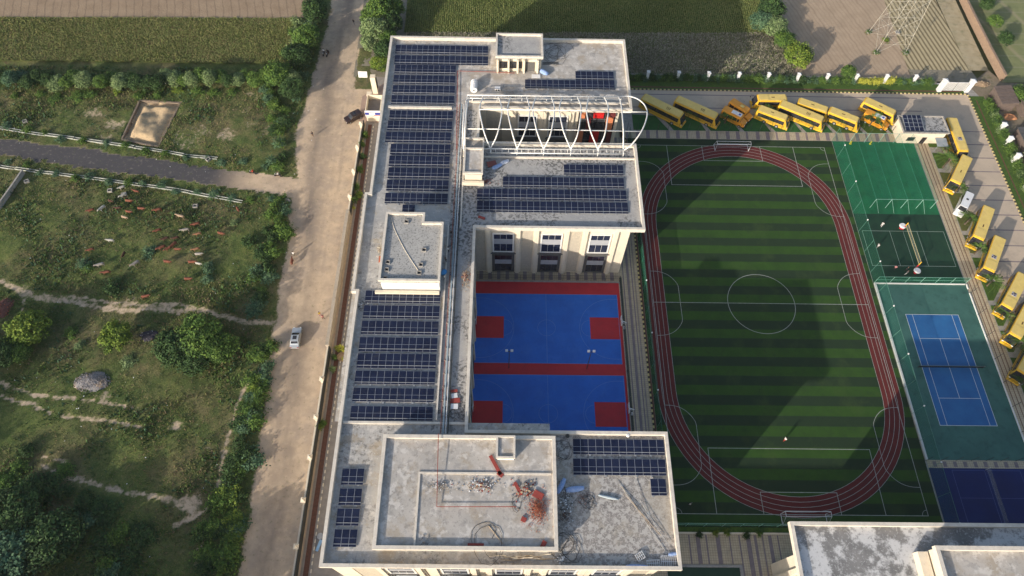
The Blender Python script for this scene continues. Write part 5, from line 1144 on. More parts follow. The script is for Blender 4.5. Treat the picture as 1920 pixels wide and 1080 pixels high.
for px, py, r, h, k, lab in [(160,497,1.7,1.8,'blue','bluish bush left of the herd'),(282,475,1.6,1.7,'blue','bluish bush in the middle of the herd'),(392,505,1.6,2.0,'blue','upright bluish bush at the right side of the herd beside the white cow'),(390,525,1.3,1.6,'blue','lower bluish bush below the white cow'),
      (215,540,2.2,1.8,'dark','low dark bush just above the pale footpath'),(135,625,1.5,1.4,'green','low green bush between the two lime green trees'),(165,505,1.3,1.4,'green','small bush touching the bluish one left of the herd'),
      (150,648,1.2,1.0,'pale','pale low bush right of the broad lime tree'),(240,678,1.6,.9,'pale','pale weedy bush under the lone lime tree'),(130,995,2.6,2.2,'green','lighter green bush in the lower left thicket'),
      (440,420,1.0,1.0,'pale','pale bush at the right end of the meadow above the verge'),(270,1000,2.2,1.4,'dark','broad dark bush below the sandy patch'),(470,455,1.9,2.2,'dark','dark bush where the meadow meets the verge')]:
    x, y = TP(px, py); bush(x, y, r, h, k, lab)
# hedge outside the yard wall and small garden plants
def hedge_row(name, pts, n, r, h, kinds, label, z=0):
    o = empty(name, (pts[0][0], pts[0][1], 0)); tag(o, label, 'hedge', None)
    for i in range(n):
        t = (i+.5)/n; x = pts[0][0]+(pts[1][0]-pts[0][0])*t+rnd.uniform(-.3,.3); y = pts[0][1]+(pts[1][1]-pts[0][1])*t+rnd.uniform(-.25,.25)
        c = bpy.data.objects.new('foliage', veg(rnd.choice(kinds), rnd.randrange(4), False)[0]); COL.objects.link(c); c.parent = o
        c.location = (x-pts[0][0], y-pts[0][1], 0); c.scale = (r*rnd.uniform(.8,1.2), r*rnd.uniform(.7,1.1), h/1.2*rnd.uniform(.7,1.2)); c.rotation_euler = (0,0,rnd.uniform(0,6))
    return o
hedge_row('hedge', [(-56,66.8),(5.5,66.8)], 64, 1.25, 1.9, ['green','dark','blue'], 'long green hedge behind the white pillars above the parked buses')
hedge_row('hedge', [(6.5,66.8),(15.5,66.8)], 14, 1.0, 1.7, ['gold'], 'yellow leaved stretch of hedge behind the white pillars')
hedge_row('hedge', [(16.2,66.8),(25.5,66.8)], 13, 1.1, 1.7, ['green','blue'], 'green stretch of hedge between the yellow leaved part and the white gate')
hedge_row('hedge', [(37.3,60.5),(37.9,-20)], 84, 1.35, 2.0, ['green','dark','pale','green'], 'green hedge along the right hand yard boundary')
def palm_proto():
    r = empty('palm'); mb = MB(); mb.tube([(0,0,0),(.03,.02,.6),(0,0,1.15)], .10, 7, .07); mb.build('trunk', BARK, r)
    rs = np.random.RandomState(3); P = []; F = []
    for k in range(26):
        a = 2*math.pi*k/13+rs.uniform(-.25,.25); el = rs.uniform(.15, 1.2); Lf = rs.uniform(1.0, 1.4); prev = None
        for s in range(15):
            t = s/14; x = Lf*t*math.cos(el*(1-t*.6)); z = 1.15+Lf*t*math.sin(el)*.8-1.0*t*t*(.9)
            c = np.array([x*math.cos(a), x*math.sin(a), z]); side = np.array([-math.sin(a), math.cos(a), 0]); w = .42*(1-abs(t-.45))
            if s > 1:
                f = np.array([math.cos(a), math.sin(a), 0])*.13
                for sg in (-1, 1): o = len(P); P += [c, c+f*.5+side*sg*w*.5+[0,0,.03], c+f+side*sg*w+[0,0,-.08], c+f*.2+side*sg*w*.4]; F.append([o, o+1, o+2, o+3])
    me = np_mesh('frond', np.array(P), np.array(F), [mat('palm_leaf', (.12,.19,.04), (.09,.15,.035), 1.5), LEAF['green'][0]], mi=(np.arange(len(F))//28) % 2, smooth=False); o = bpy.data.objects.new('fronds', me); COL.objects.link(o); o.parent = r; return r
pp = palm_proto()
for i, (px, py, s) in enumerate([(1298,218,1.0),(1361,226,1.1),(1434,219,1.25),(1513,229,1.15),(1571,227,1.1),(1633,231,1.3),(1770,281,.8),(1772,309,1.35),(1793,358,1.1),(1813,416,1.15),(1831,472,1.1),(1855,532,1.1),(1876,592,1.05),(1905,650,1.3),(1912,720,1.1)]):
    o = pp if i == 0 else copy_tree(pp); x, y, _ = at(px, py, .9); o.location = (x, y, .04); o.rotation_euler = (0,0,i*1.3); o.scale = (s*1.9, s*1.9, s*1.7)
    tag(o, (f'young garden palm in front of the top row of buses, {ORD[i]} from the left' if i < 6 else f'young garden palm on the lawn strip along the right hand buses, {ORD[i-6]} from the top'), 'palm', 'young garden palms')
for i, (px, py, k) in enumerate([(684,250,'green'),(678,268,'green'),(680,290,'dark'),(674,315,'green'),(668,348,'green'),(672,362,'lime'),(664,372,'green')]):
    x, y, _ = at(px, py, 1.0); bush(x, y, .95, 1.9, k, f'leafy garden bush behind the boundary wall below the gatehouse, {ORD[i]} from the top', 'bushes below the gatehouse', z=0)
for i, (px, py, k) in enumerate([(626,668,'green'),(622,690,'pale'),(634,650,'gold'),(598,798,'lime'),(604,792,'green')]):
    x, y, _ = at(px, py, 1.0); bush(x, y, .8, 1.5, k, f'garden bush by the lower boundary wall, {ORD[i]} in the planting trench', 'bushes in the lower planting trench', z=0)
for i, (px, py) in enumerate([(1312,1003),(1400,1003),(1343,998),(1365,997),(1425,998)]):
    x, y, _ = at(px, py, .6); bush(x, y, .75, 1.2, ['dark','dark','lime','lime','green'][i], f'clipped shrub on the strip below the pitch fence, {ORD[i]} from the left' , 'clipped shrubs below the pitch', z=.04)
# marigold pots and dry twig bushes at the right
for i, (px, py) in enumerate([(663,388),(646,455),(700,120)]):
    x, y, _ = at(px, py, .5); bush(x, y, .45, .9, 'gold', f'yellow flowering bush by the roadside wall, {ORD[i]} of three', 'yellow flowering bushes', z=0)

# meadow tufts, one object of uncountable grass
def tufts(name, n, xr, yr, seed, kinds, size, cond, label):
    rs = np.random.RandomState(seed); x = rs.uniform(*xr, n*2); y = rs.uniform(*yr, n*2)
    j = np.clip(((y-GY0)/GS).round().astype(int), 0, ny-1); i = np.clip(((x-GX0)/GS).round().astype(int), 0, nx-1)
    k = cond(x, y, i, j, rs); x, y, i, j = x[k][:n], y[k][:n], i[k][:n], j[k][:n]; m = len(x); z = Z[j, i]
    nb_ = 3; sz = size*rs.uniform(.5, 1.5, m)*(0.6+lush[j, i]*.8); P = []; 
    for b in range(nb_):
        a = rs.uniform(0, 6.28, m); r = sz*rs.uniform(.2, .6, m); ox = rs.normal(0, .12, m); oy = rs.normal(0, .12, m); h = sz*rs.uniform(.5, 1.0, m)
        ca, sa = np.cos(a), np.sin(a); X = x+ox; Y = y+oy
        P.append(np.stack([np.stack([X-sa*r*.35, Y+ca*r*.35, z-.03], 1), np.stack([X+sa*r*.35, Y-ca*r*.35, z-.03], 1), np.stack([X+ca*r+sa*r*.25, Y+sa*r-ca*r*.25, z+h], 1), np.stack([X+ca*r-sa*r*.2, Y+sa*r+ca*r*.2, z+h*.85], 1)], 1))
    P = np.concatenate(P, 0); F = np.arange(P.shape[0]*4).reshape(-1, 4); mi = np.tile(rs.choice(len(kinds), m), nb_)
    me = np_mesh(name, P.reshape(-1, 3), F, kinds, mi=mi, smooth=False); o = bpy.data.objects.new(name, me); COL.objects.link(o); return tag(o, label, 'grass', kind='stuff')
GR = [mat('grass_blade_a', (.15,.18,.05), (.115,.15,.04), .5), mat('grass_blade_b', (.22,.22,.085), (.18,.185,.07), .5), mat('grass_blade_c', (.08,.11,.035), (.10,.13,.04), .5), mat('grass_blade_dry', (.26,.20,.12), (.22,.16,.09), .5)]
fcg = cls
tufts('meadow_grass', 110000, (-235,-127), (-58,68), 5, GR, .22, lambda x, y, i, j, rs: (bare[j, i] < .25+.3*rs.rand(len(x))) & (rs.rand(len(x)) < .4+.6*lush[j, i]) & (fcg[j, i] == 0), 'rough wild grass covering the meadow left of the road')
WD = [LEAF['green'][0], LEAF['green'][2], LEAF['blue'][0], LEAF['dark'][1]]
def vn(x, y): return fbm(x, y, 7.0, 301, 3)
def crops(name, n, poly, seed, kinds, size, label, rows=None, z=.05):
    rs = np.random.RandomState(seed); xs_ = [p[0] for p in poly]; ys_ = [p[1] for p in poly]
    x = rs.uniform(min(xs_), max(xs_), n*2); y = rs.uniform(min(ys_), max(ys_), n*2); k = inside(x, y, poly[::-1]); x, y = x[k][:n], y[k][:n]
    if rows: x = np.round(x/rows)*rows+rs.normal(0, .08, len(x))
    m = len(x); P = []; den = fbm(x, y, 5, 3)
    for b in range(2):
        a = rs.uniform(0, 6.28, m); r = size*rs.uniform(.3, .7, m); h = size*rs.uniform(.5, 1.1, m)*(.4+den); ca, sa = np.cos(a), np.sin(a); zz = np.full(m, z)
        P.append(np.stack([np.stack([x-sa*r*.4, y+ca*r*.4, zz], 1), np.stack([x+sa*r*.4, y-ca*r*.4, zz], 1), np.stack([x+ca*r+sa*r*.3, y+sa*r-ca*r*.3, zz+h], 1), np.stack([x+ca*r-sa*r*.3, y+sa*r+ca*r*.3, zz+h*.8], 1)], 1))
    P = np.concatenate(P, 0); F = np.arange(P.shape[0]*4).reshape(-1, 4); mi = np.tile(np.where(rs.rand(m) < den, rs.randint(0, 2, m), rs.randint(0, len(kinds), m)), 2)
    o = bpy.data.objects.new(name, np_mesh(name, P.reshape(-1, 3), F, kinds, mi=mi, smooth=False)); COL.objects.link(o); return tag(o, label, 'crop', kind='stuff')
CK = [mat('crop_leaf_a', (.20,.23,.07), (.16,.20,.055), .5), mat('crop_leaf_b', (.27,.26,.10), (.23,.23,.08), .5), mat('crop_leaf_c', (.11,.15,.045), (.12,.165,.05), .5), mat('crop_leaf_dry', (.2,.14,.07), (.16,.12,.06), .5)]
crops('crop_plants', 60000, [(-232,69.4),(-139,69.9),(-137.5,87.0),(-232,85.0)], 21, CK, .40, 'dense yellow green crop standing in the upper left field', z=.34)
crops('crop_plants', 70000, [(-110.6,82.4),(-13.5,84.5),(-13.5,103),(-110.6,103)], 22, [CK[0],CK[2],CK[2],CK[1]], .38, 'dark green crop in rows north of the school', .55)
crops('dry_weeds', 45000, [(-110,67),(-10,67),(-7,84),(-13.5,84.4),(-110,82.4)], 23, [mat('dry_weed', (.36,.33,.25), (.28,.255,.19), .5), mat('dry_weed_dark', (.17,.17,.11), (.14,.14,.09), .5), CK[2]], .45, 'greyish dry weeds on the fallow field behind the hedge')
tufts('weeds', 24000, (-235,-127), (-58,68), 9, WD, .42, lambda x, y, i, j, rs: (bare[j, i] < .2) & (vn(x, y)+.16*rs.rand(len(x)) > .60) & (fcg[j, i] == 0), 'dark leafy weeds in clumps across the meadow')

# ------------------------------------------------------------------ fences, goals, nets, poles
def fence(pts, h, label, post=3.0, net=NET, pm=GALV, lean=None, top=True, cap=False, rails=(), r=.04, mid=True):
    o = empty('fence', (pts[0][0], pts[0][1], 0)); tag(o, label, 'fence'); ox, oy = pts[0][0], pts[0][1]
    pn = MB(); tp_ = MB(); pc = MB()
    for (ax, ay), (bx, by) in zip(pts[:-1], pts[1:]):
        L = math.hypot(bx-ax, by-ay); n = max(1, round(L/post))
        if net: pn.add([(ax-ox,ay-oy,.05),(bx-ox,by-oy,.05),(bx-ox,by-oy,h),(ax-ox,ay-oy,h)], [(0,1,2,3)])
        for z in ([h] if top else [])+list(rails): tp_.tube([(ax-ox,ay-oy,z),(bx-ox,by-oy,z)], .03, 5)
        for i in range(n+1):
            x, y = ax+(bx-ax)*i/n-ox, ay+(by-ay)*i/n-oy
            q = MB(); q.tube([(x,y,0),(x,y,h)], r, 6); q.build('post', pm, o)
            if cap and i % 2 == 0: c = MB(); c.tube([(x,y,h),(x,y,h+.22)], .16, 8, .10); c.build('post_cap', VWHITE, o)
    if net: pn.build('netting', net, o)
    if tp_.v: tp_.build('rail', pm, o)
    return o
GPOST = mat('green_post', (.03,.16,.11), None, rough=.5); MPOST = mat('pale_green_post', (.25,.45,.38), None, rough=.5); DPOST = mat('dark_post', (.04,.045,.045), None, rough=.5)
fence([(-54.1,-42.6),(-54.1,46.9)], 3.9, 'long green net fence between the brown paved walk and the running track', 6.0, NET, GPOST, cap=True)
fence([(-54.1,49.5),(15.0,49.5)], 2.6, 'thin dark post fence along the walkway below the parked buses', 2.45, None, DPOST, top=False, r=.045)
fence([(-54.1,-42.62),(-31.5,-42.62)], 2.6, 'green net fence along the bottom end of the pitch', 3.4, NET, MPOST, rails=(1.3,))
fence([(-4.85,-42.6),(-4.85,46.9)], 4.5, 'tall net fence between the pitch and the green practice courts', 5.2, net_mat('green_netting_thin', (.015,.13,.08), .22), mat('dull_green_post', (.10,.24,.19), None), cap=True, r=.03)
fence([(15.0,-60),(15.0,5.0)], 3.0, 'dark post fence along the tennis court walkway', 5.0, None, DPOST, top=False, r=.05)
fence([(-4.6,7.55),(14.8,7.55)], 2.4, 'green net fence between the tennis and volleyball courts', 3.2, NET, MPOST, rails=(1.2,))
fence([(-4.6,-30.5),(14.8,-30.5)], 2.4, 'dark post fence between the tennis court and the navy courts', 2.6, None, DPOST, top=False)
fence([(-88.9,7.05),(-59.0,7.05),(-59.0,-31)], 2.2, 'dark net fence round the basketball courts below the middle wing windows', 3.0, net_mat('dark_netting', (.05,.06,.06), .22), DPOST, rails=(1.1,))
# practice cage over the green court
cg = tag(empty('practice_cage', (5,36,0)), 'long practice net cage of pale tubes over the bright green turf', 'cricket cage')
LT = mat('pale_green_line', (.06, .28, .19), None)
def cgp(nm, paths, r, m=LT):
    mb = MB()
    for p in paths: mb.tube(p, r, 5)
    return part(mb, nm, m, cg)
xsC = [-.6, 2.9, 6.4, 9.9, 13.2]
cgp('top_cable', [[(x,46.6,3.2),(x,27.2,3.2)] for x in xsC], .02); cgp('end_rail', [[(xsC[0],27.2,3.2),(xsC[-1],27.2,3.2)],[(xsC[0],46.6,3.2),(xsC[-1],46.6,3.2)]], .035, MPOST)
for x in xsC: cgp('post', [[(x,27.2,0),(x,27.2,3.2)]], .05, MPOST); cgp('post', [[(x,46.6,0),(x,46.6,3.2)]], .05, MPOST)
cgp('brace', [[(x,27.2,3.2),(x+1.6,25.7,0)] for x in xsC[:-1]], .03, MPOST)
mb = MB()
for x in xsC: mb.add([(x,46.6,.05),(x,27.2,.05),(x,27.2,3.2),(x,46.6,3.2)], [(0,1,2,3)])
mb.add([(xsC[0],27.2,3.2),(xsC[-1],27.2,3.2),(xsC[-1],46.6,3.2),(xsC[0],46.6,3.2)], [(0,1,2,3)]); part(mb, 'netting', net_mat('faint_green_netting', (.02,.2,.12), .10), cg)
for i, x in enumerate((-.7, 4.1)):
    t_ = tag(empty('wicket', (x,46.2,0)), f'yellow stumps at the top of the green practice court, {"left" if i == 0 else "right"} one', 'stumps', 'yellow stumps'); mb = MB()
    for k in range(3): mb.tube([(k*.14,0,0),(k*.14,0,.9)], .04, 6)
    mb.box(-.1,-.3,0,.4,.1,.05); mb.build('stumps', mat('stump_yellow', (.65,.6,.03), None), t_)
# volleyball net with padded posts and the referee stand
vb = tag(empty('volleyball_net', (5,16,0)), 'volleyball net with red and yellow padded posts on the dark green court', 'volleyball net')
for y in (21.3, 11.2):
    mb = MB(); mb.tube([(5.2,y,0),(5.2,y,1.5)], .12, 8); part(mb, 'post_padding', mat('pad_red', (.45,.03,.04), None), vb)
    mb = MB(); mb.tube([(5.2,y,1.5),(5.2,y,2.6)], .09, 8); part(mb, 'post', mat('post_yellow', (.7,.42,.02), None), vb)
mb = MB(); mb.add([(5.2,11.2,1.6),(5.2,21.3,1.6),(5.2,21.3,2.5),(5.2,11.2,2.5)], [(0,1,2,3)]); part(mb, 'netting', net_mat('pale_netting', (.5,.5,.45), .15), vb)
mb = MB()
for z in (1.6, 2.5): mb.tube([(5.2,11.2,z),(5.2,21.3,z)], .045, 5)
part(mb, 'net_tape', mat('net_tape', (.5,.45,.25), None), vb)
for i, (px, py) in enumerate(((1692,424),(1719.5,508))):
    x, y, _ = at(px, py, .8); u = tag(empty('umpire_stand', (x,y,0)), f'white round topped umpire stand at the {"upper" if i == 0 else "lower"} volleyball post', 'umpire stand'); mb = MB(); mb.cyl(0,0,0,.9,.35,10); mb.build('base', mat('pad_red', (.45,.03,.04), None), u); mb = MB(); mb.cyl(0,0,.9,1.15,.75,14,.6); mb.build('seat', VWHITE, u)
# white litter / gear at the fence
tn = tag(empty('tennis_net', (5.5,-11.9,0)), 'dark tennis net stretched across the blue tennis court', 'tennis net')
for x in (-1.0, 12.1): mb = MB(); mb.tube([(x,-11.9,0),(x,-11.9,1.1)], .05, 6); part(mb, 'post', DPOST, tn)
mb = MB(); mb.box(-1.0,-11.91,.08,12.1,-11.89,.95); part(mb, 'netting', net_mat('tennis_netting', (.02,.03,.03), .6), tn)
mb = MB(); mb.box(-1.0,-11.93,.95,12.1,-11.87,1.02); part(mb, 'net_tape', mat('tape_grey', (.16,.22,.22), None), tn)
bn = tag(empty('badminton_net', (5.2,-38,0)), 'long net between the two navy courts', 'net'); mb = MB(); mb.box(5.85,-45,.4,5.88,-32.2,1.5); part(mb, 'netting', net_mat('pale_netting', (.5,.5,.45), .15), bn)
for y in (-32.2, -44.2): mb = MB(); mb.tube([(5.86,y,0),(5.86,y,1.55)], .04, 6); part(mb, 'post', VWHITE, bn)
def goal(cx, y, d, w, label):
    g = tag(empty('goal', (cx, y, 0), 0 if d > 0 else math.pi), label, 'goal'); h = 2.35; r = .065; k = 1.9
    mb = MB(); mb.tube([(-w/2,0,0),(-w/2,0,h),(w/2,0,h),(w/2,0,0)], r, 7); mb.build('goal_frame', VWHITE, g)
    mb = MB()
    for x in (-w/2, w/2): mb.tube([(x,0,h),(x,k*.45,h),(x,k,0.05),(x,0,.05)], .045, 6)
    mb.tube([(-w/2,k,.05),(w/2,k,.05)], .045, 6); mb.tube([(-w/2,k*.45,h),(w/2,k*.45,h)], .045, 6); mb.build('stay', VWHITE, g)
    mb = MB(); mb.add([(-w/2,k*.45,h),(w/2,k*.45,h),(w/2,k,.05),(-w/2,k,.05)], [(0,1,2,3)]); mb.add([(-w/2,0,h),(-w/2,k*.45,h),(-w/2,k,.05),(-w/2,0,.05)], [(0,1,2,3)]); mb.add([(w/2,0,h),(w/2,k*.45,h),(w/2,k,.05),(w/2,0,.05)], [(0,1,2,3)]); mb.build('netting', NETD, g)
goal(-29.6, 43.4, 1, 8.0, 'white football goal at the top end of the pitch'); goal(-29.6, -40.4, -1, 8.0, 'white football goal at the bottom end of the pitch beside the annex roof')
def hoop(x, y, d, label):
    r = tag(empty('basketball_hoop', (x, y, 0), 0 if d > 0 else math.pi), label, 'basketball hoop', 'basketball hoops')
    mb = MB(); mb.box(-.9,-.25,0,-.5,.25,.5); mb.tube([(-.7,0,.4),(-.7,0,2.6),(.25,0,3.35)], .10, 7); mb.tube([(-.7,0,1.8),(.3,0,3.0)], .05, 5); mb.build('post', VWHITE, r)
    mb = MB(); mb.box(.35,-.9,2.9,.40,.9,3.95); bb = mb.build('backboard', mat('backboard_clear', (.5,.55,.6), None, rough=.1, alpha=.22), r)
    mb = MB()
    for a in ((.33,-.93,2.87,.42,-.87,3.98),(.33,.87,2.87,.42,.93,3.98),(.33,-.87,2.87,.42,.87,2.93),(.33,-.87,3.92,.42,.87,3.98)): mb.box(*a)
    mb.build('backboard_frame', VWHITE, bb); mb = MB(); mb.tube([(.6+.23*math.cos(t)+.03,.23*math.sin(t),3.05) for t in [2*math.pi*i/14 for i in range(15)]], .018, 4); mb.tube([(.4,0,3.05),(.62,0,3.05)], .03, 4); mb.build('rim', mat('hoop_orange', (.6,.15,.03), None), r)
for x, y, d, l in ((-89.2,-4.0,1,'basketball hoop at the west end of the upper court'),(-59.5,-4.0,-1,'basketball hoop at the east end of the upper court'),(-89.2,-22.2,1,'basketball hoop at the west end of the lower court'),(-59.4,-22.2,-1,'basketball hoop at the east end of the lower court')): hoop(x, y, d, l)
for i, (x, y) in enumerate(((-82.2,-13.0),(-66.85,-12.93))):
    r = tag(empty('floodlight_pole', (x,y,0)), f'slim dark pole with twin square floodlights on the red strip between the courts, {"west" if i == 0 else "east"} one', 'floodlight', 'floodlight poles between the courts')
    mb = MB(); mb.tube([(0,0,0),(0,0,8.0)], .09, 8, .06); mb.box(-.75,-.05,7.9,.75,.05,8.0); mb.build('pole', DPOST, r)
    for s in (-1, 1): mb = MB(); mb.obox((s*.50,.1,8.15), .5, .18, .42, 0, math.radians(-55)); l_ = mb.build('lamp_head', VWHITE, r); mb = MB(); mb.obox((s*.50,.0,7.8), .4, .1, .12); mb.build('lamp_bracket', GALV, l_)

# boundary walls
def pillar(mb, x, y, h=2.4, s=.62): mb.box(x-s/2,y-s/2,0,x+s/2,y+s/2,h); mb.box(x-s/2-.12,y-s/2-.12,h,x+s/2+.12,y+s/2+.12,h+.18); mb.add([(x-s/2,y-s/2,h+.18),(x+s/2,y-s/2,h+.18),(x+s/2,y+s/2,h+.18),(x-s/2,y+s/2,h+.18),(x,y,h+.5)], [(0,1,4),(1,2,4),(2,3,4),(3,0,4)])
bw = tag(empty('boundary_wall', (0,67,0)), 'low boundary wall with white capped pillars behind the top row of buses', 'boundary wall')
mb = MB(); mb.box(-56,67.7,0,26,67.9,.7); part(mb, 'wall', CONC, bw)
for x in (-47.7,-40.0,-32.4,-24.7,-17.2,-9.6,-2.2,5.2,12.8,20.2): mb = MB(); pillar(mb, x, 66.7); part(mb, 'pillar', VWHITE, bw)
be = tag(empty('boundary_wall', (37.5,0,0)), 'boundary wall with white capped pillars on the right edge of the school yard', 'boundary wall')
mb = MB(); mb.box(38.1,-60,0,38.3,58,.7); part(mb, 'wall', CONC, be)
for px, py in ((1838,232),(1857,258),(1878,290),(1901,340),(1925,385)):
    x, y, _ = at(px, py, 2.4); mb = MB(); pillar(mb, 37.1, y, 2.4, .85); part(mb, 'pillar', VWHITE, be)
for y in (22,13.5,5,-4,-13): mb = MB(); pillar(mb, 37.1, y, 2.4, .85); part(mb, 'pillar', VWHITE, be)
wg = tag(empty('entrance_gate', (29.5,64,0)), 'white double gate between two white gateposts at the top right corner of the yard', 'gate')
for x in (26.2, 33.2): mb = MB(); pillar(mb, x, 64.2, 3.4, 1.0); part(mb, 'gatepost', VWHITE, wg)
for x0_ in (26.8, 29.9): mb = MB(); mb.box(x0_,64.1,.2,x0_+2.9,64.2,2.9); q = part(mb, 'gate_leaf', VWHITE, wg); mb = MB(); [mb.box(x0_+.2+.36*k,64.02,.3,x0_+.26+.36*k,64.1,2.8) for k in range(8)]; part(mb, 'bar', DPOST, q)
sheet('gate_threshold', [(26.7,63.2),(32.8,63.2),(32.8,67.4),(26.7,67.4)], .03, VWHITE)
ww = tag(empty('boundary_wall', (-118.1,0,0)), 'long roadside boundary wall of the school with pillars along the lower part', 'boundary wall')
mb = MB(); mb.mi(0).box(-118.3,-9.5,0,-117.6,23.2,2.2); part(mb, 'concrete_wall', mat('raw_concrete_wall', (.40,.35,.29), (.34,.30,.25), 1.2, layers=[((.22,.18,.14), 2, .55, .7, .5)]), ww)
mb = MB(); mb.box(-118.35,-60,0,-117.9,-9.5,.7); mb.box(-118.3,23.2,0,-118.0,50,.7); part(mb, 'plinth', CREAM, ww)
mb = MB(); mb.box(-117.7,-60,0,-117.55,-9.5,1.9); mb.box(-117.7,23.2,0,-117.55,50,1.6); part(mb, 'fence_panel', DPOST, ww)
for y in (-16.5,-24.1,-31.6,-39.2,-46.9,-54,27,34.2,41.3,48.5): mb = MB(); pillar(mb, -118.0, y, 2.0, .65); part(mb, 'pillar', CREAM, ww)
for i, (px, py) in enumerate(((700,118),(698,140))): pass
gp_ = tag(empty('gate_pylon', (-115.9,60.5,0)), 'cream slab gate pylon at the main entrance by the northwest roof corner', 'gate pylon'); mb = MB(); mb.box(-116.6,60.2,0,-115.4,61.4,5.2); part(mb, 'slab', CREAM, gp_); mb = MB(); mb.box(-115.4,60.4,1.5,-115.2,61.2,4.5); part(mb, 'grille', DPOST, gp_)
gp2 = tag(empty('gate_pylon', (-118,57.3,0)), 'shorter cream gate pylon beside the roofless kiosk', 'gate pylon'); mb = MB(); mb.box(-117.4,56.9,0,-116.2,57.9,3.0); part(mb, 'slab', CREAM, gp2)
x, y, _ = at(680,139,2.5); sb = tag(empty('signboard', (x,y,0)), 'blank white signboard among the bushes at the school entrance', 'signboard'); mb = MB(); mb.obox((0,0,2.4), 2.2, .12, 1.5, 0, math.radians(-25)); mb.build('board', VWHITE, sb); mb = MB(); mb.tube([(-.8,0,0),(-.8,0,2.2)], .05); mb.tube([(.8,0,0),(.8,0,2.2)], .05); mb.build('post', DPOST, sb)

# white channel kerbs of the asphalt lane (pairs of low concrete walls)
def channel(pts, label, gap=.55):
    P = W(pts); o = tag(empty('drain_channel', (P[0][0], P[0][1], 0)), label, 'drain channel')
    for s in (-1, 1):
        mb = MB(); 
        for (ax, ay), (bx, by) in zip(P[:-1], P[1:]):
            L = math.hypot(bx-ax, by-ay); n = max(1, int(L/3)); a = math.atan2(by-ay, bx-ax); nx_, ny_ = -math.sin(a)*s*gap/2, math.cos(a)*s*gap/2
            for k in range(n):
                t = (k+.5)/n; cx = ax+(bx-ax)*t; cy = ay+(by-ay)*t; mb.obox((cx+nx_-P[0][0], cy+ny_-P[0][1], zt(cx, cy)+.14+rnd.uniform(-.03,.03)), L/n*.985, .12, .40, a)
        mb.build('kerb_wall', mat('pale_concrete', (.42, .43, .40), (.27, .29, .26), .9), o)
channel([(-40,233),(0,240),(60,250),(167,264),(280,280),(345,291),(408,297)], 'upper white double kerb beside the asphalt lane')
channel([(-40,306),(0,312),(60,321),(200,338),(330,356),(455,379)], 'lower white double kerb beside the asphalt lane')
P = W([(47,325),(30,350),(0,392)]); mb = MB()
for a, b in zip(P[:-1], P[1:]): L = math.hypot(b[0]-a[0], b[1]-a[1]); mb.obox(((a[0]+b[0])/2-P[0][0], (a[1]+b[1])/2-P[0][1], .6), L*1.02, .35, 1.3, math.atan2(b[1]-a[1], b[0]-a[0]))
o = mb.build('garden_wall', CONC, loc=(P[0][0],P[0][1],0)); tag(o, 'short grey concrete wall running to the left edge below the lower kerb', 'wall')
# sand pit walls
o = tag(empty('foundation_pit_wall', (pit[0][0], pit[0][1], 0)), 'rectangular foundation pit of brown brick walls around a heap of pale sand', 'foundation pit')
for i in range(4):
    a, b = pit[i], pit[(i+1) % 4]; L = math.hypot(b[0]-a[0], b[1]-a[1]); mb = MB(); mb.obox(((a[0]+b[0])/2-pit[0][0], (a[1]+b[1])/2-pit[0][1], -.98), L, .38, 2.2, math.atan2(b[1]-a[1], b[0]-a[0])); mb.build('brick_wall', mat('pit_brick', (.24,.19,.14), (.17,.13,.10), 2), o)
# rubble mound and small things in the meadow
def mound(x, y, rx, ry, h, m, seed, name, label, cat, z=0, rot=0, rocks=0, cover=None):
    rs = np.random.RandomState(seed); n = 26; vs = []; fs = []
    for j in range(9):
        q = j/8
        for i in range(n):
            a = 2*math.pi*i/n; k = (1+.12*math.sin(3*a+seed)+.07*math.sin(5*a+2*seed)+.02*rs.randn()); r = q*k
            vs.append((rx*r*math.cos(a+rot), ry*r*math.sin(a+rot), h*(1-q**1.7)+.04*h*rs.randn()-(.15 if j == 8 else 0)))
    for j in range(8):
        for i in range(n): fs.append((j*n+i, (j+1)*n+i, (j+1)*n+(i+1) % n, j*n+(i+1) % n))
    mb = MB(); mb.add(vs, fs); mb.m = [0]*len(fs)
    for _ in range(rocks):
        a = rs.uniform(0, 6.28); q = rs.rand()**.6; s = rs.uniform(.05, .17); mb.mi(rs.randint(0, 2)).obox((rx*q*math.cos(a)*1.05, ry*q*math.sin(a)*1.05, h*max(0, 1-q**1.7)+.02), s*1.6, s, s*.8, rs.uniform(0,3), rs.uniform(0,3), rs.uniform(0,3))
    o = mb.build(name, m, loc=(x, y, z)); return tag(o, label, cat)
x, y, _ = at(170,714,.5); mound(x, y, 3.3, 2.1, .9, [mat('pale_rubble', (.30, .28, .27), (.22, .21, .22), 3, bump=.1, layers=[((.45,.33,.22), .5, .5, .6, .7)]), mat('pale_rubble2', (.34, .33, .34), None)], 4, 'rubble_mound', 'oval mound of pale rubble in the middle of the left meadow', 'rubble', zt(x, y), 0, 700)
x, y, _ = at(4,575,.5); mound(x, y, 1.9, 2.6, .8, [mat('brick_dust', (.16,.07,.055), (.12,.05,.04), 2), BRICK], 6, 'brick_heap', 'dark reddish brick heap at the left edge above the lime tree', 'brick heap', zt(x, y), 0, 60)
x, y, _ = at(536,373,.5); o = mound(x, y, .9, .7, .6, [CONC, CONC], 8, 'boulder', 'pale boulder on the verge just below the asphalt lane mouth', 'boulder', zt(x, y))
x, y, _ = at(278,628,.3); mound(x, y, 1.8, 1.3, .5, [mat('dark_cinders', (.03,.028,.04), (.05,.045,.06), 3), mat('pale_rubble2', (.34, .33, .34), None)], 12, 'cinder_heap', 'dark cinder heap between the lone lime tree and the dense clump', 'cinder heap', zt(x, y), 0, 24)
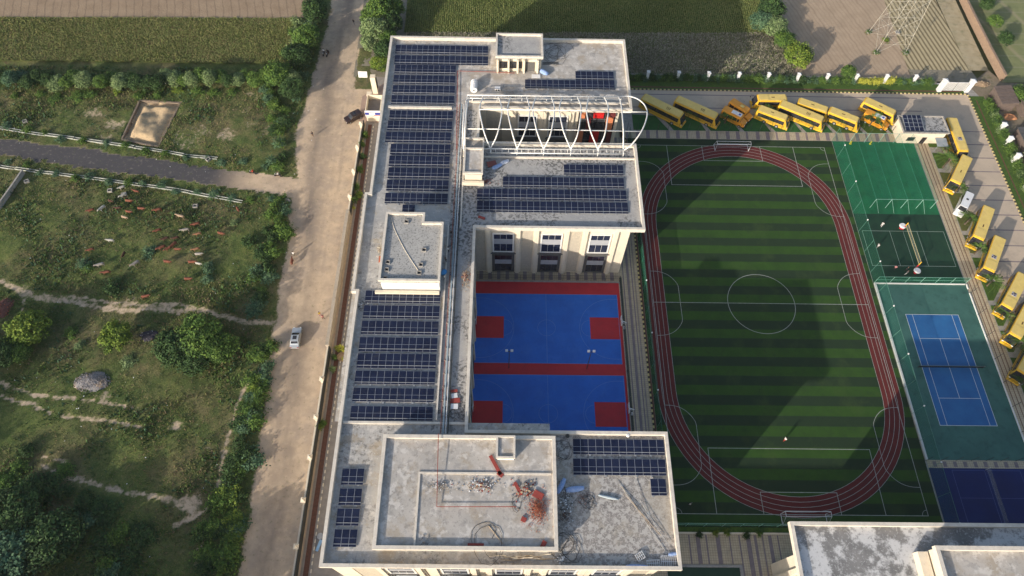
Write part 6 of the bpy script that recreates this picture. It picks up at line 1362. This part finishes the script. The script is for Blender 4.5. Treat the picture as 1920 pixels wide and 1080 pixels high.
for i, (px, py) in enumerate([(47,228),(50,340),(366,386),(206,357),(232,364),(390,298)]):
    x, y, _ = at(px, py, .3); mb = MB(); mb.ring([(-.5,-.45),(.5,-.45),(.5,.45),(-.5,.45)], .16, 0, .5); mb.mi(0); mb.box(-.34,-.29,0,.34,.29,.1); o = mb.build('manhole', CONC, loc=(x, y, zt(x, y)), rz=rnd.uniform(0,1)); tag(o, f'small square concrete manhole in the grass near the lane, {ORD[i]} of six', 'manhole', 'concrete manholes near the lane')
# litter flecks
mb = MB(); rs = random.Random(5)
for i in range(150):
    x = rs.uniform(-215,-128); y = rs.uniform(-50,66); s = rs.uniform(.08,.22); z = zt(x, y)
    mb.obox((x, y, z+.2), s, s*.7, .05, rs.uniform(0,3), rs.uniform(-.4,.4))
tag(mb.build('litter', VWHITE), 'tiny white scraps of litter strewn over the meadow', 'litter', kind='stuff')

# ------------------------------------------------------------------ pylon
py_ = tag(empty('transmission_tower', (17.5,81.4,0)), 'tall pale lattice transmission tower standing in the ploughed field', 'pylon')
STEEL = mat('pylon_steel', (.42, .40, .34), (.34, .32, .27), 1, rough=.6)
def lvl(z): 
    w = 3.9*(1-z/42)+.55*(z/42); return [(a*w, b*w, z) for a, b in ((-1,-1),(1,-1),(1,1),(-1,1))]
mb = MB(); zs = [0, 5.5, 10.5, 15, 19, 22.5, 25.5, 28.5, 31.5, 34.5, 38, 42]
for a, b in zip(zs[:-1], zs[1:]):
    A, B = lvl(a), lvl(b)
    for k in range(4): mb.tube([A[k], B[k]], .065, 4)
mb.build('leg', STEEL, py_)
mb = MB()
for a, b in zip(zs[:-1], zs[1:]):
    A, B = lvl(a), lvl(b)
    for k in range(4):
        j = (k+1) % 4; mb.tube([A[k], B[j]], .035, 4); mb.tube([A[j], B[k]], .035, 4); mb.tube([B[k], B[j]], .03, 4)
        m_ = tuple((A[k][i]+B[j][i])/2 for i in range(3)); mb.tube([m_, tuple((A[k][i]+B[k][i])/2 for i in range(3))], .028, 4); mb.tube([m_, tuple((A[j][i]+B[j][i])/2 for i in range(3))], .028, 4)
mb.build('lattice', STEEL, py_)
for z, wd in ((27, 8.5), (33, 7.0), (38.5, 5.5)):
    mb = MB()
    for s in (-1, 1):
        for yy in (-.8, .8): mb.tube([(s*1.2, yy, z), (s*wd, 0, z+.4)], .05, 4); mb.tube([(s*1.0, yy, z+1.8), (s*wd, 0, z+.4)], .04, 4)
        for k in range(1, 5): t = k/5; mb.tube([(s*(1.2+(wd-1.2)*t), .8*(1-t), z+.4*t), (s*(1.0+(wd-1)*t), .8*(1-t), z+1.8+(.4-1.8)*t)], .05, 4)
    mb.build('cross_arm', STEEL, py_)
mb = MB()
for a, b in ((-1,-1),(1,-1),(1,1),(-1,1)): mb = MB(); mb.box(a*3.9-.5,b*3.9-.5,-.2,a*3.9+.5,b*3.9+.5,.45); mb.build('footing', CONC, py_)
for i, (dx, dy) in enumerate(((-3.9,-3.9),(3.9,-3.9),(-3.9,3.9),(0,1))): bush(17.5+dx, 81.4+dy, 1.0, .9, 'lime' if i == 3 else 'green', f'scrubby bush at the foot of the lattice tower, {ORD[i]} clump', 'bushes at the tower foot', z=0)
# mud wall, huts to the right
mb = MB(); pts = [(43.0,130),(43.0,90),(43.2,78),(43.6,68)]
for a, b in zip(pts[:-1], pts[1:]): mb.obox(((a[0]+b[0])/2,(a[1]+b[1])/2,1.0), math.hypot(b[0]-a[0],b[1]-a[1]), .6, 2.2, math.atan2(b[1]-a[1],b[0]-a[0]))
tag(mb.build('field_wall', mat('mud_wall', (.30,.21,.15), (.24,.17,.12), 1.5, layers=[((.38,.28,.22), 1.1, .55, .68, .6)])), 'long mud wall dividing the seedbeds from the vegetable plots', 'field wall')
def hut(x0, y0, x1, y1, h, label, m=MUD):
    o = tag(empty('hut', ((x0+x1)/2,(y0+y1)/2,0)), label, 'hut'); mb = MB(); mb.box(x0,y0,0,x1,y1,h); part(mb, 'wall', MUD, o)
    mb = MB(); n = 5; cx = (x0+x1)/2
    for i in range(n): a = y0-.2+(y1-y0+.4)*i/n; b = a+(y1-y0+.4)/n*.94; mb.add([(x0-.3,a,h),(x1+.3,a,h),(x1+.3,b,h),(x0-.3,b,h),(x0-.3,a,h+.12+.05*(i % 2)),(x1+.3,a,h+.55+.05*(i % 2)),(x1+.3,b,h+.55),(x0-.3,b,h+.12)], [(0,3,2,1),(4,5,6,7),(0,1,5,4),(1,2,6,5),(2,3,7,6),(3,0,4,7)])
    part(mb, 'roof', m, o); return o
hut(38.9,57.6,42.4,63.4,2.4,'low dark mud roofed hut upper one outside the right boundary'); hut(44.0,55.5,49,61.5,2.4,'second mud roofed hut behind the upper one at the right edge')
hut(40.0,40.5,46,49.8,2.4,'black sheet covered hut by the farm track at the right edge', mat('black_sheet', (.07,.07,.075), (.10,.10,.10), 1)); x, y, _ = at(1895,218,.4); mound(x, y, 1.8, 1.2, .9, [mat('orange_clay', (.45,.22,.11), (.38,.18,.09), 2), BRICK], 15, 'clay_heap', 'orange clay heap between the two dark huts', 'clay heap')
x, y, _ = at(1840,155,.4); mound(x, y, 2.4, 1.2, .7, [mat('brush_pile', (.28,.2,.13), (.2,.15,.1), 3), WOOD], 17, 'brushwood_pile', 'brushwood pile at the lower end of the mud wall', 'brushwood', 0, 0, 60)

# ------------------------------------------------------------------ roof clutter
def bx_tube(name, pts, r, m, label, cat, group=None, n=6, closed=False): mb = MB(); mb.tube(pts, r, n); return tag(mb.build(name, m), label, cat, group)
for i, (dx, m, r, lab) in enumerate(((0.0,PIPEBLUE,.13,'thick blue grey insulated pipe running the length of the west wing roof'),(.42,VWHITE,.07,'thin white pipe beside the thick blue grey pipe on the west wing roof'),(-.42,RUSTRED,.05,'thin red fire pipe along the pipe run on the west wing roof'),(.75,DPOST,.10,'dark pipe on the court side of the pipe run on the west wing roof'))):
    x = -92.9+dx; y0 = -31.6; y1 = 40.8 if i != 3 else 14.0; o = empty('roof_pipe', (x,y0,ZR)); tag(o, lab, 'roof pipe'); mb = MB(); mb.tube([(0,0,.45),(0,y1-y0,.45)], r, 8); mb.mi(1); y = 1.0
    while y < y1-y0: mb.box(-.14,y-.08,0,.14,y+.08,.42-r); y += 2.4
    mb.build('pipe', [m, CONC], o)
bx_tube('fire_pipe', [at(856,280,16.5), at(858,133,16.5), at(925,135,16.5), at(965,137,16.5)], .07, RUSTRED, 'red pipe turning round the top corner of the northwest roof', 'fire pipe')
bx_tube('fire_pipe', [at(822,813,18.9), at(819,950,18.4), at(968,950,18.4)], .06, RUSTRED, 'red pipe making a corner on the penthouse roof', 'fire pipe')
tk = tag(empty('water_tank', at(889,166,ZR)), 'white plastic water tank lying on the northwest roof', 'water tank'); mb = MB()
mb.tube([(0,-1.3,.75),(0,-1.15,.75),(0,1.15,.75),(0,1.3,.75)], .75, 18); mb.build('tank_body', VWHITE, tk, smooth=False); mb = MB()
for y_ in (-.7,0,.7): mb.tube([(0,y_-.05,.75),(0,y_+.05,.75)], .79, 18)
mb.build('band', VWHITE, tk); mb = MB(); mb.tube([(0,-1.36,.75),(0,-1.28,.75)], .16, 10); mb.build('outlet', BLACKP, tk)
def scatter(name, label, cat, cx, cy, rx, ry, z, n, mats, seed, smin=.12, smax=.5, thin=False, h=.3):
    rs = random.Random(seed); mb = MB()
    if not thin: n = int(n*1.9)
    for i in range(n):
        a = rs.uniform(0,6.28); q = min(1.7, abs(rs.gauss(0,.62))+.08*rs.random()); s = rs.uniform(smin, smax)*(.8 if q > .8 else 1)*(.85 if thin else .62); hz = max(0, h*(1-q))*rs.random()
        rzm = .12 if name == 'timber_pile' and rx > ry else 3.14; l_, w_, t_ = (s*2.6, s*.12, s*.10) if thin else (s, s*rs.uniform(.4,.9), s*.3)
        mb.mi(rs.randrange(len(mats))).obox((rx*q*math.cos(a), ry*q*math.sin(a), .06+hz+t_/2), l_, w_, t_, rs.uniform(-rzm,rzm), rs.uniform(-.3,.3), rs.uniform(-.2,.2))
    o = mb.build(name, mats, loc=(cx, cy, z)); return tag(o, label, cat, kind='stuff')
def sc(name, label, cat, px, py, rx, ry, z, n, mats, seed, **k): x, y, _ = at(px, py, z); return scatter(name, label, cat, x, y, rx, ry, z, n, mats, seed, **k)
sc('brick_heap','heap of broken orange brick on the penthouse roof','brick heap',1008,955,1.7,2.4,18.05,520,[BRICK,mat('brick_orange',(.5,.2,.1),(.42,.15,.08),4),RUSTRED],1,smin=.08,smax=.28,h=.6)
sc('plank_heap','tangle of red boards and rubble above the brick heap on the penthouse','boards',985,918,1.9,1.4,18.05,90,[RUSTRED,WOOD,CONC],2,smin=.15,smax=.6,h=.4)
sc('plank_heap','scattered red boards and white rubble in the middle of the penthouse roof','boards',905,910,3.0,1.1,18.05,110,[RUSTRED,CONC,VWHITE,WOOD],3,smin=.12,smax=.5)
sc('rubble_heap','grey rubble at the left inner corner of the penthouse roof','rubble',825,912,2.2,1.0,18.05,130,[CONC,VWHITE,WOOD],4,smin=.08,smax=.3)
sc('rubble_heap','grey rubble at the lower end of the inner upstand on the penthouse','rubble',795,1018,.9,1.1,18.05,50,[CONC,DARKFR],5,smin=.08,smax=.3)
sc('rubble_heap','white and grey rubble beside the east wall of the penthouse','rubble',1060,945,1.2,2.6,ZR,200,[CONC,VWHITE,DARKFR],6,smin=.1,smax=.45)
sc('rubble_heap','dark rubble patch low beside the east wall of the penthouse','rubble',1058,968,1.0,1.2,ZR,110,[DARKFR,mat('brown_scrap',(.12,.07,.05),None),CONC],7,smin=.1,smax=.4)
sc('rubble_heap','white plastic scraps at the lower corner of the penthouse','rubble',1052,1050,.9,.8,ZR,60,[VWHITE,CONC],8,smin=.1,smax=.35)
sc('brick_heap','pile of brick and timber beside the ball court parapet','brick heap',872,522,.75,2.3,ZR,170,[BRICK,WOOD,CONC],9,smin=.12,smax=.4)
sc('rubble_heap','grey rubble at the step of the west parapet','rubble',680,572,1.4,1.1,ZR,90,[CONC,DARKFR,VWHITE],10,smin=.1,smax=.4)
sc('brick_heap','thin spread of red brick below the small white stair room','brick heap',905,341,2.0,.8,ZR,90,[BRICK,RUSTRED],11,smin=.1,smax=.35)
sc('twig_heap','loose scrap by the pipes on the court side of the roof','scrap',1095,935,1.4,1.0,ZR,60,[WOOD,DARKFR,RUSTRED],12,smin=.1,smax=.35,thin=True)
sc('rubble_heap','concrete crumbs on the roof south of the tube canopy','rubble',1000,285,9.5,.6,ZR,110,[CONC,VWHITE,WOOD],13,smin=.06,smax=.22)
sc('rubble_heap','brown twigs and crumbs on the ledge north of the tube canopy','rubble',1010,193,11,.7,ZR,170,[WOOD,DARKFR,CONC],14,smin=.06,smax=.24)
sc('timber_pile','pale timber poles stacked below the lower penthouse wall','timber',985,1047,3.6,.45,ZR,46,[WOOD,CREAM],15,smin=.5,smax=1.1,thin=True,h=.4)
sc('timber_pile','loose timber poles leaning by the west wall of the stair tower','timber',714,470,.4,2.4,ZR,26,[WOOD,CREAM],16,smin=.4,smax=.7,thin=True)
def board(name, label, cat, px, py, l, w, rz, m, z=ZR, h=.12, group=None, rx=0): x, y, _ = at(px, py, z+.15); mb = MB(); mb.obox((0,0,.1+h/2), l, w, h, 0, rx); mb.box(-l/2+.05,-w/2+.05,0,-l/2+.15,w/2-.05,.1); mb.box(l/2-.15,-w/2+.05,0,l/2-.05,w/2-.05,.1); return tag(mb.build(name, m, loc=(x,y,z), rz=rz), label, cat, group)
RP = mat('red_board', (.33,.06,.05), (.25,.05,.04), 1.5)
board('red_board','long red board slanting below the small white room on the penthouse','red board',929,872,3.4,.55,-1.05,RP,18.05); board('red_board','short red board just under the long slanting one','red board',938,889,1.0,.7,-.6,RP,18.05)
board('red_board','upright red board in the tangle above the brick heap','red board',971,916,2.2,.5,-1.1,RP,18.05); board('red_board','flat pinkish red board touching the brick heap','red board',1009,928,1.6,1.1,-.5,RP,18.05)
board('red_board','red board pair in the lower right corner of the penthouse','red board',1019,1021,1.1,.7,1.1,RP,18.05); board('red_board','small red crate lid left of the brick heap','red board',982,974,.8,.7,-.4,RP,18.05); board('red_board','long red board by the lower penthouse parapet','red board',892,1021,2.4,.35,0,RP,18.05)
board('red_board','red board by the parapet near the ball court corner','red board',903,408,1.4,.5,-.4,RP); board('red_board','red board among pallets beside the pipes, upper one','red board',850,733,1.4,.5,.1,RP); board('red_board','red board among pallets beside the pipes, lower one','red board',853,751,1.7,.8,.1,RP)
board('red_sheet','dull red sheet on the roof left of the blue bundles','sheet',922,307,1.9,1.3,.3,mat('dull_red_sheet',(.28,.10,.09),None)); board('orange_drum_lid','orange board leaning by the west wall of the stair tower','board',713,486,.5,1.3,0,mat('orange_board',(.5,.14,.06),None))
def bundle(label, px, py, l, w, rz, m, z=ZR):
    x, y, _ = at(px, py, z+.3); mb = MB(); n = 10; vs = []; fs = []
    for i in range(7):
        t = i/6; s = 1-.35*abs(2*t-1)**3
        for k in range(n): a = 2*math.pi*k/n; vs.append(((t-.5)*l, w/2*s*math.cos(a)*(1+.1*math.sin(5*t+k)), w*.36+w*.34*s*math.sin(a)*(1+.12*math.cos(4*t+2*k))))
    for i in range(6):
        for k in range(n): fs.append((i*n+k, i*n+(k+1) % n, (i+1)*n+(k+1) % n, (i+1)*n+k))
    fs += [tuple(range(n))[::-1], tuple(6*n+k for k in range(n))]; mb.add(vs, fs); return tag(mb.build('sheet_bundle', m, loc=(x,y,z), rz=rz, smooth=True), label, 'bundle')
WB = mat('white_plastic_sheet', (.62,.66,.74), (.5,.55,.68), 2)
bundle('blue and white bundle on the middle wing roof, lower left of the pair', 932,312,2.3,.9,.55,BLUEBAG); bundle('white bundle on the middle wing roof, upper right of the pair', 946,304,1.9,.9,.5,WB)
bundle('blue wrapped bundle by the penthouse wall, upright one', 1052,911,2.6,.8,1.1,BLUEBAG); bundle('blue wrapped bundle right of the upright one by the penthouse', 1078,917,2.9,.9,.15,BLUEBAG)
bundle('blue bent sheet beside the northern stair room', 1020,136,2.2,1.2,-.7,BLUEBAG); bundle('grey blue roll lying right of the cable coil on the south block', 1141,932,3.2,.45,-.2,mat('grey_roll',(.38,.44,.48),None))
bundle('blue sheet heap at the bottom parapet of the south block', 1195,1062,3.4,.6,0,BLUEBAG); bundle('blue sheet behind the pallets at the southeast corner', 1262,1039,1.4,.6,.2,BLUEBAG); bundle('blue drum sheet next to the stair tower corner', 832,511,1.2,1.0,1.2,mat('bright_blue_sheet',(.06,.28,.6),None))
board('white_carton','white flat carton on the roof by the northern stair room','carton',1005,143,1.9,1.1,0,VWHITE); board('white_carton','white package among the red boards beside the pipes','carton',852,742,1.0,.8,.2,VWHITE); board('white_carton','white package below the red boards beside the pipes','carton',852,762,1.2,.9,0,VWHITE)
def pallet(label, px, py, l, w, rz, z=ZR, m=VWHITE):
    x, y, _ = at(px, py, z+.3); o = tag(empty('metal_grille', (x,y,z), rz), label, 'grille'); mb = MB(); n = int(l/.3)
    for i in range(n+1): mb.box(-l/2+l*i/n-.03,-w/2,.35,-l/2+l*i/n+.03,w/2,.41)
    mb.build('slat', m, o); mb = MB()
    for yy in (-w/2, 0, w/2): mb.box(-l/2,yy-.04,.29,l/2,yy+.04,.35)
    for xx in (-l/2+.1, l/2-.1):
        for yy in (-w/2+.1, w/2-.1): mb.box(xx-.05,yy-.05,0,xx+.05,yy+.05,.3)
    mb.build('frame', m, o)
pallet('large white grille frame in the southeast roof corner', 1255,1053,2.4,1.6,0); pallet('white grille frame left of the large one in the southeast roof corner', 1225,1056,1.9,.9,.05); pallet('tilted white grille in front of the southeast corner', 1200,1043,1.2,1.0,.5)
pallet('white slatted platform among the solar rows on the northeast roof edge', 956,170,3.0,2.9,0, ZR, mat('grey_grille',(.3,.32,.34),None))
mb = MB(); x, y, _ = at(933,167,ZR+.3); mb.box(-.6,-.4,0,.6,.4,.7); mb.mi(1).tube([(-.28,-.41,.35),(-.28,-.44,.35)],.22,10); mb.tube([(.28,-.41,.35),(.28,-.44,.35)],.22,10); tag(mb.build('fan_unit',[VWHITE,BLACKP],loc=(x,y,ZR)), 'small white twin fan unit left of the slatted platform', 'fan unit')
def coil(label, px, py, r, n, m=BLACKP, z=ZR, wob=.35, seed=1, rad=.028):
    rs = random.Random(seed); x, y, _ = at(px, py, z); pts = []
    for i in range(n*14): a = 2*math.pi*i/14; q = r*(1+wob*math.sin(a*.37+seed)+.22*math.sin(1.7*a+seed)+.15*math.sin(2.9*a)); pts.append((q*math.cos(a)+.5*r*math.sin(a*.21+seed), q*math.sin(a)*1.1+.4*r*math.cos(a*.17), .06+.03*(i/14)))
    mb = MB(); mb.tube(pts, rad, 5); return tag(mb.build('cable_coil', m, loc=(x,y,z)), label, 'cable')
coil('loose black cable coil beside the northern stair room', 1040,98,2.2,5,seed=2); coil('black cable coil right of the blue bundles on the south block', 1104,940,.75,4,seed=3); coil('black cable loops at the lower corner of the penthouse', 1062,1025,1.5,6,seed=4)
coil('black cable loops above the blue bundles by the penthouse', 1052,845,1.2,3,seed=5); coil('thin black cable loop on the lower penthouse roof', 905,1020,1.9,2,z=18.05,seed=6,rad=.03); coil('black hose coil beside the pallets near the pipe run', 861,772,.9,4,seed=7); coil('thin cable loop left of the brick heap', 970,945,.9,2,z=18.05,seed=8)
for i, (a, b) in enumerate([((1158,902),(1248,1034)),((1165,912),(1222,990)),((1190,900),(1215,970)),((1170,925),(1240,1005)),((1198,935),(1252,1020))]):
    bx_tube('scaffold_pole', [at(*a,ZR+.1+.05*i), at(*b,ZR+.1+.05*i)], .03, WOOD if i % 2 else GALV, f'long thin pole lying across the mottled southeast roof, {ORD[i]} of the bunch', 'pole', 'long poles on the southeast roof')
bx_tube('hose', smooth_path([at(734,408,20.05),at(740,430,20.05),at(760,470,20.05),at(786,510,20.05)],6), .05, CREAM, 'pale hose snaking over the stair tower roof', 'hose')
bx_tube('wooden_pole', [at(916,985,18.1),at(943,1020,18.1)], .05, WOOD, 'thin pole lying beside the grey puddle on the penthouse', 'pole')
ld = tag(empty('ladder', at(1032,119,ZR)), 'dark ladder lying on the roof right of the northern stair room', 'ladder'); mb = MB()
for yy in (-.25,.25): mb.box(-1.8,yy-.04,.05,1.8,yy+.04,.12)
mb.build('side_rail', DPOST, ld); mb = MB(); [mb.box(-1.7+.28*k,-.22,.06,-1.64+.28*k,.22,.11) for k in range(13)]; mb.build('rung', DPOST, ld); ld.rotation_euler = (0,0,.05)
for i, (px, py) in enumerate(((1064,818),(1177,817))):
    x, y, _ = at(px, py, ZR+.4); o = tag(empty('roof_cowl', (x,y,ZR)), f'{"dark" if i == 0 else "white"} vent cowl inside the parapet above the south block solar rows', 'vent cowl'); mb = MB(); mb.cyl(0,0,0,.6,.14,8); mb.build('stack', GALV, o); mb = MB(); mb.cyl(0,0,.6,.85,.34,12,.2); mb.build('cap', DPOST if i == 0 else VWHITE, o)
for i, (px, py) in enumerate(((650,648),(640,690),(645,640))): pass
x, y, _ = at(600,1005,1.0); mb = MB(); mb.tube([(0,0,.0),(0,0,.9)], .55, 14); tag(mb.build('water_drum', GALV, loc=(x,y,0)), 'grey round drum in the lane left of the southwest roof corner', 'drum'); x, y, _ = at(597,1022,1.0); mb = MB(); mb.obox((0,0,.6), .5, 2.0, .08, -.4, .35); mb.box(-.05,-.6,0,.05,-.5,.5); mb.box(-.05,.5,0,.05,.6,.9); tag(mb.build('blue_sheet', mat('pale_blue_sheet',(.25,.42,.62),None), loc=(x,y,0)), 'pale blue sheet leaning in the lane left of the southwest roof corner', 'sheet')
for i, (px, py, c) in enumerate(((642,655,'gold'),(648,672,'gold'))): x, y, _ = at(px, py, .5); bush(x, y, .8, 1.2, c, f'{"upper" if i == 0 else "lower"} yellow green plant clump beside the round planter in the lane', z=0)
x, y, _ = at(640,668,.5); mb = MB(); mb.ring([(math.cos(a)*.9, math.sin(a)*.9) for a in [2*math.pi*k/14 for k in range(14)]], .15, 0, .45); mb.cyl(0,0,0,.3,.7,12); tag(mb.build('planter', mat('terracotta',(.42,.28,.16),None), loc=(x,y,0)), 'round terracotta planter in the service lane', 'planter')

# ------------------------------------------------------------------ thin air haze
hz = MB(); hz.box(-1400, -1400, -2.6, 1400, 1400, 128)
hm = bpy.data.materials.new('haze_air'); hm.use_nodes = True; hn = hm.node_tree.nodes; hn.remove(hn['Principled BSDF'])
pv = hn.new('ShaderNodeVolumePrincipled'); pv.inputs['Color'].default_value = (.86, .90, .95, 1); pv.inputs['Density'].default_value = HAZE
hm.node_tree.links.new(pv.outputs[0], hn['Material Output'].inputs['Volume'])
tag(hz.build('haze', hm), kind='stuff')
